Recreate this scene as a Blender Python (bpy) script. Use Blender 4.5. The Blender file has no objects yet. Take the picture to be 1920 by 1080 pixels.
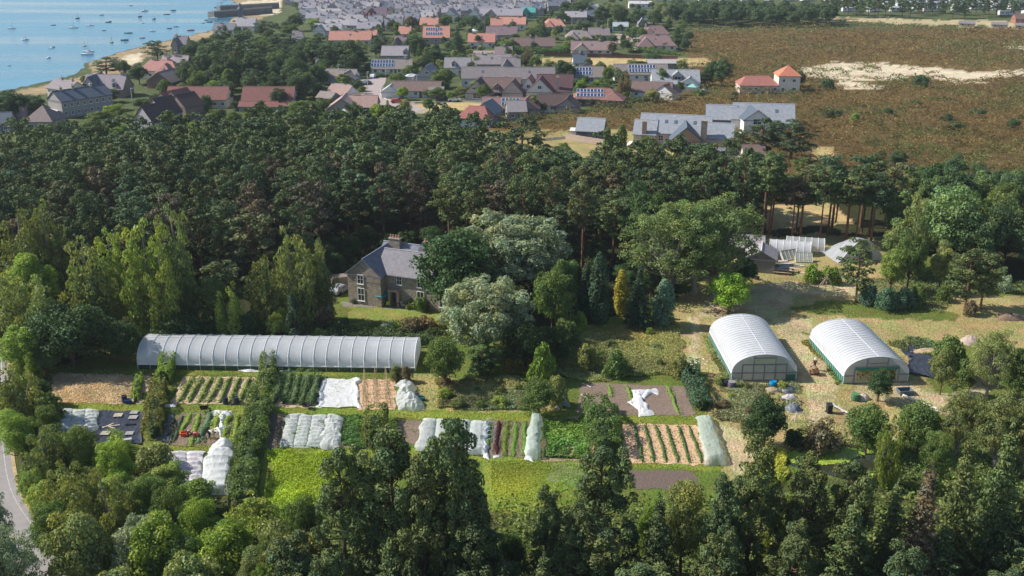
import bpy, math, random
import numpy as np
from mathutils import Vector, Matrix
C = bpy.context.scene.collection
S = bpy.context.scene
R_ = math.radians
rng = np.random.default_rng(7)
random.seed(7)

# ------------------------------------------------------------------ camera, sky, sun
CAMH = 60.0
FPX = 1870.0
TH = math.atan(710.0 / FPX)
cam = bpy.data.cameras.new('camera')
cam.lens = FPX / 1920 * 36
cam.sensor_width = 36
cam.clip_start = 1
cam.clip_end = 6000
camo = bpy.data.objects.new('camera', cam)
C.objects.link(camo)
camo.location = (0, 0, CAMH)
camo.rotation_euler = (math.pi / 2 - TH, 0, 0)
S.camera = camo

SUN_EL, SUN_BACK = 40.0, 10.0          # light comes from the left, a little from behind the scene
ce, se = math.cos(R_(SUN_EL)), math.sin(R_(SUN_EL))
SUNV = Vector((-ce * math.cos(R_(SUN_BACK)), ce * math.sin(R_(SUN_BACK)), se))
W = bpy.data.worlds.new('World')
S.world = W
W.use_nodes = True
nt = W.node_tree
bg = nt.nodes['Background']
sky = nt.nodes.new('ShaderNodeTexSky')
sky.sky_type = 'NISHITA'
sky.sun_disc = False
sky.sun_elevation = R_(SUN_EL)
sky.sun_rotation = R_(-(90 - SUN_BACK))
sky.air_density = 1.0
sky.dust_density = 0.6
sky.ozone_density = 1.5
nt.links.new(sky.outputs[0], bg.inputs[0])
bg.inputs[1].default_value = 0.105
sl = bpy.data.lights.new('sun', 'SUN')
sl.energy = 4.6
sl.angle = R_(0.5)
sl.color = (1.0, 0.945, 0.86)
so = bpy.data.objects.new('sun', sl)
C.objects.link(so)
so.location = (-100, 50, 200)
so.rotation_euler = SUNV.to_track_quat('Z', 'Y').to_euler()
S.view_settings.view_transform = 'Standard'
S.view_settings.look = 'None'
S.view_settings.gamma = 1
S.view_settings.use_curve_mapping = False
S.view_settings.exposure = 0.52
S.cycles.volume_bounces = 0
S.cycles.max_bounces = 6
S.cycles.transparent_max_bounces = 12

# ------------------------------------------------------------------ pixel of the photograph <-> point of the ground
def at(px, py, z=0.0):
    a = TH + math.atan((py - 540) / FPX)
    h = CAMH - z
    Y = h / math.tan(a)
    zc = Y * math.cos(TH) + h * math.sin(TH)
    return Vector(((px - 960) / FPX * zc, Y, z))
def atn(px, py):
    px = np.asarray(px, float); py = np.asarray(py, float)
    Y = CAMH / np.tan(TH + np.arctan((py - 540) / FPX))
    zc = Y * math.cos(TH) + CAMH * math.sin(TH)
    return (px - 960) / FPX * zc, Y
def sc(py):                                   # pixels of the photograph per metre across
    return (py + 170) * math.cos(TH) / CAMH
def proj_y(Y, z):
    h = CAMH - z
    return 540 + FPX * math.tan(math.atan2(h, Y) - TH)
def height_for(Y, ytop):
    return CAMH - Y * math.tan(TH + math.atan((ytop - 540) / FPX))

# ------------------------------------------------------------------ materials
def newmat(name):
    m = bpy.data.materials.new(name)
    m.use_nodes = True
    return m, m.node_tree, m.node_tree.nodes['Principled BSDF']
def vary(nt, col, amt, scale, detail=4, coord='Object'):
    tc = nt.nodes.new('ShaderNodeTexCoord')
    nz = nt.nodes.new('ShaderNodeTexNoise')
    nz.inputs['Scale'].default_value = scale
    nz.inputs['Detail'].default_value = detail
    nz.inputs['Roughness'].default_value = .65
    nt.links.new(tc.outputs[coord], nz.inputs['Vector'])
    mr = nt.nodes.new('ShaderNodeMapRange')
    mr.inputs[1].default_value = .28; mr.inputs[2].default_value = .72
    mr.inputs[3].default_value = 1 - amt; mr.inputs[4].default_value = 1 + amt
    nt.links.new(nz.outputs[0], mr.inputs[0])
    mx = nt.nodes.new('ShaderNodeVectorMath'); mx.operation = 'SCALE'
    if isinstance(col, (tuple, list)): mx.inputs[0].default_value = col[:3]
    else: nt.links.new(col, mx.inputs[0])
    nt.links.new(mr.outputs[0], mx.inputs['Scale'])
    return mx.outputs[0], nz
def mat(name, col, rough=.8, amt=.15, scale=3.0, bump=0.0, metal=0, spec=.3, two=None):
    m, nt, p = newmat(name)
    o, nz = vary(nt, col, amt, scale)
    if two is not None:                        # a second, larger-scale stain
        o, nz2 = vary(nt, o, two, scale * .13)
    nt.links.new(o, p.inputs['Base Color'])
    p.inputs['Roughness'].default_value = rough
    p.inputs['Metallic'].default_value = metal
    p.inputs['Specular IOR Level'].default_value = spec
    if bump:
        b = nt.nodes.new('ShaderNodeBump'); b.inputs['Distance'].default_value = bump
        nt.links.new(nz.outputs[0], b.inputs['Height']); nt.links.new(b.outputs[0], p.inputs['Normal'])
    return m
def leafmat(name, trans=.28, rough=.62):
    m, nt, p = newmat(name)
    oi = nt.nodes.new('ShaderNodeObjectInfo')
    at_ = nt.nodes.new('ShaderNodeAttribute'); at_.attribute_name = 'Col'
    mx = nt.nodes.new('ShaderNodeVectorMath'); mx.operation = 'MULTIPLY'
    nt.links.new(oi.outputs['Color'], mx.inputs[0]); nt.links.new(at_.outputs['Color'], mx.inputs[1])
    nt.links.new(mx.outputs[0], p.inputs['Base Color'])
    p.inputs['Roughness'].default_value = rough
    p.inputs['Specular IOR Level'].default_value = .25
    tr = nt.nodes.new('ShaderNodeBsdfTranslucent')
    t2 = nt.nodes.new('ShaderNodeVectorMath'); t2.operation = 'MULTIPLY'
    t2.inputs[1].default_value = (1.3, 1.35, .6)
    nt.links.new(mx.outputs[0], t2.inputs[0]); nt.links.new(t2.outputs[0], tr.inputs[0])
    ms = nt.nodes.new('ShaderNodeMixShader'); ms.inputs[0].default_value = trans
    nt.links.new(p.outputs[0], ms.inputs[1]); nt.links.new(tr.outputs[0], ms.inputs[2])
    nt.links.new(ms.outputs[0], nt.nodes['Material Output'].inputs[0])
    return m
def clothmat(name, col, trans, alpha, scale=1.5):
    m, nt, p = newmat(name)
    o, nz = vary(nt, col, .10, scale)
    nt.links.new(o, p.inputs['Base Color'])
    p.inputs['Roughness'].default_value = .55
    tcb = nt.nodes.new('ShaderNodeTexCoord'); nb = nt.nodes.new('ShaderNodeTexNoise'); nb.inputs['Scale'].default_value = 2.2; nb.inputs['Detail'].default_value = 5; nb.inputs['Distortion'].default_value = 1.5
    nt.links.new(tcb.outputs['Object'], nb.inputs['Vector'])
    bb = nt.nodes.new('ShaderNodeBump'); bb.inputs['Distance'].default_value = .12; bb.inputs['Strength'].default_value = .5; nt.links.new(nb.outputs[0], bb.inputs['Height']); nt.links.new(bb.outputs[0], p.inputs['Normal'])
    tr = nt.nodes.new('ShaderNodeBsdfTranslucent'); nt.links.new(o, tr.inputs[0])
    ms = nt.nodes.new('ShaderNodeMixShader'); ms.inputs[0].default_value = trans
    nt.links.new(p.outputs[0], ms.inputs[1]); nt.links.new(tr.outputs[0], ms.inputs[2])
    tp = nt.nodes.new('ShaderNodeBsdfTransparent')
    m2 = nt.nodes.new('ShaderNodeMixShader'); m2.inputs[0].default_value = alpha
    nt.links.new(ms.outputs[0], m2.inputs[1]); nt.links.new(tp.outputs[0], m2.inputs[2])
    nt.links.new(m2.outputs[0], nt.nodes['Material Output'].inputs[0])
    return m
LEAF = leafmat('foliage')
NEEDLE = leafmat('needles', .10, .7)
BARK = mat('bark', (.13, .085, .06), .95, .35, 2.0)
BARKP = mat('pine_bark', (.20, .105, .065), .95, .35, 1.2)
BARKL = mat('pale_bark', (.26, .235, .195), .9, .35, 1.5)
_mc = {}
def cm(col, rough=.8, amt=.12, scale=2.0, **k):
    key = (tuple(round(c, 3) for c in col), rough, amt, scale, tuple(sorted(k.items())))
    if key not in _mc: _mc[key] = mat('paint', col, rough, amt, scale, **k)
    return _mc[key]
GLASS = mat('window_glass', (.03, .04, .05), .08, .1, 1, spec=.6)
WHITE = mat('white_paint', (.75, .75, .73), .5, .06, 2)

# ------------------------------------------------------------------ objects
def tag(o, label=None, cat=None, group=None, kind=None):
    if label: o['label'] = label
    if cat: o['category'] = cat
    if group: o['group'] = group
    if kind: o['kind'] = kind
    return o
def empty(name, loc, rz=0.0, label=None, cat=None, group=None):
    o = bpy.data.objects.new(name, None)
    o.empty_display_size = .5
    C.objects.link(o)
    o.location = loc; o.rotation_euler = (0, 0, rz)
    return tag(o, label, cat, group)
def link(name, me, parent=None, loc=(0, 0, 0), rot=(0, 0, 0), scl=(1, 1, 1), col=None):
    o = bpy.data.objects.new(name, me)
    C.objects.link(o)
    if parent: o.parent = parent
    o.location = loc; o.rotation_euler = rot; o.scale = scl
    if col: o.color = (*col, 1)
    return o
def copy_tree(o, parent=None):
    c = o.copy(); C.objects.link(c)
    if parent: c.parent = parent
    for ch in [x for x in o.children]: copy_tree(ch, c)
    return c
class MB:
    def __init__(s): s.v = []; s.f = []; s.m = []
    def add(s, vs, fs, mi=0, M=None):
        b = len(s.v)
        s.v += [tuple(M @ Vector(v)) if M else tuple(v) for v in vs]
        s.f += [tuple(b + i for i in f) for f in fs]; s.m += [mi] * len(fs)
        return s
    def box(s, x0, x1, y0, y1, z0, z1, mi=0, M=None):
        return s.add([(x0, y0, z0), (x1, y0, z0), (x1, y1, z0), (x0, y1, z0), (x0, y0, z1), (x1, y0, z1), (x1, y1, z1), (x0, y1, z1)],
                     [(3, 2, 1, 0), (4, 5, 6, 7), (0, 1, 5, 4), (1, 2, 6, 5), (2, 3, 7, 6), (3, 0, 4, 7)], mi, M)
    def tube(s, pts, rs, n=6, mi=0, cap=True):
        pts = [Vector(p) for p in pts]
        if not isinstance(rs, (list, tuple)): rs = [rs] * len(pts)
        vs = []; fs = []
        for i, p in enumerate(pts):
            d = (pts[min(i + 1, len(pts) - 1)] - pts[max(i - 1, 0)])
            if d.length < 1e-6: d = Vector((0, 0, 1))
            d.normalize()
            a = d.cross(Vector((0, 0, 1)) if abs(d.z) < .9 else Vector((1, 0, 0))).normalized(); b = d.cross(a)
            for k in range(n):
                t = 2 * math.pi * k / n
                vs.append(p + (a * math.cos(t) + b * math.sin(t)) * rs[i])
        for i in range(len(pts) - 1):
            for k in range(n):
                k2 = (k + 1) % n
                fs.append((i * n + k, i * n + k2, (i + 1) * n + k2, (i + 1) * n + k))
        if cap:
            fs.append(tuple(range(n))[::-1]); fs.append(tuple((len(pts) - 1) * n + k for k in range(n)))
        return s.add(vs, fs, mi)
    def cyl(s, x, y, z0, z1, r0, r1=None, n=14, mi=0):
        return s.tube([(x, y, z0), (x, y, z1)], [r0, r1 if r1 is not None else r0], n, mi)
    def lathe(s, prof, n=16, mi=0, c=(0, 0)):
        vs = []; fs = []
        for r, z in prof:
            for k in range(n):
                t = 2 * math.pi * k / n; vs.append((c[0] + r * math.cos(t), c[1] + r * math.sin(t), z))
        for i in range(len(prof) - 1):
            for k in range(n):
                k2 = (k + 1) % n; fs.append((i * n + k, i * n + k2, (i + 1) * n + k2, (i + 1) * n + k))
        return s.add(vs, fs, mi)
    def mesh(s, name, mats, smooth=False):
        me = bpy.data.meshes.new(name)
        me.from_pydata(s.v, [], s.f)
        for m in (mats if isinstance(mats, (list, tuple)) else [mats]): me.materials.append(m)
        me.polygons.foreach_set('material_index', s.m)
        if smooth: me.polygons.foreach_set('use_smooth', [True] * len(s.f))
        me.update()
        return me
    def build(s, name, mats, parent=None, loc=(0, 0, 0), rot=(0, 0, 0), smooth=False):
        return link(name, s.mesh(name, mats, smooth), parent, loc, rot)
def npmesh(name, verts, quads, mats, cols=None, smooth=False):
    me = bpy.data.meshes.new(name)
    n, q = len(verts), len(quads)
    me.vertices.add(n); me.vertices.foreach_set('co', np.ascontiguousarray(verts, dtype=np.float32).ravel())
    me.loops.add(q * 4); me.loops.foreach_set('vertex_index', np.ascontiguousarray(quads, dtype=np.int32).ravel())
    me.polygons.add(q)
    me.polygons.foreach_set('loop_start', np.arange(0, q * 4, 4, dtype=np.int32))
    me.polygons.foreach_set('loop_total', np.full(q, 4, dtype=np.int32))
    if smooth: me.polygons.foreach_set('use_smooth', np.ones(q, dtype=bool))
    for m in (mats if isinstance(mats, (list, tuple)) else [mats]): me.materials.append(m)
    if cols is not None:
        a = me.color_attributes.new('Col', 'FLOAT_COLOR', 'POINT')
        c4 = np.ones((n, 4), dtype=np.float32); c4[:, :3] = cols
        a.data.foreach_set('color', c4.ravel())
    me.update(calc_edges=True)
    return me
def unit(a): return a / np.maximum(np.linalg.norm(a, axis=1, keepdims=True), 1e-9)
def leaves(P, N, size, r, droop=0.0, aspect=1.0, col=None, jit=.7):
    """kite shaped leaf sprays at P facing N"""
    n = len(P)
    N = unit(N + r.normal(0, jit, (n, 3)))
    U = unit(np.cross(N, r.normal(0, 1, (n, 3))))
    if droop > 0:
        D = np.tile([0, 0, -1.0], (n, 1)) + r.normal(0, .25, (n, 3))
        U = unit(U * (1 - droop) + D * droop)
    V = unit(np.cross(N, U))
    s = (size * r.uniform(.6, 1.25, n))[:, None] * .5 if np.isscalar(size) else (size * r.uniform(.6, 1.25, n))[:, None] * .5
    a, b = s * aspect, s
    bend = N * s * .35
    Q = np.stack([P - U * a, P + V * b * .8 + bend, P + U * a, P - V * b * .8 + bend], 1).reshape(-1, 3)
    q = np.arange(n * 4).reshape(-1, 4)
    if col is None: col = np.ones((n, 3))
    return Q, q, np.repeat(col, 4, 0)
def vnoise(x, y, scale, seed):
    r = np.random.default_rng(seed); G = r.uniform(0, 1, (256, 256))
    u, v = np.asarray(x) / scale, np.asarray(y) / scale
    i, j = np.floor(u).astype(int), np.floor(v).astype(int); fx, fy = u - i, v - j
    fx = fx * fx * (3 - 2 * fx); fy = fy * fy * (3 - 2 * fy)
    g = lambda a, b: G[a % 256, b % 256]
    return (g(i, j) * (1 - fx) + g(i + 1, j) * fx) * (1 - fy) + (g(i, j + 1) * (1 - fx) + g(i + 1, j + 1) * fx) * fy
def inpoly(px, py, poly):
    px = np.asarray(px, float); py = np.asarray(py, float)
    c = np.zeros(px.shape, bool); n = len(poly)
    for i in range(n):
        x0, y0 = poly[i]; x1, y1 = poly[(i + 1) % n]
        if y0 == y1: continue
        k = ((y0 > py) != (y1 > py)) & (px < (x1 - x0) * (py - y0) / (y1 - y0) + x0)
        c ^= k
    return c
# ------------------------------------------------------------------ ground: one sheet to the horizon, painted with what covers it
K = dict(grass=(.11, .14, .032), dry=(0.31, 0.26, 0.125), lawn=(.20, .215, .06), path=(0.4, 0.335, 0.215), straw=(.50, .37, .25),
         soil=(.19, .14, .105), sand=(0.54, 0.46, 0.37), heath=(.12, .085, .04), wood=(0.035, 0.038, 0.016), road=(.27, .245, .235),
         beach=(.30, .225, .15), mud=(.20, .17, .10), town=(0.08, 0.1, 0.045), pave=(.36, .29, .26), crop=(.16, .24, .03), gold=(.42, .32, .17),
         bgrass=(.165, .20, .035), weed=(.07, .085, .03))
AREAS = [  # (colour, polygon in pixels of the photograph, raggedness in px)
 ('town', [(-600, 300), (-600, -100), (2600, -100), (2600, 60), (1300, 60), (1290, 190), (1000, 250), (560, 260), (0, 270)], 2),
 ('heath', [(1290, 60), (2700, 40), (2700, 420), (1500, 420), (1300, 300), (930, 260), (900, 225), (1060, 215), (1180, 195), (1290, 150)], 5),
 ('sand', [(1500, 128), (1580, 116), (1640, 118), (1700, 122), (1760, 128), (1830, 136), (1880, 134), (1935, 128), (1935, 140), (1860, 149), (1800, 158), (1760, 150), (1720, 142), (1670, 152), (1560, 150), (1505, 140)], 6),
 ('sand', [(1580, 150), (1640, 158), (1660, 166), (1600, 167), (1560, 160)], 4),
 ('path', [(1540, 32), (1640, 34), (1760, 38), (1860, 38), (1935, 44), (1935, 56), (1820, 48), (1700, 45), (1600, 41), (1540, 38)], 4),
 ('sand', [(1880, 86), (1930, 88), (1930, 93), (1890, 91)], 2),
 ('gold', [(1515, 278), (1562, 276), (1565, 296), (1525, 298)], 3),
 ('sand', [(1020, 262), (1090, 258), (1240, 262), (1240, 285), (1130, 288), (1020, 280)], 4),
 ('dry', [(900, 245), (1100, 240), (1420, 262), (1420, 300), (1150, 300), (900, 280)], 4),
 ('gold', [(995, 108), (1330, 108), (1330, 124), (1180, 128), (1000, 122)], 1),
 ('pave', [(676, 148), (722, 148), (716, 160), (716, 176), (736, 190), (790, 194), (980, 190), (1010, 190), (990, 200), (900, 205), (820, 210), (740, 214), (690, 208), (680, 190), (678, 170)], 1),
 ('gold', [(780, 196), (880, 192), (930, 198), (880, 206), (820, 210), (790, 206)], 2),
 ('pave', [(1140, 66), (1180, 62), (1196, 70), (1176, 84), (1140, 84)], 1),
 ('beach', [(-900, 205), (0, 176), (40, 168), (120, 152), (170, 140), (165, 115), (230, 98), (300, 80), (390, 58), (425, 40), (450, 22), (440, 6), (430, -6), (560, -60), (560, -40), (530, 0), (520, 25), (470, 40), (440, 58), (330, 88), (270, 110), (250, 125), (200, 150), (100, 172), (0, 190), (-900, 225)], 4),
 ('sand', [(450, 8), (470, 0), (530, 0), (525, 24), (490, 30), (460, 16)], 3),
 ('sand', [(225, 108), (265, 98), (262, 118), (235, 124)], 3),
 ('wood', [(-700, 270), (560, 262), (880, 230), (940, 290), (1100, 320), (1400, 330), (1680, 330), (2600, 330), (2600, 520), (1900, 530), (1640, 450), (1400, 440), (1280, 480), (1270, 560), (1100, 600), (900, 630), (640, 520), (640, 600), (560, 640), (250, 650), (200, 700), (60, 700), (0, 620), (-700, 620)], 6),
 ('gold', [(1440, 385), (1560, 380), (1600, 420), (1440, 430)], 3),
 ('grass', [(-700, 600), (20, 640), (100, 690), (250, 640), (780, 640), (1270, 600), (1330, 560), (2600, 560), (2600, 1500), (-700, 1500)], 5),
 ('lawn', [(640, 568), (820, 574), (850, 592), (840, 606), (760, 606), (640, 600)], 3),
 ('grass', [(560, 580), (650, 570), (650, 632), (560, 640)], 5),
 ('dry', [(1270, 560), (1330, 520), (1400, 508), (1560, 500), (1660, 520), (1760, 560), (1930, 556), (2600, 560), (2600, 660), (1930, 650), (1930, 650), (1860, 660), (1780, 640), (1700, 650), (1760, 740), (1700, 820), (1500, 850), (1440, 870), (1380, 910), (1350, 880), (1330, 760), (1330, 700), (1290, 690), (1260, 600)], 8),
 ('grass', [(1470, 580), (1560, 562), (1700, 576), (1800, 590), (1790, 604), (1640, 600), (1560, 592)], 8),
 ('path', [(1440, 600), (1520, 600), (1540, 660), (1568, 730), (1560, 800), (1520, 830), (1516, 760), (1500, 700), (1470, 640)], 7),
 ('path', [(1268, 600), (1312, 596), (1306, 640), (1322, 690), (1296, 700), (1282, 660)], 7),
 ('path', [(1340, 540), (1560, 530), (1700, 545), (1700, 552), (1500, 552), (1450, 600), (1300, 600)], 8),
 ('path', [(1340, 790), (1385, 800), (1420, 850), (1430, 880), (1380, 890), (1350, 850)], 6),
 ('path', [(1600, 700), (1780, 740), (1850, 700), (1860, 730), (1780, 780), (1600, 740)], 8),
 ('dry', [(1380, 440), (1660, 440), (1660, 530), (1380, 530)], 8),
 ('dry', [(1700, 540), (1920, 560), (2600, 560), (2600, 600), (1920, 600), (1850, 570), (1700, 556)], 6),
 ('dry', [(780, 700), (850, 710), (850, 768), (800, 768), (760, 700)], 6),
 ('dry', [(850, 715), (1050, 715), (1050, 770), (850, 772)], 8),
 ('dry', [(1090, 610), (1290, 600), (1290, 690), (1180, 700), (1100, 690), (1060, 660)], 10),
 ('bgrass', [(100, 756), (500, 760), (1000, 772), (1340, 778), (1340, 800), (1000, 790), (500, 772), (100, 770)], 4),
 ('bgrass', [(280, 680), (790, 690), (790, 704), (300, 702)], 4),
 ('bgrass', [(300, 830), (520, 830), (1350, 866), (1350, 882), (520, 850), (300, 845)], 4),
 ('bgrass', [(900, 860), (1110, 868), (1110, 960), (1040, 1000), (900, 1000)], 6),
 ('bgrass', [(490, 835), (680, 840), (680, 990), (490, 990)], 6),
 ('weed', [(-300, 700), (110, 700), (110, 780), (300, 850), (480, 960), (1400, 960), (1420, 900), (2600, 880), (2600, 1500), (140, 1500), (60, 980), (25, 860)], 10),
]
def build_ground():
    xs = np.concatenate([[-9000, -5000, -3000, -1800, -1000, -600], np.arange(-400, 2321, 5.0), [2500, 2900, 3700, 5000, 7000, 11000]])
    ys = np.concatenate([[-148, -135, -118, -95, -75, -55, -40, -28, -18, -9], np.arange(0, 160, 2.5), np.arange(160, 1110, 3.0), np.arange(1110, 1400, 12), [1500, 1700, 2100, 3000]])
    X, Y = np.meshgrid(xs, ys)
    gx, gy = atn(X, Y)
    nx = (vnoise(gx, gy, 4.0, 1) - .5) * 2 + (vnoise(gx, gy, 1.3, 2) - .5) * 1.2
    ny = (vnoise(gx, gy, 4.0, 3) - .5) * 2 + (vnoise(gx, gy, 1.3, 4) - .5) * 1.2
    col = np.zeros(X.shape + (3,)); col[:] = K['grass']
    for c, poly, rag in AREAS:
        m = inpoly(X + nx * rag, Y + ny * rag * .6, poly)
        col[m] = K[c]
    m = (X > 2330) | (X < -410)
    col = col * (0.9 + .25 * vnoise(gx, gy, 7.0, 9))[..., None]
    # gentle relief, none under water or roads
    z = np.zeros(X.shape)
    n = X.size
    V = np.stack([gx.ravel(), gy.ravel(), z.ravel()], 1)
    w = len(xs); i = np.arange(len(ys) - 1)[:, None] * w + np.arange(w - 1)[None]
    Q = np.stack([i + w, i + w + 1, i + 1, i], -1).reshape(-1, 4)
    mt, nt, p = newmat('ground_cover')
    a = nt.nodes.new('ShaderNodeAttribute'); a.attribute_name = 'Col'
    o, _ = vary(nt, a.outputs['Color'], .26, 1.6, 8)
    o, _ = vary(nt, o, .25, .22, 5)
    # greenish and straw-coloured patches
    tc = nt.nodes.new('ShaderNodeTexCoord'); nz = nt.nodes.new('ShaderNodeTexNoise'); nz.inputs['Scale'].default_value = .35; nz.inputs['Detail'].default_value = 6
    nt.links.new(tc.outputs['Object'], nz.inputs['Vector'])
    cr = nt.nodes.new('ShaderNodeValToRGB'); cr.color_ramp.elements[0].position = .35; cr.color_ramp.elements[1].position = .65
    cr.color_ramp.elements[0].color = (.86, 1.04, .76, 1); cr.color_ramp.elements[1].color = (1.2, 1.0, 1.0, 1)
    nt.links.new(nz.outputs[0], cr.inputs[0])
    mm = nt.nodes.new('ShaderNodeVectorMath'); mm.operation = 'MULTIPLY'
    nt.links.new(o, mm.inputs[0]); nt.links.new(cr.outputs[0], mm.inputs[1]); nt.links.new(mm.outputs[0], p.inputs['Base Color'])
    p.inputs['Roughness'].default_value = .95; p.inputs['Specular IOR Level'].default_value = .1
    nb = nt.nodes.new('ShaderNodeTexNoise'); nb.inputs['Scale'].default_value = 3; nb.inputs['Detail'].default_value = 8
    nt.links.new(tc.outputs['Object'], nb.inputs['Vector'])
    b = nt.nodes.new('ShaderNodeBump'); b.inputs['Distance'].default_value = .25; nt.links.new(nb.outputs[0], b.inputs['Height']); nt.links.new(b.outputs[0], p.inputs['Normal'])
    g = link('ground', npmesh('ground', V, Q, mt, col.reshape(-1, 3), True)); tag(g, kind='structure')
build_ground()

def polysheet(name, poly, m, z=.01, kind='structure'):
    vs = []
    for i, (x, y) in enumerate(poly):
        x1, y1 = poly[(i + 1) % len(poly)]
        vs.append(at(x, y) + Vector((0, 0, z)))
    mb = MB(); mb.add(vs, [tuple(range(len(vs)))])
    o = mb.build(name, m)
    return tag(o, kind=kind)
# sea
ms, nt, p = newmat('sea_water')
tc = nt.nodes.new('ShaderNodeTexCoord'); mp = nt.nodes.new('ShaderNodeMapping'); mp.inputs['Scale'].default_value = (.004, .02, 1); mp.inputs['Rotation'].default_value = (0, 0, .5)
nt.links.new(tc.outputs['Object'], mp.inputs[0])
nz = nt.nodes.new('ShaderNodeTexNoise'); nz.inputs['Scale'].default_value = 1.5; nz.inputs['Detail'].default_value = 6; nt.links.new(mp.outputs[0], nz.inputs['Vector'])
cr = nt.nodes.new('ShaderNodeValToRGB'); cr.color_ramp.elements[0].position = .38; cr.color_ramp.elements[1].position = .66
cr.color_ramp.elements[0].color = (.03, .15, .225, 1); cr.color_ramp.elements[1].color = (.115, .275, .36, 1)
nt.links.new(nz.outputs[0], cr.inputs[0]); nt.links.new(cr.outputs[0], p.inputs['Base Color'])
mr = nt.nodes.new('ShaderNodeMapRange'); mr.inputs[1].default_value = .35; mr.inputs[2].default_value = .65; mr.inputs[3].default_value = .12; mr.inputs[4].default_value = .45
nt.links.new(nz.outputs[0], mr.inputs[0]); nt.links.new(mr.outputs[0], p.inputs['Roughness'])
wv = nt.nodes.new('ShaderNodeTexNoise'); wv.inputs['Scale'].default_value = .6; wv.inputs['Detail'].default_value = 5
mp2 = nt.nodes.new('ShaderNodeMapping'); mp2.inputs['Scale'].default_value = (.35, 1.2, 1); nt.links.new(tc.outputs['Object'], mp2.inputs[0]); nt.links.new(mp2.outputs[0], wv.inputs['Vector'])
b = nt.nodes.new('ShaderNodeBump'); b.inputs['Distance'].default_value = .35; b.inputs['Strength'].default_value = .6; nt.links.new(wv.outputs[0], b.inputs['Height']); nt.links.new(b.outputs[0], p.inputs['Normal'])
shore = [(-1200, 196), (-300, 180), (0, 172), (22, 168), (60, 159), (108, 149), (140, 140), (158, 128), (158, 119), (196, 108), (215, 101), (238, 94), (270, 86), (300, 78), (330, 73), (348, 71), (372, 62), (398, 57), (412, 50), (426, 44), (432, 38), (446, 24), (455, 15), (448, 8), (434, 2), (420, -4), (440, -16), (560, -45), (900, -60), (1200, -110), (-3200, -110)]
pts = []
for i, (x, y) in enumerate(shore):
    pts.append((x, y))
    if 1 <= i < len(shore) - 4 and i < 26:
        x1, y1 = shore[i + 1]
        for k in range(1, 4): pts.append((x + (x1 - x) * k / 4 + random.uniform(-3, 3), y + (y1 - y) * k / 4 + random.uniform(-1.2, 1.2)))
polysheet('sea', pts, ms, .06)

# roads
ROADM = mat('asphalt', (.27, .25, .24), .9, .12, 1.0, two=.12)
def road(name, L, Rr, m, z=.05):
    mb = MB(); n = len(L)
    vs = [at(*p) + Vector((0, 0, z)) for p in L] + [at(*p) + Vector((0, 0, z)) for p in Rr]
    mb.add(vs, [(i, n + i, n + i + 1, i + 1) for i in range(n - 1)]); return tag(mb.build(name, m), kind='structure')
def smooth_line(P, n=8):
    out = []
    for i in range(len(P) - 1):
        p0 = P[max(i - 1, 0)]; p1 = P[i]; p2 = P[i + 1]; p3 = P[min(i + 2, len(P) - 1)]
        for k in range(n):
            t = k / n
            out.append(tuple(.5 * (2 * p1[j] + (p2[j] - p0[j]) * t + (2 * p0[j] - 5 * p1[j] + 4 * p2[j] - p3[j]) * t * t + (3 * p1[j] - p0[j] - 3 * p2[j] + p3[j]) * t ** 3) for j in (0, 1)))
    out.append(P[-1]); return out
lc = smooth_line([(12, 560), (12, 640), (14, 700), (14, 780), (18, 840), (38, 930), (100, 1020), (172, 1092), (260, 1180), (380, 1300)])
rl = smooth_line([(-80, 560), (-90, 640), (-100, 700), (-105, 780), (-110, 840), (-96, 930), (-10, 1020), (62, 1092), (130, 1180), (200, 1300)])
road('road', rl, lc, ROADM)
def lerp(A, B, t): return [((1 - t) * a[0] + t * b[0], (1 - t) * a[1] + t * b[1]) for a, b in zip(A, B)]
LINEM = mat('road_paint', (.5, .5, .48), .7, .3, 2)
road('road_edge_line', lerp(rl, lc, .90), lerp(rl, lc, .908), LINEM, .054)
VERGE = mat('verge', (.40, .30, .16), .95, .3, 1.5)
road('verge', lc, [(x + 7, y) for x, y in lc], VERGE, .054)
# street in the town with its kerbs
sl_ = smooth_line([(690, 146), (690, 160), (686, 176), (692, 192), (715, 206), (770, 214)])
sr_ = smooth_line([(724, 146), (722, 156), (714, 168), (716, 180), (740, 192), (800, 205)])
road('street', sl_, sr_, cm((.36, .30, .28), .9, .1, .5))
mb = MB()
kp = [at(*p) for p in smooth_line([(714, 168), (716, 180), (735, 189), (790, 191), (980, 189)])]
mb.tube([p + Vector((0, 0, .09)) for p in kp], .12, 4)
tag(mb.build('kerb', cm((.6, .57, .5))), kind='structure')
# pond
POND = mat('pond_water', (.035, .04, .02), .06, .1, 1, spec=.5)
pond = [(1470, 858), (1480, 846), (1505, 840), (1560, 836), (1600, 840), (1640, 846), (1660, 860), (1662, 880), (1640, 896), (1590, 900), (1530, 884), (1484, 874)]
polysheet('pond', smooth_line(pond + [pond[0]], 5)[:-1], POND, .06)
r = np.random.default_rng(3)
px = r.uniform(1470, 1665, 9000); py = r.uniform(836, 900, 9000)
k = inpoly(px + r.normal(0, 1.5, 9000), py + r.normal(0, 1, 9000), [(1478, 850), (1500, 842), (1600, 840), (1640, 848), (1600, 858), (1592, 866), (1560, 870), (1520, 874), (1484, 868)])
k |= inpoly(px, py, [(1630, 884), (1662, 880), (1640, 897), (1600, 899)]) & (r.uniform(size=9000) < .4)
gx, gy = atn(px[k], py[k]); n = len(gx)
sz = r.uniform(.12, .24, n); a0 = r.uniform(0, 6.28, n)
cs = []
for t in range(4):
    cs.append(np.stack([gx + sz * np.cos(a0 + t * 1.57), gy + sz * np.sin(a0 + t * 1.57), np.full(n, .08) + r.uniform(0, .05, n)], 1))
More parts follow.
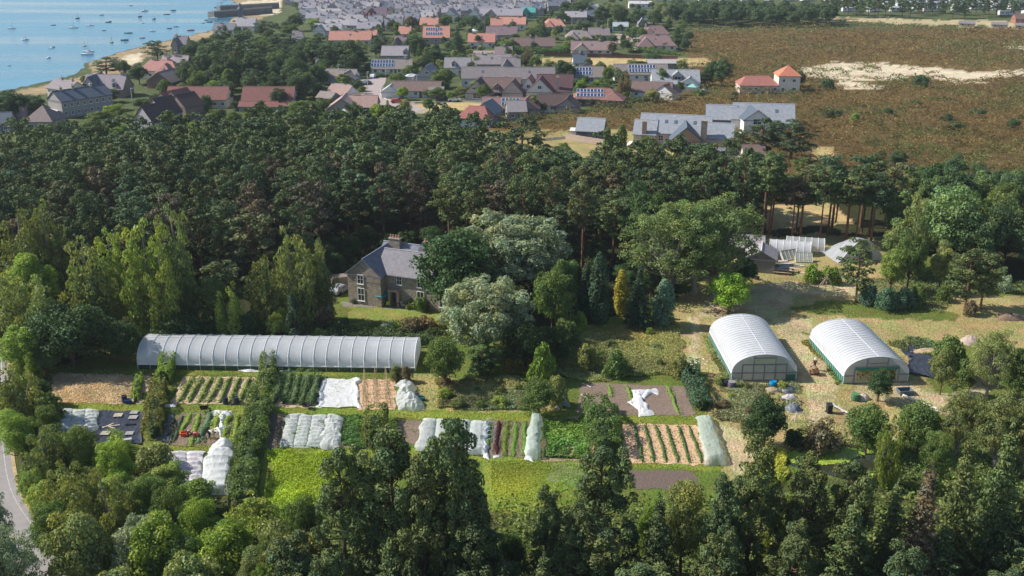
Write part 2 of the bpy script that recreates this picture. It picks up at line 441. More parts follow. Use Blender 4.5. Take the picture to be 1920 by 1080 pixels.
LILY = leafmat('lily_pad', .05, .35)
o = link('water_lilies', npmesh('water_lilies', np.stack(cs, 1).reshape(-1, 3), np.arange(n * 4).reshape(-1, 4), LILY, np.repeat(r.uniform(.6, 1.4, (n, 1)) * np.array([1, 1, 1]), 4, 0)), col=(.30, .40, .05))
tag(o, 'yellow green lily pads covering much of the pond', 'water lilies', kind='stuff')
# ------------------------------------------------------------------ tree kinds: each variant is a trunk mesh and a crown mesh
def ell_leaves(r, clumps, per_m2, leaf, bias=-.35, droop=0, aspect=1.0, jit=.5, vert=0.0):
    P = []; N = []; Cc = []
    for (c, rad) in clumps:
        rx, ry, rz = rad
        area = 4 * math.pi * ((rx * ry) ** 1.6 + (rx * rz) ** 1.6 + (ry * rz) ** 1.6) ** (1 / 1.6) / 3 ** (1 / 1.6)
        n = max(6, int(area * per_m2))
        d = unit(r.normal(0, 1, (n, 3)))
        d[:, 2] = np.where(d[:, 2] < bias, -d[:, 2], d[:, 2])
        k = r.uniform(.72, 1.08, (n, 1))
        P.append(np.array(c) + d * np.array([rx, ry, rz]) * k)
        N.append(unit(d / np.array([rx, ry, rz])) + np.array([0, 0, vert]))
        base = r.uniform(.82, 1.18)
        hue = r.normal(0, .05)
        v = base * r.uniform(.75, 1.28, (n, 1))
        Cc.append(v * np.array([1 + hue * 1.5, 1 + hue * .3, 1 - hue]))
    P = np.concatenate(P); N = np.concatenate(N); Cc = np.concatenate(Cc)
    return leaves(P, N, leaf, r, droop, aspect, Cc, jit)
def limbs(mb, r, base, targets, r0, mi=0):
    for t in targets:
        b = Vector(base(t)); t = Vector(t)
        mid = b.lerp(t, .5) + Vector((r.normal(0, .15), r.normal(0, .15), -.1 * (t - b).length * .3))
        mb.tube([b, mid, t], [r0, r0 * .6, r0 * .2], 4, mi, cap=False)
def v_broad(seed, H=10, Rr=4.5, nclump=64, crad=(.7, 1.25), dens=14, leaf=.29, low=.07, bark=None, **k):
    r = np.random.default_rng(seed)
    lob = [(unit(r.normal(0, 1, (1, 3)))[0] * np.array([1, 1, .8]), r.uniform(.75, 1.0)) for _ in range(7)]
    cl = []
    zc, rz = H * (low + 1) / 2, H * (1 - low) / 2
    for i in range(nclump):
        d = unit(r.normal(0, 1, (1, 3)))[0]
        if d[2] < -.75: d[2] *= -.5
        w = max([.72] + [(.72 + .28 * max(0, float(d @ l[0]) - .2) * l[1] * 1.3) for l in lob])
        t = w * r.uniform(.62, .98)
        q = r.uniform(*crad)
        p = np.array([d[0] * (Rr - q * .6) * t, d[1] * (Rr - q * .6) * t, zc + d[2] * (rz - q * .6) * t])
        cl.append((p, (q, q, q * .8)))
    for i in range(8):
        cl.append((np.array([r.normal(0, Rr * .2), r.normal(0, Rr * .2), zc + r.normal(0, rz * .3)]), (1.7, 1.7, 1.5)))
    Q, q, c = ell_leaves(r, cl, dens, leaf, **k)
    mb = MB()
    mb.tube([(0, 0, 0), (r.normal(0, .1), r.normal(0, .1), H * .3), (r.normal(0, .2), r.normal(0, .2), H * .8)], [H * .028, H * .02, H * .006], 7)
    limbs(mb, r, lambda t: (0, 0, max(H * .12, t[2] * .45)), [c_[0] for c_ in cl[::2]], H * .009)
    return mb.mesh('trunk', bark or BARK), npmesh('crown', Q, q, LEAF, c), H, Rr
def v_pine(seed, H=15, Rr=3.3, n=58, start=.3, dens=13, leaf=.30):
    r = np.random.default_rng(seed); cl = []
    lean = r.normal(0, .3, 2); tops = [(r.normal(0, Rr * .25), r.normal(0, Rr * .25), r.uniform(.88, 1)) for _ in range(3)]
    for i in range(n):
        t = (i + r.uniform(0, 1)) / n; tp = tops[i % 3]
        z = H * (start + (tp[2] - start) * t)
        rad = Rr * (math.sqrt(max(0, 1 - ((t - .3) / .72) ** 2)) if t > .3 else .6 + .4 * t / .3) * r.uniform(.35, .98)
        a = i * 2.4 + r.normal(0, .5); q = r.uniform(.5, .95)
        cl.append((np.array([math.cos(a) * rad + tp[0] * t, math.sin(a) * rad + tp[1] * t, z]), (q, q, q * r.uniform(.5, .95))))
    Q, q, c = ell_leaves(r, cl, dens, leaf, bias=-.35, aspect=1.5, jit=.55, vert=.1)
    mb = MB(); mb.tube([(0, 0, 0), (lean[0] * .3, lean[1] * .3, H * .5), (lean[0], lean[1], H * .95)], [.22, .16, .05], 6)
    limbs(mb, r, lambda t: (lean[0] * .6, lean[1] * .6, max(t[2] - .8, H * .25)), [c_[0] for c_ in cl[::2]], .07)
    for k in range(5):
        a = r.uniform(0, 6.28); z = r.uniform(.2, .45) * H; mb.tube([(0, 0, z), (math.cos(a) * 1.2, math.sin(a) * 1.2, z + .2)], [.04, .015], 3, cap=False)
    return mb.mesh('trunk', BARKP), npmesh('crown', Q, q, NEEDLE, c), H, Rr
def v_forepine(seed, H=16, Rr=4.6, n=130, dens=26, leaf=.21):
    r = np.random.default_rng(seed); cl = []
    tops = [(r.normal(0, .9), r.normal(0, .9), r.uniform(.86, 1.0)) for _ in range(4)]; tops[0] = (0, 0, 1.0)
    for i in range(n):
        tp = tops[i % 4]
        t = r.uniform(0, 1) ** .8
        z = H * (.12 + (tp[2] - .12) * t)
        rad = Rr * (.96 * (1 - t) ** .55 + .06) * (min(1, .55 + t * 2.2)) * r.uniform(.35, 1.0)
        a = r.uniform(0, 6.28); q = r.uniform(.45, .85)
        cl.append((np.array([math.cos(a) * rad + tp[0] * t, math.sin(a) * rad + tp[1] * t, z]), (q, q, q * r.uniform(.8, 1.4))))
    Q, q, c = ell_leaves(r, cl, dens, leaf, bias=-.5, aspect=1.7, jit=.6, vert=.1)
    mb = MB(); mb.tube([(0, 0, 0), (0, 0, H * .5), (0, 0, H * .97)], [.3, .2, .05], 7)
    limbs(mb, r, lambda t: (0, 0, max(.5, t[2] - 1.2)), [c_[0] for c_ in cl[::2]], .08)
    return mb.mesh('trunk', BARK), npmesh('crown', Q, q, NEEDLE, c), H, Rr
def v_birch(seed, H=13, Rr=3.2, plumes=9, dens=11, leaf=.26):
    r = np.random.default_rng(seed); cl = []; mb = MB()
    for p in range(plumes):
        a = p * 2.4 + r.normal(0, .3); d = Rr * (.12 if p == 0 else r.uniform(.35, .8)); top = H * (1 if p == 0 else r.uniform(.55, .92))
        cx, cy = math.cos(a) * d, math.sin(a) * d
        n = int(top * .85)
        for i in range(n):
            t = i / max(1, n - 1)
            z = H * .13 + (top - H * .13 - .4) * t
            w = (.95 - .45 * t) * r.uniform(.75, 1.25)
            cl.append((np.array([cx + r.normal(0, .35), cy + r.normal(0, .35), z]), (w, w, w * 1.2)))
        mb.tube([(0, 0, .3), (cx * .6, cy * .6, top * .5), (cx, cy, top * .92)], [.12, .07, .02], 4, cap=False)
    Q, q, c = ell_leaves(r, cl, dens, leaf, bias=-.8, droop=.6, aspect=1.9, jit=.6)
    mb.tube([(0, 0, 0), (0, 0, H * .5), (.2, 0, H * .95)], [.2, .13, .03], 6)
    return mb.mesh('trunk', BARKL), npmesh('crown', Q, q, LEAF, c), H, Rr
def v_spruce(seed, H=15, Rr=3.4, dens=20, leaf=.22, lay=20, per=9):
    r = np.random.default_rng(seed); cl = []; mb = MB()
    for i in range(lay):
        t = i / lay; z = H * (.08 + .9 * t); L = Rr * (1 - t) ** .85 * r.uniform(.85, 1.1) + .15
        m = max(3, int(per * (1 - t * .6)))
        for k in range(m):
            a = 6.283 * k / m + i * .7 + r.normal(0, .15); LL = L * r.uniform(.75, 1.1)
            for s_ in np.arange(.35, 1.01, max(.25, .7 / max(LL, .5))):
                w = .26 + .22 * (1 - s_) + .1 * LL / Rr
                cl.append((np.array([math.cos(a) * LL * s_, math.sin(a) * LL * s_, z - .28 * LL * s_ ** 2]), (w * 1.2, w * 1.2, w * .6)))
            if i % 2 == 0: mb.tube([(0, 0, z), (math.cos(a) * LL * .8, math.sin(a) * LL * .8, z - .2 * LL)], [.05, .01], 3, cap=False)
    cl.append((np.array([0, 0, H * .98]), (.15, .15, .5)))
    Q, q, c = ell_leaves(r, cl, dens, leaf, bias=-.4, droop=.25, aspect=1.6, jit=.6)
    mb.tube([(0, 0, 0), (0, 0, H * .98)], [.25, .03], 6)
    return mb.mesh('trunk', BARK), npmesh('crown', Q, q, NEEDLE, c), H, Rr
def v_column(seed, H=8, Rr=1.4, dens=22, leaf=.2):
    r = np.random.default_rng(seed); cl = []; mb = MB()
    for i in range(70):
        t = r.uniform(0, 1); a = r.uniform(0, 6.28); w = r.uniform(.35, .6)
        rad = (Rr - .35) * (1 - t ** 2.2) ** .6 * r.uniform(.5, 1) * (.75 + .25 * min(1, t * 4))
        cl.append((np.array([math.cos(a) * rad, math.sin(a) * rad, .3 + (H - .7) * t]), (w, w, w * 1.7)))
    Q, q, c = ell_leaves(r, cl, dens, leaf, bias=-.8, aspect=1.5, jit=.45, vert=.3)
    mb.tube([(0, 0, 0), (0, 0, H * .9)], [.15, .03], 5)
    return mb.mesh('trunk', BARK), npmesh('crown', Q, q, NEEDLE, c), H, Rr
def v_shrub(seed, H=2.6, Rr=2.0, dens=26, leaf=.22, n=26, **k):
    r = np.random.default_rng(seed); cl = []; mb = MB()
    for i in range(n):
        d = unit(r.normal(0, 1, (1, 3)))[0]; d[2] = abs(d[2]); q = r.uniform(.4, .75); t = r.uniform(.4, .95)
        cl.append((np.array([d[0] * (Rr - q * .7) * t, d[1] * (Rr - q * .7) * t, .25 + d[2] * (H - q * .7 - .25) * t]), (q, q, q)))
        if i % 2: mb.tube([(0, 0, 0), tuple(cl[-1][0])], [.04, .01], 3, cap=False)
    Q, q, c = ell_leaves(r, cl, dens, leaf, bias=-.6, **k)
    mb.tube([(0, 0, 0), (0, 0, H * .5)], [.08, .02], 5)
    return mb.mesh('stem', BARK), npmesh('crown', Q, q, LEAF, c), H, Rr
VAR = {
 'pine': [v_pine(11), v_pine(12, 15, 3.0, 50, .35), v_pine(13, 15, 3.6, 64, .28), v_pine(14, 14, 3.4, 60, .25), v_pine(15, 16, 3.1, 52, .36)],
 'barepine': [v_pine(16, 15, 3.2, 40, .52), v_pine(17, 15, 3.0, 36, .56), v_pine(18, 16, 3.3, 42, .5)],
 'forepine': [v_forepine(21), v_forepine(22, 15, 4.9, 140), v_forepine(23, 17, 4.3, 125)],
 'broad': [v_broad(31), v_broad(32, 9, 4.6), v_broad(33, 11, 4.4, 74), v_broad(34, 10, 4.0, 58, (.6, 1.1))],
 'airy': [v_broad(41, 14, 6.2, 230, (.45, .9), 15, .22, .03, BARKL), v_broad(42, 13, 5.5, 210, (.45, .9), 15, .22, .03, BARKL)],
 'willow': [v_broad(51, 11, 6, 170, (.5, 1.0), 17, .21, .03, BARKL, aspect=2.2, bias=-.7), v_broad(52, 10, 5.5, 160, (.5, 1.0), 17, .21, .03, BARKL, aspect=2.2, bias=-.7)],
 'nearbroad': [v_broad(35, 9, 4.6, 70, (.55, 1.0), 26, .2), v_broad(36, 10, 4.2, 74, (.5, 1.0), 26, .2), v_broad(37, 11, 4.0, 78, (.5, .95), 26, .2)],
 'nearbirch': [v_birch(64, 11, 3.6, 12, 20, .2), v_birch(65, 10, 3.4, 10, 20, .2)],
 'birch': [v_birch(61), v_birch(62, 12, 3.4, 11), v_birch(63, 14, 3.0, 8)],
 'spruce': [v_spruce(71), v_spruce(72, 14, 3.8)],
 'column': [v_column(81), v_column(82, 7.5, 1.5)],
 'shrub': [v_shrub(91), v_shrub(92, 2.3, 2.1), v_shrub(93, 2.8, 1.9)],
 'dense': [v_broad(95, 8, 4.2, 80, (.6, .95), 14, .27, .04, bias=-.7), v_broad(96, 7, 4.3, 80, (.6, .95), 14, .27, .02, bias=-.7)],
}
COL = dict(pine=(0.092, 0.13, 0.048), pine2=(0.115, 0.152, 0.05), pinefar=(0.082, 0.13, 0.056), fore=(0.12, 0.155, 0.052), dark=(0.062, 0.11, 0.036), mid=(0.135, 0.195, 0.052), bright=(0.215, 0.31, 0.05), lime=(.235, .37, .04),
           olive=(0.237, 0.263, 0.088), birch=(0.19, 0.225, 0.075), birchb=(0.255, 0.32, 0.07), silver=(0.28, 0.335, 0.21), airy=(0.185, 0.255, 0.09), cyp=(0.050, 0.088, 0.039), gold=(0.42, 0.37, 0.05), brown=(0.204, 0.156, 0.084), far=(0.085, 0.135, 0.055), blue=(0.120, 0.204, 0.120))
NAMES = dict(nearbroad='broadleaf_tree', nearbirch='birch_tree', barepine='pine_tree', pine='pine_tree', forepine='pine_tree', broad='broadleaf_tree', airy='poplar_tree', willow='willow_tree', birch='birch_tree', spruce='spruce_tree', column='cypress_tree', shrub='shrub', dense='broadleaf_tree')
CATS = dict(nearbroad='tree', nearbirch='birch tree', barepine='pine tree', pine='pine tree', forepine='pine tree', broad='tree', airy='tree', willow='tree', birch='birch tree', spruce='spruce tree', column='cypress tree', shrub='shrub', dense='tree')
FOOT = []
def tree_at(kind, X, Y, h, rad, col, label, group=None, name=None, cat=None, zr=1.0):
    tm, cmh, H, Rr = VAR[kind][random.randrange(len(VAR[kind]))]
    e = empty(name or NAMES[kind], (X, Y, 0), 0, label, cat or CATS[kind], group)
    sx = rad / Rr; sz = h / H; rz = random.uniform(0, 6.28)
    c = COL[col] if isinstance(col, str) else col
    v = random.uniform(.86, 1.16); hh = random.uniform(-.08, .08)
    c = (c[0] * v * (1 + hh), c[1] * v, c[2] * v * (1 - hh))
    link('trunk' if kind != 'shrub' else 'stem', tm, e, rot=(0, 0, rz), scl=(sx, sx, sz))
    link('crown' if kind != 'shrub' else 'foliage', cmh, e, rot=(0, 0, rz), scl=(sx, sx, sz), col=c)
    return e
def T(kind, x, ytop, ybase, wpx, col, label, group=None, **k):
    p = at(x, ybase)
    if kind in ('willow', 'airy'): wpx *= 1.15
    if ybase > 820 and kind in ('broad', 'birch'): kind = 'near' + kind
    h = height_for(p.y, ytop)
    return tree_at(kind, p.x, p.y, max(h, .5), wpx / sc(ybase) / 2, col, label, group, **k)
# ------------------------------------------------------------------ hand placed trees and shrubs
TREES = [
 # kind, x, ytop, ybase, width px, colour, label, group
 ('birch', 60, 395, 575, 110, 'birch', 'tall olive birch with drooping twigs at the far left wood edge'),
 ('birch', 108, 378, 570, 80, 'birch', 'slender birch poking up against dark pines right of the far left birch'),
 ('broad', 72, 455, 612, 112, 'bright', 'round bright green tree among birches at the left edge'),
 ('birch', 22, 505, 650, 105, 'olive', 'dusky birch overhanging the road at the left edge'),
 ('birch', 96, 522, 668, 105, 'birch', 'weeping birch below the round bright green tree'),
 ('birch', 186, 445, 640, 118, 'birch', 'broad birch left of the tallest birch clump'),
 ('birch', 226, 428, 605, 72, 'birchb', 'narrow birch top between two broader birches'),
 ('birch', 292, 412, 640, 118, 'birchb', 'tallest yellow green birch above the left end of the long polytunnel'),
 ('birch', 348, 383, 625, 90, 'birch', 'grey green birch reaching up into the pine wood'),
 ('birch', 318, 465, 650, 70, 'birchb', 'narrow lit birch standing in front of the tallest birch'),
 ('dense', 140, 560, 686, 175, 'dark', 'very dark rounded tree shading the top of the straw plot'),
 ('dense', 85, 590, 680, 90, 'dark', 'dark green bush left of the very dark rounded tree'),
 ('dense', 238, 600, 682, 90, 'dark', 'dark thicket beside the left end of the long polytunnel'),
 ('broad', 405, 508, 628, 80, 'mid', 'leafy green tree in shade left of the weeping bright birch'),
 ('pine', 425, 482, 606, 86, 'pine', 'low pine behind the weeping bright birch'),
 ('birch', 440, 530, 640, 66, 'birchb', 'bright weeping birch hanging over the long polytunnel roof'),
 ('birch', 553, 428, 612, 105, 'birch', 'tall grey green birch left of the stone house'),
 ('birch', 607, 447, 602, 72, 'birch', 'birch closest to the stone house wall'),
 ('birch', 508, 476, 628, 86, 'birch', 'lower birch leaning left of the tall grey green birch'),
 ('column', 556, 553, 648, 34, 'cyp', 'dark upright cypress behind the long polytunnel'),
 ('broad', 524, 580, 642, 46, 'birchb', 'small yellow green tree left of the dark upright cypress'),
 ('shrub', 607, 558, 612, 62, 'brown', 'rusty brown shrub between birch and lawn'),
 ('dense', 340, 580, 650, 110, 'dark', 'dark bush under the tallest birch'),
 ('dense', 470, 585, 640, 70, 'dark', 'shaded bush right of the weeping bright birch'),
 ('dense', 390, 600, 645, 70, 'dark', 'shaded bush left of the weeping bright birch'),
 ('broad', 48, 605, 705, 95, 'bright', 'yellow green roadside tree nearest the straw plot'),
 ('broad', 88, 650, 705, 60, 'mid', 'green tree tucked behind the roadside tree at the straw plot'),
 ('birch', 38, 680, 800, 100, 'olive', 'dusky grey green willow bush by the road left of the straw plot'),
 ('dense', 84, 712, 760, 44, 'dark', 'dark bush at the straw plot\'s left edge'),
 ('broad', 45, 765, 868, 90, 'bright', 'bright bushy tree by the road left of the netted bed'),
 ('broad', 100, 752, 842, 60, 'mid', 'green tree touching the netted bed on the left'),
 ('birch', 95, 800, 925, 110, 'olive', 'olive brown feathery tree below the netted bed'),
 ('broad', 162, 790, 915, 78, 'mid', 'leafy tree top over the bottom of the black ground sheet'),
 ('broad', 222, 820, 930, 90, 'bright', 'bright green tree below the black ground sheet'),
 ('birch', 150, 862, 1010, 130, 'olive', 'broad brownish tree in the middle of the roadside thicket'),
 ('birch', 215, 880, 1040, 130, 'olive', 'tawny feathery tree right of the broad brownish tree'),
 ('broad', 290, 880, 1010, 90, 'mid', 'green tree left of the white netting at the bottom'),
 ('broad', 330, 900, 1040, 90, 'mid', 'green tree in front of the white netting'),
 ('broad', 70, 870, 960, 70, 'birchb', 'pale green bush on the road verge'),
 ('broad', 110, 930, 1060, 100, 'mid', 'green roadside tree beside the lower bend'),
 ('shrub', 165, 1010, 1085, 90, 'bright', 'lime bush beside the lower bend of the road'),
 ('broad', 205, 1010, 1130, 100, 'bright', 'rounded lime green tree at the bottom near the road'),
 ('willow', 290, 955, 1120, 130, 'silver', 'silvery willow at the bottom left'),
 ('airy', 25, 960, 1180, 150, 'silver', 'silver leaved poplar in the bottom left corner'),
 ('airy', 5, 880, 1090, 70, 'silver', 'thin poplar crown over the road at the left edge'),
 ('broad', 385, 925, 1060, 85, 'bright', 'bright tree left of the tall hedge foot'),
 ('broad', 440, 960, 1090, 110, 'bright', 'sunlit green tree at the foot of the tall hedge'),
 ('broad', 360, 990, 1140, 110, 'mid', 'green tree at the bottom beside the silvery willow'),
 ('broad', 520, 985, 1110, 90, 'mid', 'green tree below the bright potato field'),
 ('broad', 585, 905, 1090, 95, 'mid', 'tree overlapping the right of the bright potato field'),
 ('broad', 480, 1030, 1160, 90, 'olive', 'olive tree at the bottom below the potato field'),
 ('willow', 515, 1040, 1190, 70, 'birchb', 'yellowish tuft of willow at the bottom'),
 ('forepine', 745, 815, 1130, 190, 'fore', 'large dark pine in front of the brown soil bed'),
 ('forepine', 862, 800, 1150, 175, 'fore', 'largest dark pine at the bottom centre with several tops'),
 ('forepine', 655, 850, 1150, 150, 'fore', 'dark pine left of the two largest pines'),
 ('forepine', 800, 880, 1180, 170, 'fore', 'dark pine wedged between the two largest pines'),
 ('forepine', 890, 920, 1180, 130, 'fore', 'low dark pine right of the largest pine'),
 ('forepine', 1120, 846, 1110, 165, 'fore', 'dark pine below the tall green hedge'),
 ('forepine', 1022, 925, 1130, 110, 'fore', 'dark pine right of the mown grass strip'),
 ('forepine', 1078, 955, 1170, 120, 'fore', 'dark pine in front between two pines below the tall hedge'),
 ('broad', 960, 985, 1120, 80, 'mid', 'small green tree in the gap between dark pines'),
 ('broad', 1212, 925, 1080, 60, 'bright', 'bright green tree peeping left of the soil plot'),
 ('broad', 1275, 885, 1080, 105, 'olive', 'feathery green tree in front of the dark soil plot'),
 ('forepine', 1395, 836, 1100, 150, 'fore', 'dark pine right of the last netted row'),
 ('forepine', 1340, 905, 1130, 120, 'pine', 'olive pine left of the dark pine by the netted row'),
 ('forepine', 1490, 868, 1110, 140, 'fore', 'dark pine in front of the pond'),
 ('forepine', 1570, 872, 1130, 130, 'fore', 'second dark pine in front of the pond'),
 ('birch', 1455, 900, 1060, 60, 'birchb', 'yellow green tree between two pines below the pond path'),
 ('spruce', 1650, 900, 1130, 110, 'pine2', 'spruce with drooping boughs right of the pond'),
 ('spruce', 1700, 870, 1150, 130, 'brown', 'brownish half dead spruce at the lower right'),
 ('spruce', 1765, 815, 1130, 140, 'pine2', 'sunlit spruce at the lower right'),
 ('spruce', 1835, 800, 1120, 150, 'pine2', 'broad spruce near the right edge'),
 ('spruce', 1905, 805, 1130, 140, 'pine2', 'spruce cut by the right edge'),
 ('spruce', 1225, 930, 1150, 120, 'pine', 'dark spruce at the bottom below the soil plot'),
 # centre
 ('dense', 856, 425, 598, 185, 'dark', 'deep green maple hiding the right end of the stone house'),
 ('willow', 955, 378, 560, 215, 'silver', 'great silvery willow behind the deep green maple'),
 ('willow', 912, 500, 668, 175, 'silver', 'silver grey willow standing on the lawn corner'),
 ('dense', 1035, 490, 622, 92, 'mid', 'dense green tree right of the silver willow'),
 ('broad', 1060, 470, 600, 70, 'mid', 'mid green tree top behind the dense green tree'),
 ('column', 1122, 478, 612, 46, 'cyp', 'tallest dark cypress in the garden row'),
 ('column', 1096, 500, 605, 34, 'cyp', 'thin cypress left of the tallest cypress'),
 ('column', 1163, 510, 592, 32, 'gold', 'golden conifer between dark cypresses'),
 ('spruce', 1196, 498, 612, 66, 'cyp', 'weeping dark cypress right of the golden conifer'),
 ('column', 1243, 528, 610, 50, 'blue', 'blue green conifer at the end of the cypress row'),
 ('airy', 1255, 348, 556, 190, 'airy', 'tall airy poplar above the cypress row'),
 ('airy', 1335, 336, 548, 170, 'airy', 'tall airy poplar beside the shed'),
 ('airy', 1300, 360, 552, 150, 'airy', 'poplar crown between the two tall airy poplars'),
 ('broad', 1205, 345, 505, 110, 'dark', 'dark broadleaf behind the airy poplars'),
 ('broad', 1366, 503, 588, 98, 'lime', 'vivid lime green tree behind the left wide polytunnel'),
 ('broad', 1395, 480, 540, 60, 'dark', 'dark tree beside the grey hut'),
 ('dense', 835, 630, 724, 86, 'mid', 'round green tree at the right end of the long polytunnel'),
 ('pine', 905, 638, 702, 62, 'mid', 'small flat topped tree with bare stem right of the round green tree'),
 ('shrub', 1018, 640, 716, 66, 'bright', 'yellow flecked shrub in the rough garden'),
 ('dense', 1010, 705, 778, 78, 'mid', 'thick green bush at the bottom of the rough garden'),
 ('shrub', 1040, 700, 760, 50, 'olive', 'olive bush beside the thick green bush'),
 ('shrub', 1155, 655, 706, 62, 'mid', 'round shrub in the long grass'),
 ('shrub', 1278, 668, 706, 48, 'birch', 'grey green shrub left of the first wide polytunnel'),
 ('shrub', 1100, 640, 690, 60, 'olive', 'olive shrub in the middle of the long grass'),
 ('shrub', 1062, 592, 642, 56, 'mid', 'green shrub in shade below the cypresses'),
 ('shrub', 1090, 582, 622, 40, 'bright', 'bright shrub tip left of the cypress feet'),
 ('dense', 985, 600, 690, 110, 'dark', 'dark bramble mound under the silver willow'),
 ('dense', 1040, 610, 680, 80, 'dark', 'dark bramble mound right of the silver willow'),
 ('shrub', 905, 660, 706, 60, 'dark', 'dark bush under the small flat topped tree'),
 ('shrub', 745, 682, 714, 34, 'olive', 'little bush in front of the long polytunnel\'s right end'),
 ('shrub', 758, 684, 716, 34, 'brown', 'brown bush heap right of the little bush'),
 ('shrub', 788, 552, 582, 40, 'mid', 'leafy shrub against the stone house'),
 ('shrub', 770, 560, 578, 26, 'olive', 'round shrub at the patio edge'),
 ('shrub', 690, 548, 566, 30, 'dark', 'dark climber bush at the gable window'),
 ('shrub', 668, 556, 568, 22, 'dark', 'low dark shrub at the gable foot'),
 ('shrub', 770, 590, 628, 56, 'brown', 'bronze shrub on the lawn edge'),
 ('shrub', 800, 590, 626, 50, 'brown', 'dark bronze shrub beside the yellow bush'),
 ('shrub', 826, 595, 622, 32, 'gold', 'yellow leaved bush on the lawn edge'),
 ('shrub', 728, 600, 628, 40, 'silver', 'pale flowered shrub below the lawn'),
 ('shrub', 745, 602, 626, 22, 'bright', 'small bright shrub beside the pale flowered shrub'),
 ('shrub', 640, 592, 625, 60, 'dark', 'shaded shrub left of the steps'),
 ('shrub', 372, 618, 646, 60, 'silver', 'pale flowered shrub behind the long polytunnel'),
 ('shrub', 600, 612, 645, 40, 'mid', 'green shrub behind the polytunnel right of the cypress'),
 # right
 ('shrub', 1525, 492, 528, 44, 'bright', 'bright laurel bush nearest the picnic tables'),
 ('shrub', 1555, 494, 530, 50, 'bright', 'bright laurel bush against the pale dome tent'),
 ('pine', 1604, 452, 566, 76, 'pine2', 'bushy pine in front of the pale dome tent'),
 ('broad', 1668, 462, 548, 60, 'birchb', 'pale green tree right of the dome tent'),
 ('broad', 1700, 430, 545, 60, 'mid', 'green tree behind the pale green tree'),
 ('shrub', 1625, 530, 572, 46, 'blue', 'grey green shrub at the path edge'),
 ('shrub', 1660, 535, 580, 52, 'blue', 'largest grey green shrub at the path edge'),
 ('shrub', 1695, 535, 578, 50, 'blue', 'grey green shrub right of the largest one'),
 ('shrub', 1722, 530, 574, 40, 'mid', 'green shrub ending the grey green group'),
 ('broad', 1760, 455, 545, 60, 'olive', 'olive tree left of the two flat pines'),
 ('pine', 1808, 473, 582, 78, 'pine2', 'left one of two flat pines on the dry bank'),
 ('pine', 1838, 470, 580, 66, 'pine2', 'right one of two flat pines on the dry bank'),
 ('shrub', 1820, 562, 592, 34, 'brown', 'brown bush under the two flat pines'),
 ('shrub', 1882, 510, 548, 30, 'silver', 'pale round bush near the right edge'),
 ('shrub', 1770, 535, 565, 40, 'mid', 'low bush left of the dry bank pines'),
 ('birch', 1700, 355, 520, 80, 'birch', 'tall birch at the right side of the pine wood'),
 ('broad', 1765, 330, 500, 130, 'airy', 'tall grey green tree above the right shrubbery'),
 ('broad', 1820, 390, 510, 110, 'far', 'dark green tree right of the tall grey green tree'),
 ('broad', 1690, 395, 510, 90, 'airy', 'leaning grey green tree beside the tall birch'),
 ('broad', 1780, 305, 440, 100, 'far', 'round tree at the heath edge'),
 ('broad', 1880, 385, 500, 110, 'far', 'dark tree at the right edge behind the shrubbery'),
 ('airy', 1848, 596, 750, 84, 'olive', 'open olive tree right of the torn black sheet'),
 ('shrub', 1768, 622, 700, 74, 'mid', 'willow bush above the torn black sheet'),
 ('broad', 1762, 650, 740, 56, 'olive', 'small tree standing over the torn black sheet'),
 ('shrub', 1815, 670, 720, 60, 'mid', 'grassy bush right of the torn black sheet'),
 ('broad', 1905, 640, 760, 70, 'mid', 'leafy tree at the right edge'),
 ('dense', 1432, 738, 838, 96, 'dark', 'dense rounded dark green tree by the compost heaps'),
 ('broad', 1645, 688, 752, 62, 'dark', 'small round tree in front of the right wide polytunnel'),
 ('dense', 1622, 750, 852, 104, 'mid', 'soft green willow left of the pair behind the pond'),
 ('dense', 1718, 752, 852, 100, 'mid', 'soft green willow right of the pair behind the pond'),
 ('shrub', 1545, 786, 846, 90, 'brown', 'dark twiggy bush above the pond'),
 ('shrub', 1490, 800, 838, 50, 'dark', 'dark bush right of the dense rounded tree'),
 ('birch', 1655, 782, 912, 54, 'birchb', 'young yellow green poplar right of the lily pond'),
 ('airy', 1790, 715, 860, 84, 'olive', 'open leafy tree behind the spruces'),
 ('airy', 1862, 722, 880, 110, 'olive', 'broad open leafy tree at the right'),
 ('airy', 1918, 740, 890, 80, 'olive', 'open leafy tree at the right edge'),
 ('broad', 1745, 800, 920, 80, 'mid', 'green tree between the willow pair and the spruces'),
 # heath and far
 ('broad', 1353, 105, 162, 52, 'far', 'large dark tree left of the red roofed tower house'),
 ('broad', 1332, 108, 160, 34, 'far', 'dark tree behind the large dark tree by the tower house'),
 ('broad', 1496, 130, 168, 30, 'far', 'dark tree right of the tower house'),
 ('shrub', 1550, 143, 168, 34, 'far', 'dark bush in the sand by the tower house'),
 ('shrub', 1375, 170, 190, 20, 'far', 'lone bush on the heath below the tower house'),
 ('shrub', 1728, 138, 164, 36, 'far', 'spiky bush at the sand path'),
 ('shrub', 1602, 210, 234, 28, 'bright', 'bright green bush on the brown heath'),
 ('broad', 1680, 278, 318, 42, 'far', 'dark rounded bush on the near heath'),
 ('pine', 1425, 222, 300, 70, 'pinefar', 'pine in front of the slate roofed house with dark dormer'),
 ('pine', 1480, 222, 306, 90, 'pinefar', 'broad pine right of the slate roofed house with dark dormer'),
 ('pine', 1388, 240, 300, 40, 'pinefar', 'narrow dark pine between the two slate roofed houses'),
 ('column', 1165, 235, 292, 26, 'mid', 'narrow tree by the wooden fence'),
 ('column', 1138, 240, 290, 24, 'mid', 'slim tree in front of the wooden fence'),
 ('broad', 1210, 250, 310, 40, 'mid', 'young tree left of the slate roofed house'),
 ('broad', 1060, 262, 320, 30, 'mid', 'little dark tree by the sandy drive'),
 ('pine', 980, 222, 345, 90, 'pinefar', 'massive dark pine rising above the wood by the sandy drive'),
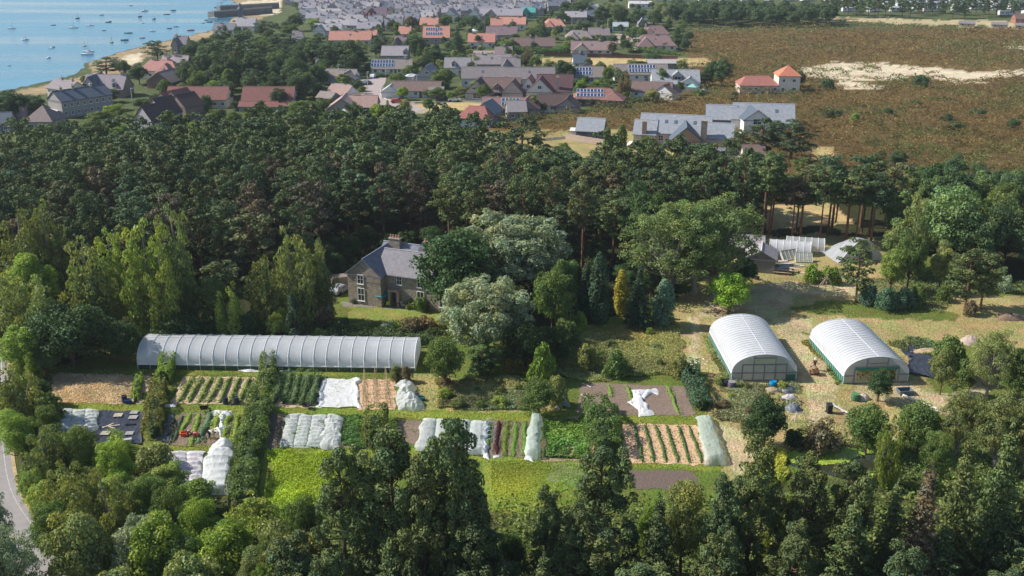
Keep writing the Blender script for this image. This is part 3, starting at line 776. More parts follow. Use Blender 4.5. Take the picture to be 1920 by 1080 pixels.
 ('pine', 1010, 250, 350, 60, 'pinefar', 'pine at the right of the massive dark pine'),
 ('pine', 835, 196, 262, 58, 'pinefar', 'round dark pine beside the little street'),
 ('spruce', 728, 186, 226, 28, 'mid', 'pointed conifer beside the street bend'),
 ('broad', 1555, 5, 46, 40, 'far', 'dark tree at the end of the far tree belt'),
]
for t in TREES:
    T(*t[:6], t[6])
# ------------------------------------------------------------------ trees along and inside the town
TOWN = [
 ('broad', 25, 165, 232, 80, 'pinefar'), ('broad', 65, 172, 228, 70, 'pinefar'), ('broad', 5, 190, 240, 50, 'pinefar'),
 ('pine', 200, 108, 142, 62, 'pinefar'), ('pine', 232, 112, 145, 40, 'pinefar'), ('broad', 160, 140, 160, 20, 'mid'), ('pine', 296, 74, 116, 46, 'pinefar'), ('pine', 262, 120, 158, 46, 'pinefar'),
 ('broad', 208, 164, 192, 42, 'dark'), ('broad', 312, 148, 185, 40, 'mid'), ('broad', 350, 175, 205, 30, 'mid'), ('broad', 268, 182, 205, 44, 'mid'),
 ('broad', 190, 205, 240, 60, 'mid'), ('broad', 215, 195, 225, 50, 'bright'), ('broad', 240, 210, 238, 40, 'mid'), ('broad', 170, 225, 262, 60, 'mid'), ('broad', 225, 235, 262, 44, 'bright'), ('broad', 265, 205, 235, 36, 'olive'),
 ('broad', 365, 225, 268, 44, 'bright'), ('broad', 410, 200, 235, 44, 'mid'), ('broad', 440, 205, 240, 40, 'mid'), ('broad', 405, 150, 182, 56, 'bright'),
 ('pine', 365, 70, 130, 56, 'pinefar'), ('pine', 395, 75, 140, 60, 'pinefar'), ('pine', 452, 64, 152, 92, 'pinefar'), ('pine', 425, 96, 168, 64, 'pinefar'), ('pine', 480, 90, 165, 60, 'pinefar'),
 ('pine', 500, 40, 78, 46, 'pinefar'), ('broad', 555, 24, 58, 36, 'pinefar'), ('broad', 500, 64, 110, 30, 'mid'), ('pine', 535, 62, 104, 50, 'pinefar'), ('broad', 545, 45, 72, 44, 'mid'), ('broad', 588, 34, 54, 28, 'bright'),
 ('broad', 520, 92, 135, 56, 'mid'), ('pine', 590, 75, 132, 50, 'pinefar'), ('pine', 556, 105, 175, 66, 'pinefar'), ('broad', 478, 140, 175, 44, 'mid'), ('broad', 520, 140, 180, 56, 'pinefar'), ('pine', 570, 130, 185, 60, 'pinefar'),
 ('pine', 612, 80, 140, 44, 'pinefar'), ('pine', 650, 68, 132, 62, 'pinefar'), ('pine', 672, 90, 132, 40, 'pinefar'), ('pine', 720, 66, 110, 46, 'pinefar'), ('pine', 705, 80, 108, 30, 'pinefar'), ('pine', 780, 62, 108, 52, 'pinefar'),
 ('spruce', 787, 80, 122, 28, 'mid'), ('pine', 815, 88, 120, 46, 'pinefar'), ('broad', 795, 105, 135, 38, 'pinefar'), ('broad', 835, 95, 120, 36, 'mid'), ('spruce', 858, 48, 112, 48, 'pinefar'), ('broad', 850, 105, 122, 30, 'olive'),
 ('broad', 835, 28, 56, 34, 'far'), ('broad', 885, 28, 56, 46, 'far'), ('spruce', 912, 35, 66, 24, 'far'), ('broad', 770, 26, 58, 30, 'brown'), ('broad', 735, 34, 60, 22, 'far'),
 ('broad', 1010, 50, 72, 30, 'far'), ('spruce', 1018, 32, 74, 30, 'far'), ('broad', 830, 125, 165, 52, 'mid'), ('broad', 770, 118, 150, 40, 'mid'), ('broad', 745, 135, 158, 40, 'mid'), ('broad', 755, 160, 188, 30, 'bright'),
 ('broad', 820, 162, 188, 44, 'mid'), ('broad', 905, 155, 190, 30, 'mid'), ('broad', 845, 170, 190, 20, 'bright'), ('birch', 990, 86, 126, 26, 'brown'), ('broad', 945, 68, 88, 24, 'olive'), ('broad', 965, 108, 130, 36, 'mid'),
 ('pine', 1058, 108, 156, 50, 'pinefar'), ('broad', 1030, 112, 130, 34, 'olive'), ('broad', 1140, 122, 160, 26, 'mid'), ('birch', 1170, 132, 184, 28, 'brown'), ('broad', 1240, 124, 165, 32, 'mid'), ('broad', 1122, 150, 178, 50, 'mid'), ('broad', 1090, 145, 175, 26, 'bright'),
 ('broad', 1225, 98, 122, 40, 'far'), ('broad', 1195, 112, 135, 50, 'far'), ('broad', 1272, 60, 94, 36, 'far'), ('broad', 1148, 76, 104, 22, 'brown'), ('broad', 1190, 52, 70, 16, 'far'), ('broad', 1068, 66, 84, 22, 'mid'), ('broad', 1100, 38, 56, 36, 'far'), ('broad', 1050, 20, 44, 34, 'far'),
 ('broad', 1130, 8, 48, 44, 'far'), ('broad', 1160, 4, 50, 42, 'far'), ('broad', 1195, 15, 52, 36, 'far'), ('broad', 1225, 15, 56, 40, 'far'), ('broad', 1090, 0, 28, 50, 'far'), ('broad', 1060, 0, 22, 30, 'far'), ('broad', 640, 2, 20, 26, 'far'), ('broad', 690, 0, 16, 24, 'bright'), ('broad', 810, 4, 22, 22, 'far'), ('broad', 960, 8, 26, 20, 'far'), ('broad', 1020, 0, 12, 40, 'far'),
 ('broad', 640, 205, 225, 22, 'bright'), ('broad', 605, 180, 215, 30, 'mid'), ('shrub', 727, 164, 174, 12, 'gold'), ('shrub', 732, 172, 182, 12, 'gold'), ('broad', 1310, 165, 185, 34, 'mid'), ('broad', 680, 160, 176, 18, 'mid'), ('broad', 635, 150, 168, 26, 'bright'),
 ('broad', 560, 185, 230, 60, 'mid'), ('broad', 600, 215, 250, 40, 'mid'), ('broad', 500, 205, 238, 40, 'mid'), ('broad', 470, 200, 235, 30, 'bright'), ('broad', 1275, 150, 178, 20, 'mid'), ('broad', 1020, 190, 212, 16, 'far'), ('broad', 1110, 184, 200, 12, 'far'),
 ('broad', 120, 225, 262, 44, 'pinefar'), ('broad', 310, 185, 215, 36, 'olive'), ('pine', 420, 120, 160, 40, 'pinefar'), ('broad', 900, 104, 120, 30, 'mid'), ('broad', 870, 120, 140, 26, 'mid'), ('broad', 1320, 135, 160, 40, 'far'),
]
WORD = {'pine': 'pine', 'broad': 'broadleaf tree', 'spruce': 'conifer', 'birch': 'slender tree', 'shrub': 'shrub'}
TONE = dict(pinefar='dark green', far='blue green', mid='green', bright='light green', olive='olive', brown='brownish', gold='yellow', dark='deep green')
def where(x, y):
    h = 'left of the coastal terrace' if x < 110 else 'by the shore houses' if x < 340 else 'in the dense grove before the harbour' if x < 600 else 'left of the street' if x < 720 else 'around the street gardens' if x < 1010 else 'among the brown roofed bungalows' if x < 1300 else 'at the heath edge'
    return ('far back ' if y < 70 else '') + h
for i, t in enumerate(TOWN):
    if t[0] == 'pine' and i % 3: t = ('broad',) + t[1:]
    lb = '%s %s %s' % (TONE[t[5]], WORD[t[0]], where(t[1], t[3]))
    T(*t, lb, 'trees: ' + lb)
REST = []
# ------------------------------------------------------------------ random planting inside polygons
def scatter(poly, spacing, n=40000, seed=5, avoid=()):
    r = np.random.default_rng(seed)
    xs = [p[0] for p in poly]; ys = [p[1] for p in poly]
    c = [at(min(xs), min(ys)), at(max(xs), min(ys)), at(min(xs), max(ys)), at(max(xs), max(ys))]
    X = r.uniform(min(p.x for p in c), max(p.x for p in c), n); Y = r.uniform(min(p.y for p in c), max(p.y for p in c), n)
    zc = Y * math.cos(TH) + CAMH * math.sin(TH)
    px = X / zc * FPX + 960; py = 540 + FPX * np.tan(np.arctan(CAMH / Y) - TH)
    k = inpoly(px, py, poly)
    for a in avoid: k &= ~inpoly(px, py, a)
    X, Y, px, py = X[k], Y[k], px[k], py[k]
    out = []; cell = {}
    for i in range(len(X)):
        g = (int(X[i] // spacing), int(Y[i] // spacing)); ok = True
        for a in (-1, 0, 1):
            for b in (-1, 0, 1):
                for j in cell.get((g[0] + a, g[1] + b), ()):
                    if (X[i] - X[j]) ** 2 + (Y[i] - Y[j]) ** 2 < spacing ** 2: ok = False
        if ok: cell.setdefault(g, []).append(i); out.append((X[i], Y[i], px[i], py[i]))
    return out
WOOD = [(-260, 350), (0, 342), (150, 330), (240, 330), (330, 320), (560, 306), (640, 300), (860, 300), (900, 335), (960, 360), (1060, 385), (1150, 385), (1300, 380), (1420, 402), (1650, 415), (1700, 440), (1640, 458), (1420, 452), (1400, 440), (1240, 470), (1180, 500), (1100, 520), (1000, 500), (840, 492), (820, 468), (640, 474), (600, 520), (440, 540), (240, 560), (0, 540), (-260, 560)]
HOUSEGAP = [(600, 460), (830, 460), (860, 560), (600, 560)]
pts = scatter(WOOD, 5.1, seed=8, avoid=[HOUSEGAP, [(1435, 300), (1560, 300), (1560, 434), (1435, 434)]])
pts += scatter([(1425, 436), (1640, 440), (1640, 458), (1420, 454)], 4.6, seed=9)
pts.sort(key=lambda p: -p[3])
fronts = []
NPINE = 300 - sum(1 for t in TREES if t[0] in ('pine', 'forepine')) - 80
keep, rest = pts[:NPINE], pts[NPINE:]
print('WOOD pines', len(pts), 'individual', len(keep))
for X, Y, px, py in keep:
    side = 'left part of the pine wood' if px < 500 else 'pine wood behind the stone house' if px < 1150 else 'right part of the pine wood'
    hb = 'front row' if py > 455 else 'inner rows'
    tree_at('barepine' if (px > 1390 and py > 425) or (620 < px < 1150 and py > 470) else 'pine', X, Y, random.choice([random.uniform(13.5, 17.5), random.uniform(11, 15)]), random.uniform(2.6, 4.4), random.choice(['pine', 'pine', 'pine2', 'pinefar', 'pine', 'pine2', 'pine', 'pine', 'pinefar', (.13, .15, .06), (.13, .15, .06), (.14, .115, .07)]), 'tall bare stemmed pine in the %s of the %s' % (hb, side), 'pines: %s, %s' % (side, hb))
def stuff_trees(name, pts, kinds, cols, hr, rr, label, cat, trunks=True):
    V = []; Q = []; Cc = []; off = 0; TV = []; TF = []
    mbt = MB()
    for X, Y, px, py in pts:
        tm, cmh, H, Rr = random.choice(VAR[random.choice(kinds)])
        key = cmh.name
        if key not in _vc:
            co = np.zeros(len(cmh.vertices) * 3, np.float32); cmh.vertices.foreach_get('co', co); cc = np.zeros(len(cmh.vertices) * 4, np.float32); cmh.color_attributes['Col'].data.foreach_get('color', cc)
            _vc[key] = (co.reshape(-1, 4, 3), cc.reshape(-1, 4, 4)[:, :, :3])
        co, cc = _vc[key]
        k = slice(random.randrange(2), None, 2)
        co, cc = co[k], cc[k]
        h = random.uniform(*hr); rad = random.uniform(*rr); a = random.uniform(0, 6.28)
        m = co.mean(1, keepdims=True); co = (m + (co - m) * 1.35) * np.array([rad / Rr, rad / Rr, h / H])
        x = co[..., 0] * math.cos(a) - co[..., 1] * math.sin(a) + X; y = co[..., 0] * math.sin(a) + co[..., 1] * math.cos(a) + Y
        V.append(np.stack([x, y, co[..., 2]], -1).reshape(-1, 3))
        c = np.array(COL[random.choice(cols)]) * random.uniform(.84, 1.18)
        Cc.append((cc * c).reshape(-1, 3))
        if trunks: mbt.tube([(X, Y, 0), (X, Y, h * .8)], [.2, .08], 4, 1, cap=False)
    V = np.concatenate(V); Cc = np.concatenate(Cc); nq = len(V) // 4
    q = np.arange(nq * 4).reshape(-1, 4)
    if mbt.v:
        q = np.concatenate([q, np.array(mbt.f) + len(V)]); V = np.concatenate([V, np.array(mbt.v)]); Cc = np.concatenate([Cc, np.tile([.15, .09, .06], (len(mbt.v), 1))])
    me = npmesh(name, V, q, [NEEDLE], Cc)
    o = link(name, me, col=(1, 1, 1)); tag(o, label, cat, kind='stuff')
_vc = {}
stuff_trees('pine_wood', rest, ['pine'], ['pinefar', 'pine', 'pine2'], (12, 16.5), (3.0, 4.3), 'dark pine canopy stretching back towards the town', 'pine wood')
# broadleaf margin of the wood on the right and at its back edge
for X, Y, px, py in scatter([(1660, 420), (1760, 380), (1960, 400), (2100, 440), (2100, 530), (1900, 512), (1700, 470)], 6.5, seed=12):
    tree_at(random.choice(['broad', 'broad', 'birch']), X, Y, random.uniform(9, 13), random.uniform(3.3, 4.6), random.choice(['far', 'mid', 'airy', 'dark']), 'mixed tree in the thicket right of the pine wood', 'trees in the thicket right of the pine wood')
for X, Y, px, py in scatter([(1040, 330), (1200, 322), (1400, 335), (1640, 350), (1640, 385), (1300, 372), (1050, 370)], 6.5, seed=13):
    tree_at(random.choice(['broad', 'pine', 'broad']), X, Y, random.uniform(6, 9), random.uniform(2.8, 3.8), random.choice(['far', 'pine', 'mid']), 'lower tree on the far edge of the wood before the slate roofed houses', 'trees on the far edge of the wood')
for X, Y, px, py in scatter([(1700, 330), (1930, 330), (1930, 380), (1720, 370)], 7, seed=14):
    tree_at('broad', X, Y, random.uniform(2.5, 4.5), random.uniform(2, 3.2), random.choice(['far', 'mid']), 'scattered tree where the heath meets the wood', 'trees where the heath meets the wood')
for X, Y, px, py in scatter([(1440, 196), (1700, 196), (1960, 215), (1960, 245), (1660, 242), (1440, 220)], 13, seed=15, n=900):
    if px > 1560: tree_at('shrub', X, Y, random.uniform(1.6, 3), random.uniform(2, 4), 'far', 'dark green bush among the brown heath', 'dark bushes among the heath')
for X, Y, px, py in scatter([(560, 60), (1290, 40), (1300, 120), (1230, 190), (1010, 214), (830, 236), (640, 220), (560, 250), (330, 262), (240, 262), (340, 130), (420, 70), (520, 50)], 8, seed=25, n=6000):
    if (672 < px < 800 and 140 < py < 216) or (990 < px < 1330 and 100 < py < 132) or (780 < px < 940 and 188 < py < 208): continue
    if py < 160 or random.random() < .7: REST.append((X, Y, px, py)); continue
    tree_at(random.choice(['broad', 'broad', 'shrub', 'dense']), X, Y, random.uniform(2.2, 6.0), random.uniform(1.6, 3.4), random.choice(['far', 'mid', 'pinefar', 'mid', 'olive', 'bright']), 'garden tree or bush among the town houses', 'small garden trees among the town houses')
for X, Y, px, py in scatter([(540, 2), (1100, 2), (1300, 12), (1290, 40), (700, 56), (580, 50)], 12, seed=26, n=2600):
    REST.append((X, Y, px, py))
for X, Y, px, py in scatter([(360, 110), (430, 80), (520, 100), (600, 110), (680, 112), (680, 140), (600, 160), (590, 200), (560, 210), (360, 190), (340, 150)], 7.5, seed=27, n=2600):
    tree_at(random.choice(['broad', 'dense', 'broad', 'pine']), X, Y, random.uniform(6, 11), random.uniform(3.2, 4.8), random.choice(['pinefar', 'far', 'pinefar', 'mid']), 'dark tree packed in the grove between harbour and street', 'trees in the grove between harbour and street')
# far belt and the pines before the caravans
BELT = []
for X, Y, px, py in scatter([(1258, 26), (1400, 30), (1550, 36), (1550, 50), (1400, 52), (1262, 50)], 6.5, seed=16, n=3000)[:70]:
    BELT.append((X, Y, px, py))
stuff_trees('garden_trees', REST, ['broad', 'dense'], ['far', 'mid', 'pinefar', 'olive'], (2.4, 6.5), (1.7, 3.4), 'small garden trees and bushes between the houses of the town', 'garden trees', False)
stuff_trees('tree_belt', BELT, ['broad'], ['far'], (9, 12), (4, 5.4), 'dark far belt of trees behind the heath', 'tree belt')
for i in range(34):
    x = 1545 + i * 11.5 + random.uniform(-4, 4); yb = random.uniform(24, 36)
    p = at(x, yb); tree_at('pine', p.x, p.y, random.uniform(10, 13), random.uniform(3, 4), 'far', 'slender pine in the row before the caravans', 'row of pines before the caravans')
# near the camera: the strip of trees along the bottom
for X, Y, px, py in scatter([(560, 1190), (900, 1200), (1000, 1240), (1100, 1170), (1960, 1130), (2150, 1300), (2150, 1500), (560, 1500)], 5.4, seed=17, n=9000):
    kd = random.choice(['forepine', 'forepine', 'spruce'] if px < 1550 else ['spruce', 'spruce', 'forepine'])
    tree_at(kd, X, Y, random.uniform(8.5, 12.5), random.uniform(3.0, 4.2), random.choice(['fore', 'pine', 'fore'] if px < 1550 else ['pine2', 'pine', 'brown' if random.random() < .3 else 'pine2']), 'dark %s in the band of trees along the bottom edge' % ('pine' if kd == 'forepine' else 'spruce'), 'band of dark %ss along the bottom edge' % ('pine' if kd == 'forepine' else 'spruce'))
for X, Y, px, py in scatter([(150, 1120), (560, 1120), (560, 1400), (250, 1400)], 5.0, seed=18, n=4000):
    tree_at(random.choice(['broad', 'birch', 'broad']), X, Y, random.uniform(8, 11), random.uniform(3, 4), random.choice(['mid', 'bright', 'olive']), 'leafy tree in the bottom left band', 'leafy trees in the bottom left band')
for X, Y, px, py in scatter([(20, 640), (110, 640), (108, 860), (300, 880), (330, 960), (520, 1000), (600, 1080), (560, 1120), (200, 1120), (70, 960), (34, 860)], 4.6, seed=19, n=4000):
    if px > 90 and py < 850: continue
    tree_at(random.choice(['broad', 'birch', 'shrub']), X, Y, random.uniform(3.0, 5.5), random.uniform(2, 3), random.choice(['mid', 'bright', 'olive', 'birchb']), 'bush filling the thicket between the road and the beds', 'bushes filling the thicket by the road')
# ------------------------------------------------------------------ leafy surfaces: hedges, rows, patches
def strip_leaves(line, w, h, dens, leaf, seed, lump=.35, top=.5, **k):
    """foliage over a long mound following a ground line of world points"""
    r = np.random.default_rng(seed); P = []; N = []; Cc = []
    for i in range(len(line) - 1):
        a, b = np.array(line[i][:2]), np.array(line[i + 1][:2]); L = np.linalg.norm(b - a)
        n = int(L * (w + 2 * h) * dens)
        if n < 1: continue
        t = r.uniform(0, 1, n); th = r.uniform(0, math.pi, n)
        d = (b - a) / L; nr = np.array([-d[1], d[0]])
        base = a + (b - a) * t[:, None]
        lm = 1 + lump * (vnoise(base[:, 0] + 50, base[:, 1] + th * 1.2, max(.8, h * .6), seed) - .5) * 2
        sg = np.sign(np.cos(th)); u = sg * np.abs(np.cos(th)) ** top * w / 2 * lm; z = np.abs(np.sin(th)) ** top * h * lm * r.uniform(.75, 1.02, n)
        p = np.column_stack([base + nr * u[:, None], z]); nn = np.column_stack([nr[None] * (np.cos(th))[:, None], np.sin(th)])
        P.append(p); N.append(nn)
    P = np.concatenate(P); N = np.concatenate(N)
    v = (r.uniform(.7, 1.3, len(P)) * (.8 + .4 * vnoise(P[:, 0] + 99, P[:, 1], 1.2, seed + 1)))[:, None]
    return leaves(P, N, leaf, r, col=v * np.ones(3), **k)
def core(mb, line, w, h):
    vs = []; fs = []
    for i, p in enumerate(line):
        q = Vector(line[min(i + 1, len(line) - 1)]) - Vector(line[max(i - 1, 0)]); q.z = 0; q.normalize(); nr = Vector((-q.y, q.x, 0)) * w / 2 * (.25 if i in (0, len(line) - 1) else .6); p = Vector((p[0], p[1], 0))
        vs += [p - nr, p - nr * .85 + Vector((0, 0, h * (.25 if i in (0, len(line) - 1) else .6))), p + nr * .85 + Vector((0, 0, h * (.25 if i in (0, len(line) - 1) else .6))), p + nr]
        if i: b = 4 * i; fs += [(b - 4, b - 3, b + 1, b), (b - 3, b - 2, b + 2, b + 1), (b - 2, b - 1, b + 3, b + 2)]
    fs += [(0, 1, 2, 3), tuple(len(vs) - 4 + k for k in (3, 2, 1, 0))]
    mb.add(vs, fs)
TWIG = mat('hedge_twigs', (.05, .085, .025), .95, .3, 4)
def hedge(px_line, w, h, col, label, seed=1, dens=46, leaf=.25, name='hedge', cat='hedge', kind=None, group=None, lump=.35, **k):
    line = [at(*p) for p in smooth_line(px_line, 3)]
    Q, q, c = strip_leaves(line, w, h, dens, leaf, seed, lump, **k)
    mb = MB(); core(mb, line, w, h)
    V = np.concatenate([Q, np.array(mb.v)]); F = np.concatenate([q, np.array(mb.f) + len(Q)])
    me = npmesh(name, V, F, [LEAF, TWIG], np.concatenate([c, np.full((len(mb.v), 3), .35)]))
    mi = np.zeros(len(F), np.int32); mi[len(q):] = 1; me.polygons.foreach_set('material_index', mi)
    o = link(name, me, col=COL[col] if isinstance(col, str) else col)
    return tag(o, label, cat, group, kind)
hedge([(320, 690), (306, 722)], 2.4, 2.6, 'bright', 'bright green topped hedge between the straw plot and the squash rows', 3)
hedge([(303, 728), (292, 770), (288, 822)], 2.2, 2.0, (.19, .19, .05), 'olive clipped hedge between the black sheet and the crop rows', 4)
hedge([(507, 690), (500, 735)], 2.2, 2.4, (.16, .21, .06), 'upper pale part of the tall middle hedge beside the bean rows', 5)
hedge([(492, 748), (484, 800), (470, 850), (460, 900), (455, 960)], 2.8, 2.3, 'mid', 'long dark green middle hedge running down to the bottom trees', 6, lump=.5)
hedge([(706, 782), (702, 842)], 2.6, 2.0, (.16, .20, .045), 'square olive hedge right of the cabbage bed', 7)
hedge([(1118, 768), (1128, 810), (1138, 858)], 3.6, 2.6, (.12, .19, .05), 'thick soft green hedge left of the strawberry bed', 8)
hedge([(1292, 708), (1305, 740), (1318, 770)], 2.6, 1.8, (.085, .15, .085), 'blue green clipped hedge right of the bare soil beds', 9, lump=.2)
hedge([(263, 710), (253, 755)], 1.0, 1.1, 'bright', 'narrow leafy row at the right edge of the straw plot', 10, leaf=.22, name='bean_row', cat='bean row')
hedge([(575, 634), (700, 637), (835, 645)], 3.0, 1.8, (.10, .14, .05), 'trimmed hedge behind the long polytunnel', 11)
hedge([(1290, 700), (1312, 702)], 1.6, 2.2, (.18, .24, .08), 'white flowering elder bush at the head of the blue green hedge', 12, name='elder_bush', cat='bush')
hedge([(930, 86), (960, 99), (1000, 101), (1055, 100), (1066, 88)], 2.6, 3.0, (.12, .22, .04), 'tall clipped green hedge round the long brown bungalow', 13, dens=5, leaf=.5)
hedge([(1178, 97), (1275, 104)], 2.5, 2.2, (.12, .20, .04), 'green garden hedge below the hipped brown bungalow', 14, dens=5, leaf=.5)
hedge([(692, 144), (740, 145)], 2.0, 1.8, (.08, .12, .04), 'dark hedge at the head of the street', 15, dens=6, leaf=.4)
hedge([(940, 212), (985, 214)], 1.6, 1.8, (.25, .30, .03), 'yellow green hedge below the bungalow with solar panels', 16, dens=6, leaf=.4)
hedge([(1180, 194), (1240, 184), (1275, 178)], 2, 1.6, (.09, .14, .04), 'dark hedge along the heath below the brown bungalow', 17, dens=6, leaf=.4)
r = np.random.default_rng(5)
p = at(1302, 703); n = 130
P = np.column_stack([p.x + r.normal(0, .8, n), p.y + r.normal(0, .6, n), r.uniform(1.3, 2.4, n)])
Q, q, c = leaves(P, np.tile([0, -.5, 1.0], (n, 1)), .22, r, jit=.4)
e = bpy.data.objects['elder_bush']; o = link('flowers', npmesh('flowers', Q, q, LEAF, c), e, col=(.75, .75, .55))

def crop_rows(name, cat, label, p0s, p1s, w, h, col, leaf, dens, seed, gap=0.0, lump=.8, group=None, top=.8, **k):
    """rows from p0s[i] to p1s[i]; each row is its own planting"""
    for i, (a, b) in enumerate(zip(p0s, p1s)):
        A, B = at(*a), at(*b); L = (B - A).length
        n = max(2, int(L / 1.0)); line = [A.lerp(B, j / n) + Vector((random.uniform(-.12, .12), 0, 0)) for j in range(n + 1)]
        Q, q, c = strip_leaves(line, w, h, dens, leaf, seed + i, lump, top, **k)
        if gap: # separate plants
            m = Q.reshape(-1, 4, 3).mean(1); s = np.hypot(m[:, 0] - A.x, m[:, 1] - A.y); keepm = (np.sin(s / gap * 2 * math.pi) > -.55)
            Q = Q.reshape(-1, 4, 3)[keepm].reshape(-1, 3); c = c.reshape(-1, 4, 3)[keepm].reshape(-1, 3); q = np.arange(len(Q)).reshape(-1, 4)
        mb = MB(); core(mb, line, w, h * 1.25)
        V = np.concatenate([Q, np.array(mb.v)]); F = np.concatenate([q, np.array(mb.f) + len(Q)]); c = np.concatenate([c, np.full((len(mb.v), 3), .7)])
        o = link(name, npmesh(name, V, F, LEAF, c), col=col)
        tag(o, label if isinstance(label, str) else label[i], cat, group, 'stuff')
def lin(a, b, n): return [(a[0] + (b[0] - a[0]) * i / (n - 1), a[1] + (b[1] - a[1]) * i / (n - 1)) for i in range(n)]
crop_rows('squash_row', 'squash row', 'bushy squash plants in a row on straw', lin((362, 708), (486, 710), 8), lin((334, 755), (468, 757), 8), .8, .5, (0.280, 0.350, 0.098), .24, 26, 30, group='squash rows left of the middle hedge', gap=1.3)
crop_rows('bean_row', 'bean row', 'tall dense broad bean row right of the middle hedge', lin((530, 702), (599, 706), 5), lin((516, 757), (582, 762), 5), .95, .95, (0.147, 0.224, 0.091), .16, 60, 45, group='broad bean rows')
crop_rows('onion_row', 'vegetable row', 'bright green leafy vegetable row near the kneeling workers', [(358, 776), (375, 776)], [(338, 815), (358, 838)], .8, .3, (0.308, 0.448, 0.070), .13, 60, 60, group='bright rows near the workers')
crop_rows('cabbage_row', 'cabbage row', 'blue green cabbage row behind the bending worker', [(395, 774)], [(372, 832)], 1.0, .4, (0.182, 0.308, 0.154), .2, 40, 65)
crop_rows('leek_row', 'leek row', 'sparse grey green row at the left of the workers', [(342, 780), (325, 800)], [(326, 830), (318, 835)], .5, .3, (0.168, 0.210, 0.126), .14, 30, 68, group='sparse rows left of the workers')
crop_rows('potato_row', 'potato row', 'yellow green potato row right of the white fleece strip', [(412, 778), (430, 778), (446, 778), (462, 776)], [(400, 815), (418, 832), (437, 835), (452, 834)], .85, .5, (0.322, 0.420, 0.070), .17, 50, 72, group='potato rows beside the middle hedge')
crop_rows('strawberry_row', 'strawberry row', 'narrow green row on peach coloured straw', lin((1188, 796), (1292, 799), 6), lin((1206, 867), (1316, 869), 6), .42, .3, (0.140, 0.238, 0.070), .16, 60, 80, gap=.8, group='strawberry rows')
crop_rows('salad_row', 'salad row', ['bright green grassy row under the blue hoops', 'dark red lettuce row', 'yellow green salad row right of the red lettuces', 'pale green salad row in the middle of the small beds', 'bright salad row left of the netted mound'],
          [(917, 792), (934, 790), (951, 790), (967, 790), (984, 790)], [(913, 842), (931, 852), (945, 856), (962, 857), (982, 856)], .78, .22, (0.224, 0.378, 0.070), .12, 90, 90)
for o in [o for o in bpy.data.objects if o.name.startswith('salad_row')]:
    if 'red' in o['label'] and 'right' not in o['label']: o.color = (.10, .03, .035, 1)
    if 'yellow' in o['label']: o.color = (.22, .30, .05, 1)
crop_rows('seedling_row', 'seedling row', 'thin light green row across bare soil', [(1140, 722), (1174, 724), (1252, 724)], [(1148, 745), (1190, 766), (1274, 778)], .7, .25, (0.280, 0.420, 0.084), .13, 45, 100, group='light green rows on the bare soil beds')
def patch(name, cat, label, poly, n, h, col, leaf, seed, big=1.4, jit=.8, aspect=1.0, vary_=.5, z0=0.0, mask=None, m=None, rag=14):
    r = np.random.default_rng(seed)
    xs = [p[0] for p in poly]; ys = [p[1] for p in poly]
    x = r.uniform(min(xs), max(xs), n * 3); y = r.uniform(min(ys), max(ys), n * 3); wx, wy = atn(x, y); k = inpoly(x + (vnoise(wx, wy, 2.5, seed) - .5) * rag * 2, y + (vnoise(wx, wy, 2.5, seed + 7) - .5) * rag, poly); x, y = x[k][:n], y[k][:n]
    gx, gy = atn(x, y); hm = vnoise(gx, gy, big, seed) * .7 + vnoise(gx, gy, big * .4, seed + 1) * .3
    if mask: kk = hm > mask; gx, gy, hm = gx[kk], gy[kk], hm[kk]
    z = z0 + h * hm * r.uniform(.35, 1.0, len(gx))
    vary_ = vary_ if 'grass' in name else .3
    v = (r.uniform(.7, 1.3, len(gx)) * (1 - vary_ + 2 * vary_ * vnoise(gx, gy, big * 2.5, seed + 2)))[:, None]
    hue = (vnoise(gx, gy, big * 4, seed + 3) - .5)[:, None] * (.1 if 'straw' in label else .75 if 'grass' in name else .3)
    Q, q, c = leaves(np.column_stack([gx, gy, z]), np.tile([0, 0, 1.0], (len(gx), 1)), leaf, r, 0, aspect, v * np.hstack([1 + hue, np.ones_like(hue), 1 - hue]), jit)
    return tag(link(name, npmesh(name, Q, q, m or LEAF, c), col=col), label, cat, kind='stuff')
patch('potato_field', 'potato field', 'dense bright yellow green crop filling the field beside the middle hedge', [(502, 846), (645, 850), (660, 900), (650, 985), (496, 985)], 26000, .6, (0.336, 0.476, 0.042), .17, 201)
patch('cabbage_patch', 'cabbage patch', 'deep green leafy cabbage bed left of the square olive hedge', [(638, 781), (687, 783), (684, 842), (634, 840)], 6000, .5, (0.140, 0.266, 0.070), .24, 202, .7)
patch('squash_patch', 'squash patch', 'sprawling green squash patch with bare spots right of the netted mound', [(1020, 786), (1100, 784), (1108, 864), (1018, 862)], 9000, .6, (0.182, 0.308, 0.063), .27, 203, .9, mask=.26)
patch('long_grass', 'long grass', 'rough dry grass and weeds below the flat topped tree', [(815, 712), (990, 708), (990, 770), (815, 768)], 16000, .6, (0.308, 0.294, 0.126), .16, 204, 1.6, 1.2, 2.4)
patch('long_grass', 'long grass', 'rough meadow of tall grass left of the first wide polytunnel', [(1050, 615), (1265, 605), (1285, 650), (1275, 700), (1100, 716), (1050, 700), (950, 706), (950, 640), (1000, 620)], 30000, .7, (0.322, 0.308, 0.112), .16, 205, 2.2, 1.2, 2.4)
patch('long_grass', 'long grass', 'tall weeds between the blue green hedge and the dark rounded tree', [(1335, 700), (1400, 722), (1500, 722), (1500, 760), (1400, 800), (1345, 790)], 9000, .6, (0.322, 0.280, 0.126), .15, 206, 2, 1.2, 2.4, mask=.35)
patch('long_grass', 'long grass', 'weeds along the wide polytunnel sides', [(1318, 630), (1330, 630), (1372, 712), (1350, 716)], 3500, .5, (0.280, 0.280, 0.098), .15, 207, 1.4, 1.2, 2.4)
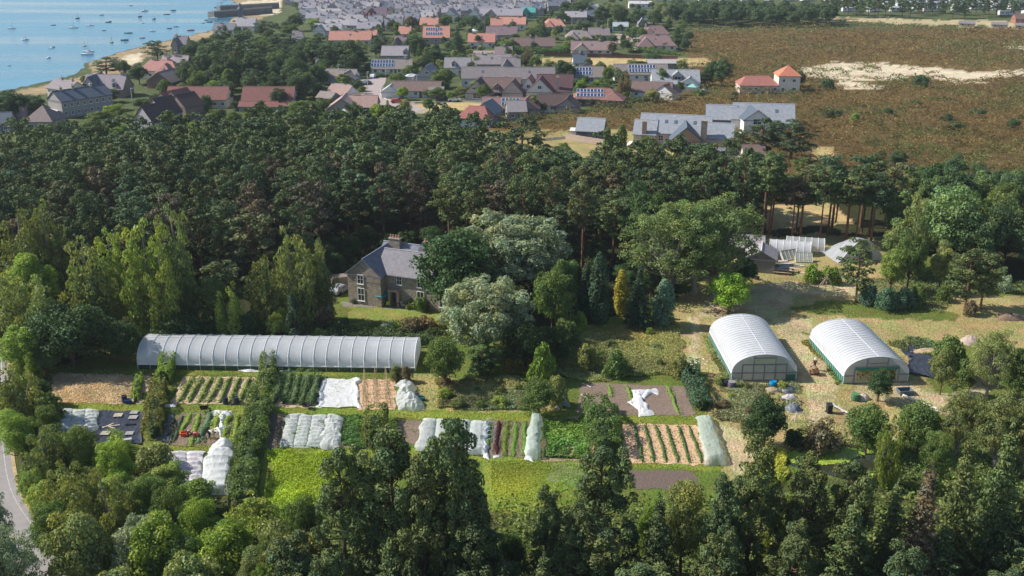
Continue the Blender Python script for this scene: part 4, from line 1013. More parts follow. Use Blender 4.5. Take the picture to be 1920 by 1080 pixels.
patch('long_grass', 'long grass', 'weedy strip between the two wide polytunnels', [(1500, 620), (1518, 632), (1584, 716), (1566, 722), (1530, 670)], 4500, .5, (0.266, 0.280, 0.084), .15, 208, 1.4, 1.2, 2.4)
patch('long_grass', 'long grass', 'reedy grass at the left shore of the pond', [(1425, 840), (1470, 850), (1480, 890), (1450, 930), (1420, 900)], 5000, .9, (0.336, 0.420, 0.084), .2, 209, 1.4, 1.4, 3)
patch('long_grass', 'long grass', 'weeds round the torn black sheet', [(1662, 640), (1700, 632), (1800, 650), (1830, 720), (1780, 740), (1768, 700), (1700, 640), (1690, 660)], 6000, .7, (0.238, 0.280, 0.098), .18, 210, 1.4, 1.2, 2)
patch('long_grass', 'long grass', 'mown grass tufts below the vegetable rows', [(920, 862), (1100, 868), (1095, 900), (1040, 940), (920, 960)], 14000, .18, (0.266, 0.364, 0.070), .12, 211, 2, .9, 1.5)
patch('leaf_litter', 'straw mulch', 'loose straw mulch on the plot beside the dark tree', [(104, 702), (262, 706), (244, 756), (98, 754)], 7000, .12, (0.672, 0.504, 0.350), .16, 212, 1, .9, 2.5)
patch('garden_plants', 'garden plants', 'flower beds and low plants below the lawn', [(560, 604), (700, 606), (860, 612), (860, 640), (700, 632), (575, 628)], 9000, .9, (0.196, 0.252, 0.084), .2, 213, 2)
patch('understorey', 'undergrowth', 'undergrowth of ferns and brambles below the bottom trees', [(100, 900), (480, 960), (1400, 930), (1950, 880), (2000, 1300), (200, 1300)], 36000, 1.4, (0.168, 0.224, 0.056), .38, 214, 3)
patch('understorey', 'undergrowth', 'undergrowth around the pond and lower right trees', [(1500, 800), (1600, 830), (1770, 830), (1950, 820), (1950, 900), (1670, 900), (1660, 850), (1500, 836)], 9000, 1.2, (0.168, 0.224, 0.070), .25, 215, 2.5)
patch('understorey', 'undergrowth', 'shrubby undergrowth right of the path in the right garden', [(1600, 560), (1620, 520), (1760, 520), (1930, 535), (1930, 548), (1800, 555), (1760, 590), (1700, 574)], 9000, 1.0, (0.196, 0.238, 0.098), .25, 216, 2.5)
for X, Y, px, py in scatter([(830, 715), (985, 712), (985, 765), (830, 765)], 2.6, seed=31, n=900) + scatter([(1060, 620), (1260, 610), (1270, 690), (1110, 706), (960, 700), (960, 650)], 4.2, seed=32, n=900) + scatter([(1340, 705), (1400, 725), (1490, 730), (1400, 790), (1345, 780)], 3.0, seed=33, n=500):
    tree_at('shrub', X, Y, random.uniform(.6, 1.5), random.uniform(.6, 1.5), random.choice(['olive', 'birch', 'mid', 'brown', 'birchb', 'bright']), 'small weedy bush in the rough grass of the garden', 'weedy bushes in the rough grass')
patch('grass_tufts', 'grass', 'short grass tufts along the mown paths between the beds', [(90, 690), (300, 690), (780, 694), (1050, 776), (1340, 778), (1350, 880), (920, 866), (500, 846), (300, 842), (290, 770), (90, 765)], 26000, .12, (0.268, 0.329, 0.073), .12, 260, 1.2, .9, 2, z0=.0)
patch('grass_tufts', 'dry grass', 'dry grass tufts over the worn ground round the wide polytunnels', [(1290, 590), (1440, 560), (1900, 570), (1930, 640), (1720, 640), (1760, 740), (1560, 830), (1340, 800)], 20000, .1, (0.366, 0.317, 0.152), .10, 261, 1.5, 1.0, 2.2)
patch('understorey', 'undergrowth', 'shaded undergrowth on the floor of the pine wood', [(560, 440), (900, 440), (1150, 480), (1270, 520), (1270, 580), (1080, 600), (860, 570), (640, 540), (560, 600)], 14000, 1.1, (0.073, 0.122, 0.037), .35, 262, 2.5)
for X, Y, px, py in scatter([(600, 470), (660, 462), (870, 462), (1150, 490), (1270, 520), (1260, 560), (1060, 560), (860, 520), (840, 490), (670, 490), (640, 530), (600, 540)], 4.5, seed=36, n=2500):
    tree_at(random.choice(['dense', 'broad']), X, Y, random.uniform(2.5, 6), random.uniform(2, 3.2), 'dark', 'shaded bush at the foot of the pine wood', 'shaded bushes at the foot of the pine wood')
patch('netted_crop', 'netted crop', 'leafy greens growing under the wide rumpled netting', [(540, 780), (640, 783), (634, 842), (528, 838)], 7000, .35, (.16, .26, .08), .2, 271, rag=2)
patch('netted_crop', 'netted crop', 'leafy greens growing under the nettings behind the dark pines', [(792, 792), (912, 795), (908, 856), (786, 848)], 7000, .4, (.14, .24, .08), .2, 272, rag=2)
patch('netted_crop', 'netted crop', 'leafy greens growing under the netting at the left edge', [(116, 772), (184, 772), (180, 806), (108, 824)], 3500, .4, (.14, .22, .08), .2, 273, rag=2)
# heath: knee to head high gorse and heather, nobody could count the bushes
def heath():
    r = np.random.default_rng(77)
    poly = [(1290, 60), (1560, 42), (1960, 62), (2100, 70), (2100, 400), (1900, 352), (1700, 352), (1500, 345), (1420, 300), (1150, 240), (1040, 262), (930, 256), (900, 225), (1060, 214), (1180, 196), (1300, 186), (1290, 120)]
    sand = [a[1] for a in AREAS if a[0] in ('sand', 'gold', 'path')]
    n = 420000
    x = r.uniform(890, 2100, n); y = 40 + 315 * r.uniform(0, 1, n) ** .9
    gx, gy = atn(x, y)
    jx = x + (vnoise(gx, gy, 9, 5) - .5) * 40; jy = y + (vnoise(gx, gy, 9, 6) - .5) * 9
    k = inpoly(jx, jy, poly)
    tuft = vnoise(gx, gy, 6, 31) > .66
    for s_ in sand: k &= (~inpoly(jx, jy, s_)) | tuft
    x, y, gx, gy = x[k], y[k], gx[k], gy[k]
    a = vnoise(gx, gy, 3.4, 11); b = vnoise(gx, gy, 1.7, 12); big = vnoise(gx, gy, 28, 13); mid = vnoise(gx, gy, 11, 14)
    h = np.clip((a * .65 + b * .35 - .3) * 2.6, 0, 1) ** .7 * (1.5 + 1.6 * big)
    k = (h > .12) | (r.uniform(size=len(h)) < .35)
    gx, gy, h, big, mid, y = gx[k], gy[k], h[k], big[k], mid[k], y[k]
    z = h * r.uniform(.7, 1.05, len(h))
    g = np.clip((big * .5 + mid * .5 - .49) * 7, 0, 1)[:, None]
    C1 = np.array([.24, .168, .07]); C2 = np.array([.115, .15, .05]); C3 = np.array([.36, .25, .08])
    c = C1 * (1 - g) + C2 * g
    y_ = (r.uniform(size=len(h)) < .22)[:, None]; c = np.where(y_, C3, c)
    c = c * (r.uniform(.7, 1.3, len(h)) * (.7 + .5 * vnoise(gx, gy, 5, 15)))[:, None]
    e_ = .6; sl_x = (h - np.clip((vnoise(gx + e_, gy, 3.4, 11) * .65 + vnoise(gx + e_, gy, 1.7, 12) * .35 - .28) * 2.2, 0, 1) * (.9 + 1.1 * big)) / e_
    sl_y = (h - np.clip((vnoise(gx, gy + e_, 3.4, 11) * .65 + vnoise(gx, gy + e_, 1.7, 12) * .35 - .28) * 2.2, 0, 1) * (.9 + 1.1 * big)) / e_
    N = np.column_stack([sl_x, sl_y, np.ones(len(h))])
    size = .26 + .4 * (gy - 200) / 400
    Q, q, cc = leaves(np.column_stack([gx, gy, z]), unit(N), size, r, col=c, jit=.45)
    tag(link('heath', npmesh('heath', Q, q, NEEDLE, cc), col=(1, 1, 1)), 'wide heath of brown gorse and heather with green patches', 'heath', kind='stuff')
heath()
# ------------------------------------------------------------------ beds: soil, straw and mulch sheets
def edge_poly(poly, seg=.7, jit=.17):
    r = np.random.default_rng(int(abs(poly[0][0])) + 3); W_ = [at(*p) for p in poly]; out = []
    for i, a in enumerate(W_):
        b = W_[(i + 1) % len(W_)]; n = max(1, int((b - a).length / seg))
        for k in range(n): out.append(a.lerp(b, k / n) + Vector((r.normal(0, jit), r.normal(0, jit), 0)))
    return out
def bed(name, poly, m, z=.03):
    vs = [p + Vector((0, 0, z)) for p in edge_poly(poly)]
    mb = MB(); mb.add(vs, [tuple(range(len(vs)))]); return tag(mb.build(name, m), kind='structure')
SOIL = mat('bare_soil', (.20, .145, .11), .95, .3, 3.0, bump=.1, two=.15)
STRAW = mat('straw_mulch', (.50, .36, .24), .95, .28, 5.0, bump=.1, two=.12)
PEACH = mat('peach_straw', (.60, .38, .24), .95, .28, 6.0, bump=.08, two=.1)
DSOIL = mat('dark_soil', (.14, .105, .085), .95, .3, 4.0, bump=.1)
bed('straw_plot', [(104, 700), (288, 706), (262, 757), (96, 755)], STRAW)
bed('straw_bed', [(345, 706), (498, 708), (475, 759), (320, 757)], STRAW)
bed('straw_bed', [(520, 702), (606, 706), (590, 766), (508, 762)], STRAW)
bed('straw_bed', [(672, 711), (740, 712), (742, 768), (670, 767)], PEACH)
bed('straw_bed', [(1160, 795), (1306, 798), (1336, 871), (1172, 869)], PEACH)
bed('straw_bed', [(1016, 784), (1104, 782), (1114, 866), (1014, 866)], mat('patch_soil', (.30, .22, .13), .95, .3, 3.0))
bed('soil_bed', [(338, 774), (470, 776), (458, 837), (306, 835)], SOIL)
bed('soil_bed', [(506, 776), (534, 776), (524, 842), (500, 842)], DSOIL)
bed('soil_bed', [(744, 787), (792, 788), (786, 832), (742, 830)], SOIL)
bed('soil_bed', [(905, 788), (1000, 790), (998, 860), (900, 856)], SOIL)
bed('soil_bed', [(1088, 718), (1288, 724), (1304, 781), (1080, 777)], SOIL)
bed('soil_bed', [(1178, 882), (1300, 884), (1310, 918), (1190, 918)], DSOIL)
bed('grey_bed', [(1036, 870), (1108, 868), (1080, 905), (1030, 902)], mat('grey_seedbed', (.22, .22, .13), .95, .3, 3.0))
bed('soil_bed', [(636, 779), (690, 781), (686, 843), (632, 841)], SOIL)
bed('paving', [(640, 566), (772, 572), (770, 580), (640, 574)], cm((.20, .18, .16), .9, .2, 1), .02)
# ------------------------------------------------------------------ fleece, netting and sheets
FLEECE = clothmat('white_fleece', (.88, .88, .88), .35, .0)
NET = clothmat('crop_netting', (.88, .90, .90), .4, .36)
NETG = clothmat('green_netting', (.62, .72, .65), .4, .32)
NETB = clothmat('bluish_netting', (.50, .58, .62), .3, .22)
BLACKP = mat('black_ground_sheet', (.035, .04, .055), .38, .3, .8, bump=.12, spec=.5)
def cloth(name, quad, fn, m, label, cat, nu=40, nv=40, z=.06, jit=.1, group=None, smooth=True, seed=1, thick=None):
    A, B, Cc, D = [np.array(at(*p)) for p in quad]          # far-left, far-right, near-right, near-left
    u, v = np.meshgrid(np.linspace(0, 1, nu), np.linspace(0, 1, nv))
    P = ((A * (1 - u[..., None]) + B * u[..., None]) * (1 - v[..., None]) + (D * (1 - u[..., None]) + Cc * u[..., None]) * v[..., None])
    Lu = np.linalg.norm(B - A); Lv = np.linalg.norm(D - A)
    edge = np.minimum(np.minimum(u, 1 - u) * Lu, np.minimum(v, 1 - v) * Lv)
    wob = np.clip(1 - edge / .8, 0, 1)
    P[..., 0] += (vnoise(P[..., 0], P[..., 1], 1.1, seed) - .5) * 2 * jit * 4 * wob
    P[..., 1] += (vnoise(P[..., 0] + 40, P[..., 1], 1.1, seed + 1) - .5) * 2 * jit * 4 * wob
    zz = fn(u * Lu, v * Lv, Lu, Lv, P[..., 0], P[..., 1])
    P[..., 2] = z + np.maximum(0, zz)
    i = np.arange(nv - 1)[:, None] * nu + np.arange(nu - 1)[None]
    Q = np.stack([i + nu, i + nu + 1, i + 1, i], -1).reshape(-1, 4)
    o = link(name, npmesh(name, P.reshape(-1, 3), Q, m, None, smooth))
    return tag(o, label, cat, group)
def wrinkle(x, y, s, seed): return (np.abs(vnoise(x, y, s, seed) - .5) * 2)
def hoops(nr, h, pitch, sag=.35, seed=3, wr=.12, edge=.5):
    def f(a, b, Lu, Lv, X, Y):
        h_ = h * .82
        w = Lu / nr; t = (a % w) / w
        arch = np.sqrt(np.clip(1 - (2 * t - 1) ** 2, 0, 1)) ** .8
        ph = (b % pitch) / pitch; rib = 1 - sag * 1.25 * np.sin(ph * math.pi) ** .8
        en = np.clip(np.minimum(b, Lv - b) / edge, 0, 1) ** .5
        return h_ * (.38 + .62 * arch) * rib * en * (.85 + .3 * vnoise(X, Y, 2.6, seed)) - .05 * wrinkle(X, Y * .6, .7, seed + 5) + wr * .6 * (1 - wrinkle(X, Y, .45, seed)) * (.5 + .5 * vnoise(X, Y, 1.3, seed + 2)) * en
    return f
def flat(wr=.08, seed=3, s=.6):
    return lambda a, b, Lu, Lv, X, Y: wr * (1 - wrinkle(X, Y, s, seed)) ** 3 + wr * 2.5 * np.clip(1 - np.minimum(np.minimum(a, Lu - a), np.minimum(b, Lv - b)) / .35, 0, 1) * vnoise(X, Y, .5, seed)
def pile(h, seed=3):
    def f(a, b, Lu, Lv, X, Y):
        m = np.sin(np.clip(a / Lu, 0, 1) * math.pi) ** .7 * np.clip(np.minimum(b, Lv - b) / .8, 0, 1) ** .6
        return h * m * (.45 + .75 * vnoise(X, Y, 1.3, seed)) * (.75 + .5 * (1 - wrinkle(X, Y, .5, seed + 1)))
    return f
cloth('crop_netting', [(114, 770), (186, 770), (182, 808), (104, 826)], hoops(3, .8, 1.3, .45, seed=4), NET, 'bumpy white hooped netting at the far left of the second bed row', 'crop netting', 90, 70)
cloth('ground_or_shade_sheet', [(186, 772), (272, 771), (269, 834), (180, 832)], flat(.07, 5), BLACKP, 'crinkled black plastic sheet weighed down with boards at the left', 'ground sheet', 60, 60)
cloth('ground_or_shade_sheet', [(318, 778), (330, 776), (312, 832), (296, 830)], flat(.06, 6), BLACKP, 'narrow dark sheet standing in for the shade right of the olive clipped hedge', 'ground sheet', 16, 40)  # hedge shade put in as a dark strip; no plastic lies here
cloth('fleece_cover', [(606, 711), (668, 711), (672, 766), (596, 765)], flat(.07, 7, 1.0), FLEECE, 'flat pale fleece sheet pinned down with gathered white edges', 'fleece', 60, 60)
for (q, lb) in (([(600, 711), (609, 711), (602, 766), (592, 765)], 'left'), ([(663, 710), (673, 711), (675, 767), (666, 767)], 'right')):
    cloth('fleece_roll', q, pile(.28, 8), FLEECE, 'gathered white fleece edge along the %s side of the flat fleece sheet' % lb, 'fleece', 12, 60)
cloth('crop_netting', [(744, 722), (770, 716), (794, 772), (745, 772)], pile(1.3, 9), NET, 'big crumpled heap of grey white netting right of the cane bed', 'crop netting', 50, 60)
cloth('crop_netting', [(538, 778), (611, 780), (600, 842), (524, 840)], hoops(3, .62, .95, .5, 10, .12), NET, 'wide rumpled white netting over hooped crops right of the middle hedge', 'crop netting', 100, 100)
cloth('crop_netting', [(612, 780), (641, 782), (638, 848), (598, 842)], hoops(1, .9, 1.0, .3, 11, .3), NET, 'narrow crumpled netting row left of the cabbage bed', 'crop netting', 50, 90)
cloth('fleece_roll', [(396, 772), (425, 770), (418, 778), (396, 779)], pile(.5, 12), FLEECE, 'loose white fleece bundle at the top of the worker bed', 'fleece', 24, 16)
cloth('fleece_roll', [(410, 774), (424, 774), (416, 836), (403, 836)], pile(.5, 13), FLEECE, 'long white fleece strip running past the workers', 'fleece', 16, 70, jit=.25)
cloth('crop_netting', [(316, 848), (384, 850), (378, 925), (338, 930)], hoops(2, .85, 1.15, .6, 14, .05), clothmat('pink_white_fleece', (.78, .74, .77), .3, .08), 'pinkish white hooped fleece at the bottom left of the beds', 'crop netting', 80, 100)
cloth('crop_netting', [(392, 846), (440, 842), (432, 930), (372, 928)], hoops(1, 1.35, 1.5, .3, 15, .12), clothmat('white_net', (.78, .80, .80), .3, .12), 'tall white hooped netting beside the middle hedge at the bottom', 'crop netting', 60, 100)
cloth('fleece_roll', [(404, 834), (434, 832), (446, 848), (386, 852)], pile(1.2, 16), FLEECE, 'white fleece gathered over the top of the tall hooped netting', 'fleece', 30, 24)
cloth('crop_netting', [(790, 790), (849, 791), (842, 850), (782, 848)], hoops(2, 1.1, 1.5, .25, 17, .1), NET, 'hooped netting behind the large dark pine', 'crop netting', 70, 70)
cloth('crop_netting', [(852, 792), (913, 793), (908, 858), (846, 856)], hoops(2, 1.1, 1.5, .25, 18, .1), NET, 'hooped netting right behind the largest dark pine with white gathered edge', 'crop netting', 70, 70)
cloth('fleece_roll', [(908, 790), (917, 790), (916, 862), (902, 860)], pile(.45, 19), FLEECE, 'gathered white edge of the netting beside the small salad rows', 'fleece', 12, 60)
cloth('fleece_roll', [(925, 854), (937, 854), (937, 859), (925, 859)], pile(.3, 20), FLEECE, 'small folded white fleece at the foot of the red lettuce row', 'fleece', 12, 8)
cloth('crop_netting', [(992, 784), (1013, 784), (1016, 862), (986, 860)], hoops(1, 1.6, 1.6, .2, 21, .3), NETG, 'tall pale green netted mound left of the squash patch', 'crop netting', 40, 90)
cloth('fleece_roll', [(986, 824), (996, 820), (1004, 866), (984, 862)], pile(.6, 22), FLEECE, 'white net skirt at the foot of the pale green netted mound', 'fleece', 14, 40)
cloth('crop_netting', [(1305, 789), (1334, 789), (1362, 872), (1325, 872)], hoops(1, 1.5, 2.6, .18, 23, .2), NETG, 'long pale green netted row at the right of the strawberry bed', 'crop netting', 50, 110)
cloth('fleece_cover', [(1184, 733), (1206, 733), (1218, 778), (1186, 780)], pile(.35, 24), FLEECE, 'crumpled white fleece strip on the bare soil bed', 'fleece', 26, 50, jit=.2)
cloth('fleece_cover', [(1200, 738), (1216, 730), (1228, 734), (1212, 748)], pile(.4, 25), FLEECE, 'loose white fleece flap beside the crumpled strip', 'fleece', 22, 22, jit=.25)
cloth('crop_netting', [(1046, 728), (1054, 728), (1060, 768), (1046, 768)], pile(.6, 26), NETB, 'pale blue netting strip in the shade of the green bush', 'crop netting', 16, 50, jit=.25)
cloth('ground_or_shade_sheet', [(1682, 646), (1742, 646), (1802, 714), (1714, 710)], flat(.12, 27, .8), BLACKP, 'wrinkled dark blue grey sheet beside the right wide polytunnel', 'ground sheet', 60, 60, jit=.3)
cloth('ground_or_shade_sheet', [(858, 714), (898, 714), (890, 724), (850, 723)], flat(.06, 28), mat('blue_sheet', (.03, .10, .30), .4, .3, 1), 'blue tarpaulin scrap in the rough garden', 'tarpaulin', 20, 12, jit=.2)
cloth('fleece_roll', [(446, 693), (492, 694), (492, 699), (446, 698)], pile(.35, 29), FLEECE, 'long roll of white fleece lying before the long polytunnel', 'fleece', 40, 8)
cloth('fleece_roll', [(520, 693), (548, 694), (548, 698), (520, 697)], pile(.25, 30), FLEECE, 'short end of white fleece right of the middle hedge top', 'fleece', 30, 8)
cloth('fleece_roll', [(310, 757), (328, 759), (328, 763), (308, 762)], pile(.2, 31), FLEECE, 'white fleece scrap at the bottom of the squash rows', 'fleece', 16, 8)
# blue hoops over the grassy row
mb = MB()
for i in range(6):
    a = at(910 - i * .3, 795 + i * 8); pts_ = [(a.x + 1.3 * (1 - math.cos(t)) / 2 * 1.0, a.y, .9 * math.sin(t)) for t in np.linspace(0, math.pi, 9)]
    h = MB(); h.tube(pts_, .025, 4); tag(h.build('hoop', cm((.45, .60, .72), .4)), 'pale blue plastic hoop arching over the bright grassy row', 'hoop', 'plastic hoops over the grassy row')
# ------------------------------------------------------------------ bean canes
CANE = cm((.55, .42, .26), .8)
for i, (x, x2) in enumerate(((684, 684), (704, 706), (724, 729))):
    for j in range(7):
        p = at(x + (x2 - x) * j / 6, 714 + j * 8)
        w = empty('cane_wigwam', p, random.uniform(0, 3), 'thin bamboo bean wigwam on peach straw', 'bean wigwam', 'bamboo wigwams on the peach straw bed')
        for k in range(4):
            a = k * 1.57
            m_ = MB(); m_.tube([(math.cos(a) * .42, math.sin(a) * .42, 0), (-math.cos(a) * .05, -math.sin(a) * .05, 2.25)], .018, 4); m_.build('cane', CANE, w)
    Q, q, c = strip_leaves([at(x, 713), at((x + x2) / 2, 740), at(x2, 766)], .5, .35, 18, .15, 300 + i)
    tag(link('bean_seedlings', npmesh('bean_seedlings', Q, q, LEAF, c), col=COL['mid']), 'young beans climbing under the bamboo canes', 'bean row', kind='stuff')
# ------------------------------------------------------------------ polytunnels
def tunnel_mat(name, col, al, tr):
    m, nt, p = newmat(name)
    o, nz = vary(nt, col, .06, .8); o, nz3 = vary(nt, o, .09, .18)
    nt.links.new(o, p.inputs['Base Color']); p.inputs['Roughness'].default_value = .32; p.inputs['Specular IOR Level'].default_value = .5
    t = nt.nodes.new('ShaderNodeBsdfTranslucent'); nt.links.new(o, t.inputs[0])
    a = nt.nodes.new('ShaderNodeMixShader'); a.inputs[0].default_value = tr; nt.links.new(p.outputs[0], a.inputs[1]); nt.links.new(t.outputs[0], a.inputs[2])
    tp = nt.nodes.new('ShaderNodeBsdfTransparent'); b = nt.nodes.new('ShaderNodeMixShader'); b.inputs[0].default_value = al
    nt.links.new(a.outputs[0], b.inputs[1]); nt.links.new(tp.outputs[0], b.inputs[2]); nt.links.new(b.outputs[0], nt.nodes['Material Output'].inputs[0])
    return m
POLY = tunnel_mat('milky_polythene', (.80, .81, .83), .05, .4)
POLYL = tunnel_mat('grey_polythene', (.80, .82, .86), .08, .5)
POLYC = tunnel_mat('clear_polythene', (.6, .64, .66), .45, .3)
GREENNET = tunnel_mat('green_mesh', (.02, .20, .14), .15, .2)
DARKNET = tunnel_mat('dark_mesh', (.05, .09, .06), .25, .2)
HOOPM = cm((.80, .81, .82), .4)
def arc(w, h, zb, n=22, e=.85):
    out = []
    for i in range(n + 1):
        t = math.pi * i / n
        out.append((-w / 2 * math.cos(t), zb + (h - zb) * math.sin(t) ** e))
    return out
def tunnel(name, origin, ang, L, w, h, zb, nrib, cover, label, skirt=None, groove=.05, endfn=None, ribm=HOOPM):
    """local x runs along the tunnel from the near or left end, y across"""
    e = empty(name, origin, ang, label, 'polytunnel')
    pr = arc(w, h, zb); mb = MB(); vs = []; fs = []; n = len(pr); per = 4; st = nrib * per
    for i in range(st + 1):
        x = L * i / st; s_ = 1 - groove * math.sin(math.pi * (i % per) / per) * .5
        for (y, z) in pr: vs.append((x, y * (1 - (1 - s_) * .5), zb + (z - zb) * s_))
    for i in range(st):
        for k in range(n - 1): b = i * n + k; fs.append((b, b + 1, b + n + 1, b + n))
    mb.add(vs, fs); mb.build('cover', cover, e, smooth=True)
    for i in range(nrib + 1):
        r_ = MB(); x = L * i / nrib; full = [(x, -w / 2, 0)] + [(x, y, z + .035) for y, z in pr] + [(x, w / 2, 0)]
        r_.tube(full, .045, 4); r_.build('hoop', ribm, e)
    if skirt:
        for s_ in (-1, 1):
            k = MB(); k.box(0, L, s_ * w / 2 - .02, s_ * w / 2 + .02, .02, zb - .01); k.build('side_mesh', skirt, e)
    for s_ in (-1, 1):
        k = MB(); k.box(0, L, s_ * w / 2 - .06, s_ * w / 2 + .06, zb - .06, zb + .06); k.build('side_rail', ribm, e)
    r_ = MB(); r_.box(0, L, -.03, .03, h + .0, h + .04); r_.build('ridge_tape', ribm, e)
    return e, pr
def end_face(e, pr, x, w, m, hole=None, bars=True):
    """end wall of vertical strips under the arch, with an optional opening (y0,y1,z1)"""
    mb = MB(); vs = []; fs = []
    N = 36
    ys = [-w / 2 + w * i / N for i in range(N + 1)]
    def top(y):
        for (a, za), (b, zb_) in zip(pr, pr[1:]):
            if a <= y <= b: return za + (zb_ - za) * (y - a) / max(b - a, 1e-6)
        return pr[0][1]
    for a, b in zip(ys, ys[1:]):
        z0 = 0.02
        if hole and a >= hole[0] - .01 and b <= hole[1] + .01: z0 = hole[2]
        mb.add([(x, a, z0), (x, b, z0), (x, b, max(z0 + .02, top(b) - .02)), (x, a, max(z0 + .02, top(a) - .02))], [(0, 1, 2, 3)])
    return mb.build('end_wall', m, e)
# long tunnel: left end at (258,690) running right
a, b = at(259, 692), at(778, 699)
d = b - a; ang = math.atan2(d.y, d.x); w = 7.2
nrm = Vector((-math.sin(ang), math.cos(ang), 0))
e, pr = tunnel('long_polytunnel', a + nrm * w / 2, ang, d.length, w, 3.35, .75, 22, POLYL, 'very long pale grey polytunnel lying across the garden left of centre', DARKNET)
for x in (.03, d.length - .03): end_face(e, pr, x, w, POLYL)
# two wide tunnels seen end on
def wide(fl, fr, bl, label, opening):
    A, B = at(*fl), at(*fr); D = at(*bl); w = (B - A).length
    side = D - A; cross = (B - A).normalized(); fwd = Vector((-cross.y, cross.x, 0)); L = side.length
    ang = math.atan2(side.y, side.x)
    e, pr = tunnel('wide_polytunnel', A.lerp(B, .5), ang, L, w * math.cos(ang - math.pi / 2), 3.9, 1.15, 20, POLY, label, GREENNET, .07, ribm=cm((.74, .76, .78), .4))
    w = w * math.cos(ang - math.pi / 2)
    fr_ = cm((.22, .20, .20), .7); 
    z1 = 2.35
    end_face(e, pr, .05, w, POLYC, hole=(-w * .33, w * .33, z1) if opening else (-w * .1, w * .28, z1) and None)
    end_face(e, pr, L - .05, w, POLY)
    def bar(x, y0, y1, z0, z1, nm='end_frame', m=fr_): k = MB(); k.box(x - .07, x + .03, y0 - .02, y1 + .02, z0 - .02, z1 + .02); k.build(nm, m, e)
    for y in (-w * .34, w * .34): bar(-.03, y - .06, y + .06, 0, z1)
    bar(-.035, -w * .34, w * .34, z1, z1 + .12)
    bar(-.04, -w * .16, -w * .16 + .1, z1, 3.6); bar(-.04, w * .16, w * .16 + .1, z1, 3.6)
    bar(-.03, -w / 2, -w * .34, 1.15, 1.25); bar(-.03, w * .34, w / 2, 1.15, 1.25)
    bar(-.02, -w / 2, w / 2, 0.0, .12, 'base_rail')
    if not opening:
        for y in (-w * .17, 0, w * .17): bar(-.03, y - .05, y + .05, 0, z1)
        bar(-.035, -w * .34, w * .34, 1.15, 1.23)
        bar(-.05, -w * .16 + .1, w * .16, z1 + .25, z1 + 1.0, 'vent_window', cm((.42, .46, .30), .4))
        bar(-.055, -w * .16 + .1, w * .16, z1 + 1.0, z1 + 1.08)
        bar(-.045, -w * .5 + .2, -w * .34, .12, .9, 'green_panel', GREENNET)
    else:
        bar(-.05, -w * .33, w * .33, z1 - .28, z1 - .02, 'green_blind', cm((.01, .22, .16), .5))
        bar(-.045, -w * .16, w * .16 + .1, z1 + .55, z1 + .62)
    Q, q, c = strip_leaves([(1, -w * .28), (L - 1, -w * .28)], 1.6, .9, 14, .3, 71); Q2, q2, c2 = strip_leaves([(1, 0), (L - 1, 0)], 1.6, .9, 14, .3, 72); Q3, q3, c3 = strip_leaves([(1, w * .28), (L - 1, w * .28)], 1.6, .8, 14, .3, 73)
    QQ = np.concatenate([Q, Q2, Q3]); cc = np.concatenate([c, c2, c3])
    o = link('tunnel_crop', npmesh('tunnel_crop', QQ, np.arange(len(QQ)).reshape(-1, 4), LEAF, cc), col=COL['mid']); o.matrix_world = e.matrix_basis if False else Matrix.Translation(e.location) @ Matrix.Rotation(ang, 4, 'Z')
    tag(o, 'green crops growing in rows inside the %s wide polytunnel' % ('right' if opening else 'left'), 'tunnel crop', kind='stuff')
    return e
wide((1370, 713), (1493, 714), (1329, 634), 'left of the two white wide polytunnels with a framed end wall and green vent window', False)
wide((1578, 717), (1704, 719), (1515, 643), 'right of the two white wide polytunnels with an open doorway', True)
# small tunnels at the pine wood
for (fa, fb, w, h, lb) in (((1442, 476), (1519, 482), 3.6, 2.3, 'small clear polytunnel in front of the pine trunks'), ((1474, 469), (1545, 474), 3.4, 2.2, 'small clear polytunnel half hidden behind the other at the pine trunks')):
    A, B = at(*fa), at(*fb); d = B - A; ang = math.atan2(d.y, d.x)
    e, pr = tunnel('small_polytunnel', A + Vector((-math.sin(ang), math.cos(ang), 0)) * w / 2, ang, d.length, w, h, .2, 6, POLYL if w > 3.5 else POLYC, lb, None, .04)
    end_face(e, pr, .03, w, POLYL); end_face(e, pr, d.length - .03, w, POLYC)
    k = MB(); k.box(d.length - .01, d.length + .05, -.5, .5, 0, 1.9); k.build('door', cm((.25, .16, .10)), e)
# pale dome tent by the pine
p = at(1600, 480); e = empty('dome_tent', p, .2, 'pale grey peaked net tent behind the bushy pine', 'tent')
mb = MB(); vs = []; fs = []; n = 24; m_ = 9
for j in range(m_ + 1):
    t = j / m_
    for i in range(n + 1):
        u = i / n; z = 4.1 * math.sin(math.pi * u) ** 1.25 * (1 - .55 * t ** 2); vs.append((-4.8 + 9.6 * u, -3 + 6 * t, z))
for j in range(m_):
    for i in range(n): b = j * (n + 1) + i; fs.append((b, b + 1, b + n + 2, b + n + 1))
mb.add(vs, fs); mb.build('canopy', tunnel_mat('grey_net', (.50, .52, .55), .12, .3), e, smooth=True)
mb = MB(); mb.add([vs[i] for i in range(n + 1)] + [(0, -3, 0)], [(n + 1, i + 1, i) for i in range(n)]); mb.build('front_sheet', tunnel_mat('grey_net2', (.48, .50, .54), .1, .3), e)
for t_ in (0, .5, 1.0):
    k = MB(); k.tube([(x, y, z + .03) for (x, y, z) in [vs[int(t_ * m_) * (n + 1) + i] for i in range(n + 1)]], .05, 4); k.build('hoop', HOOPM, e)
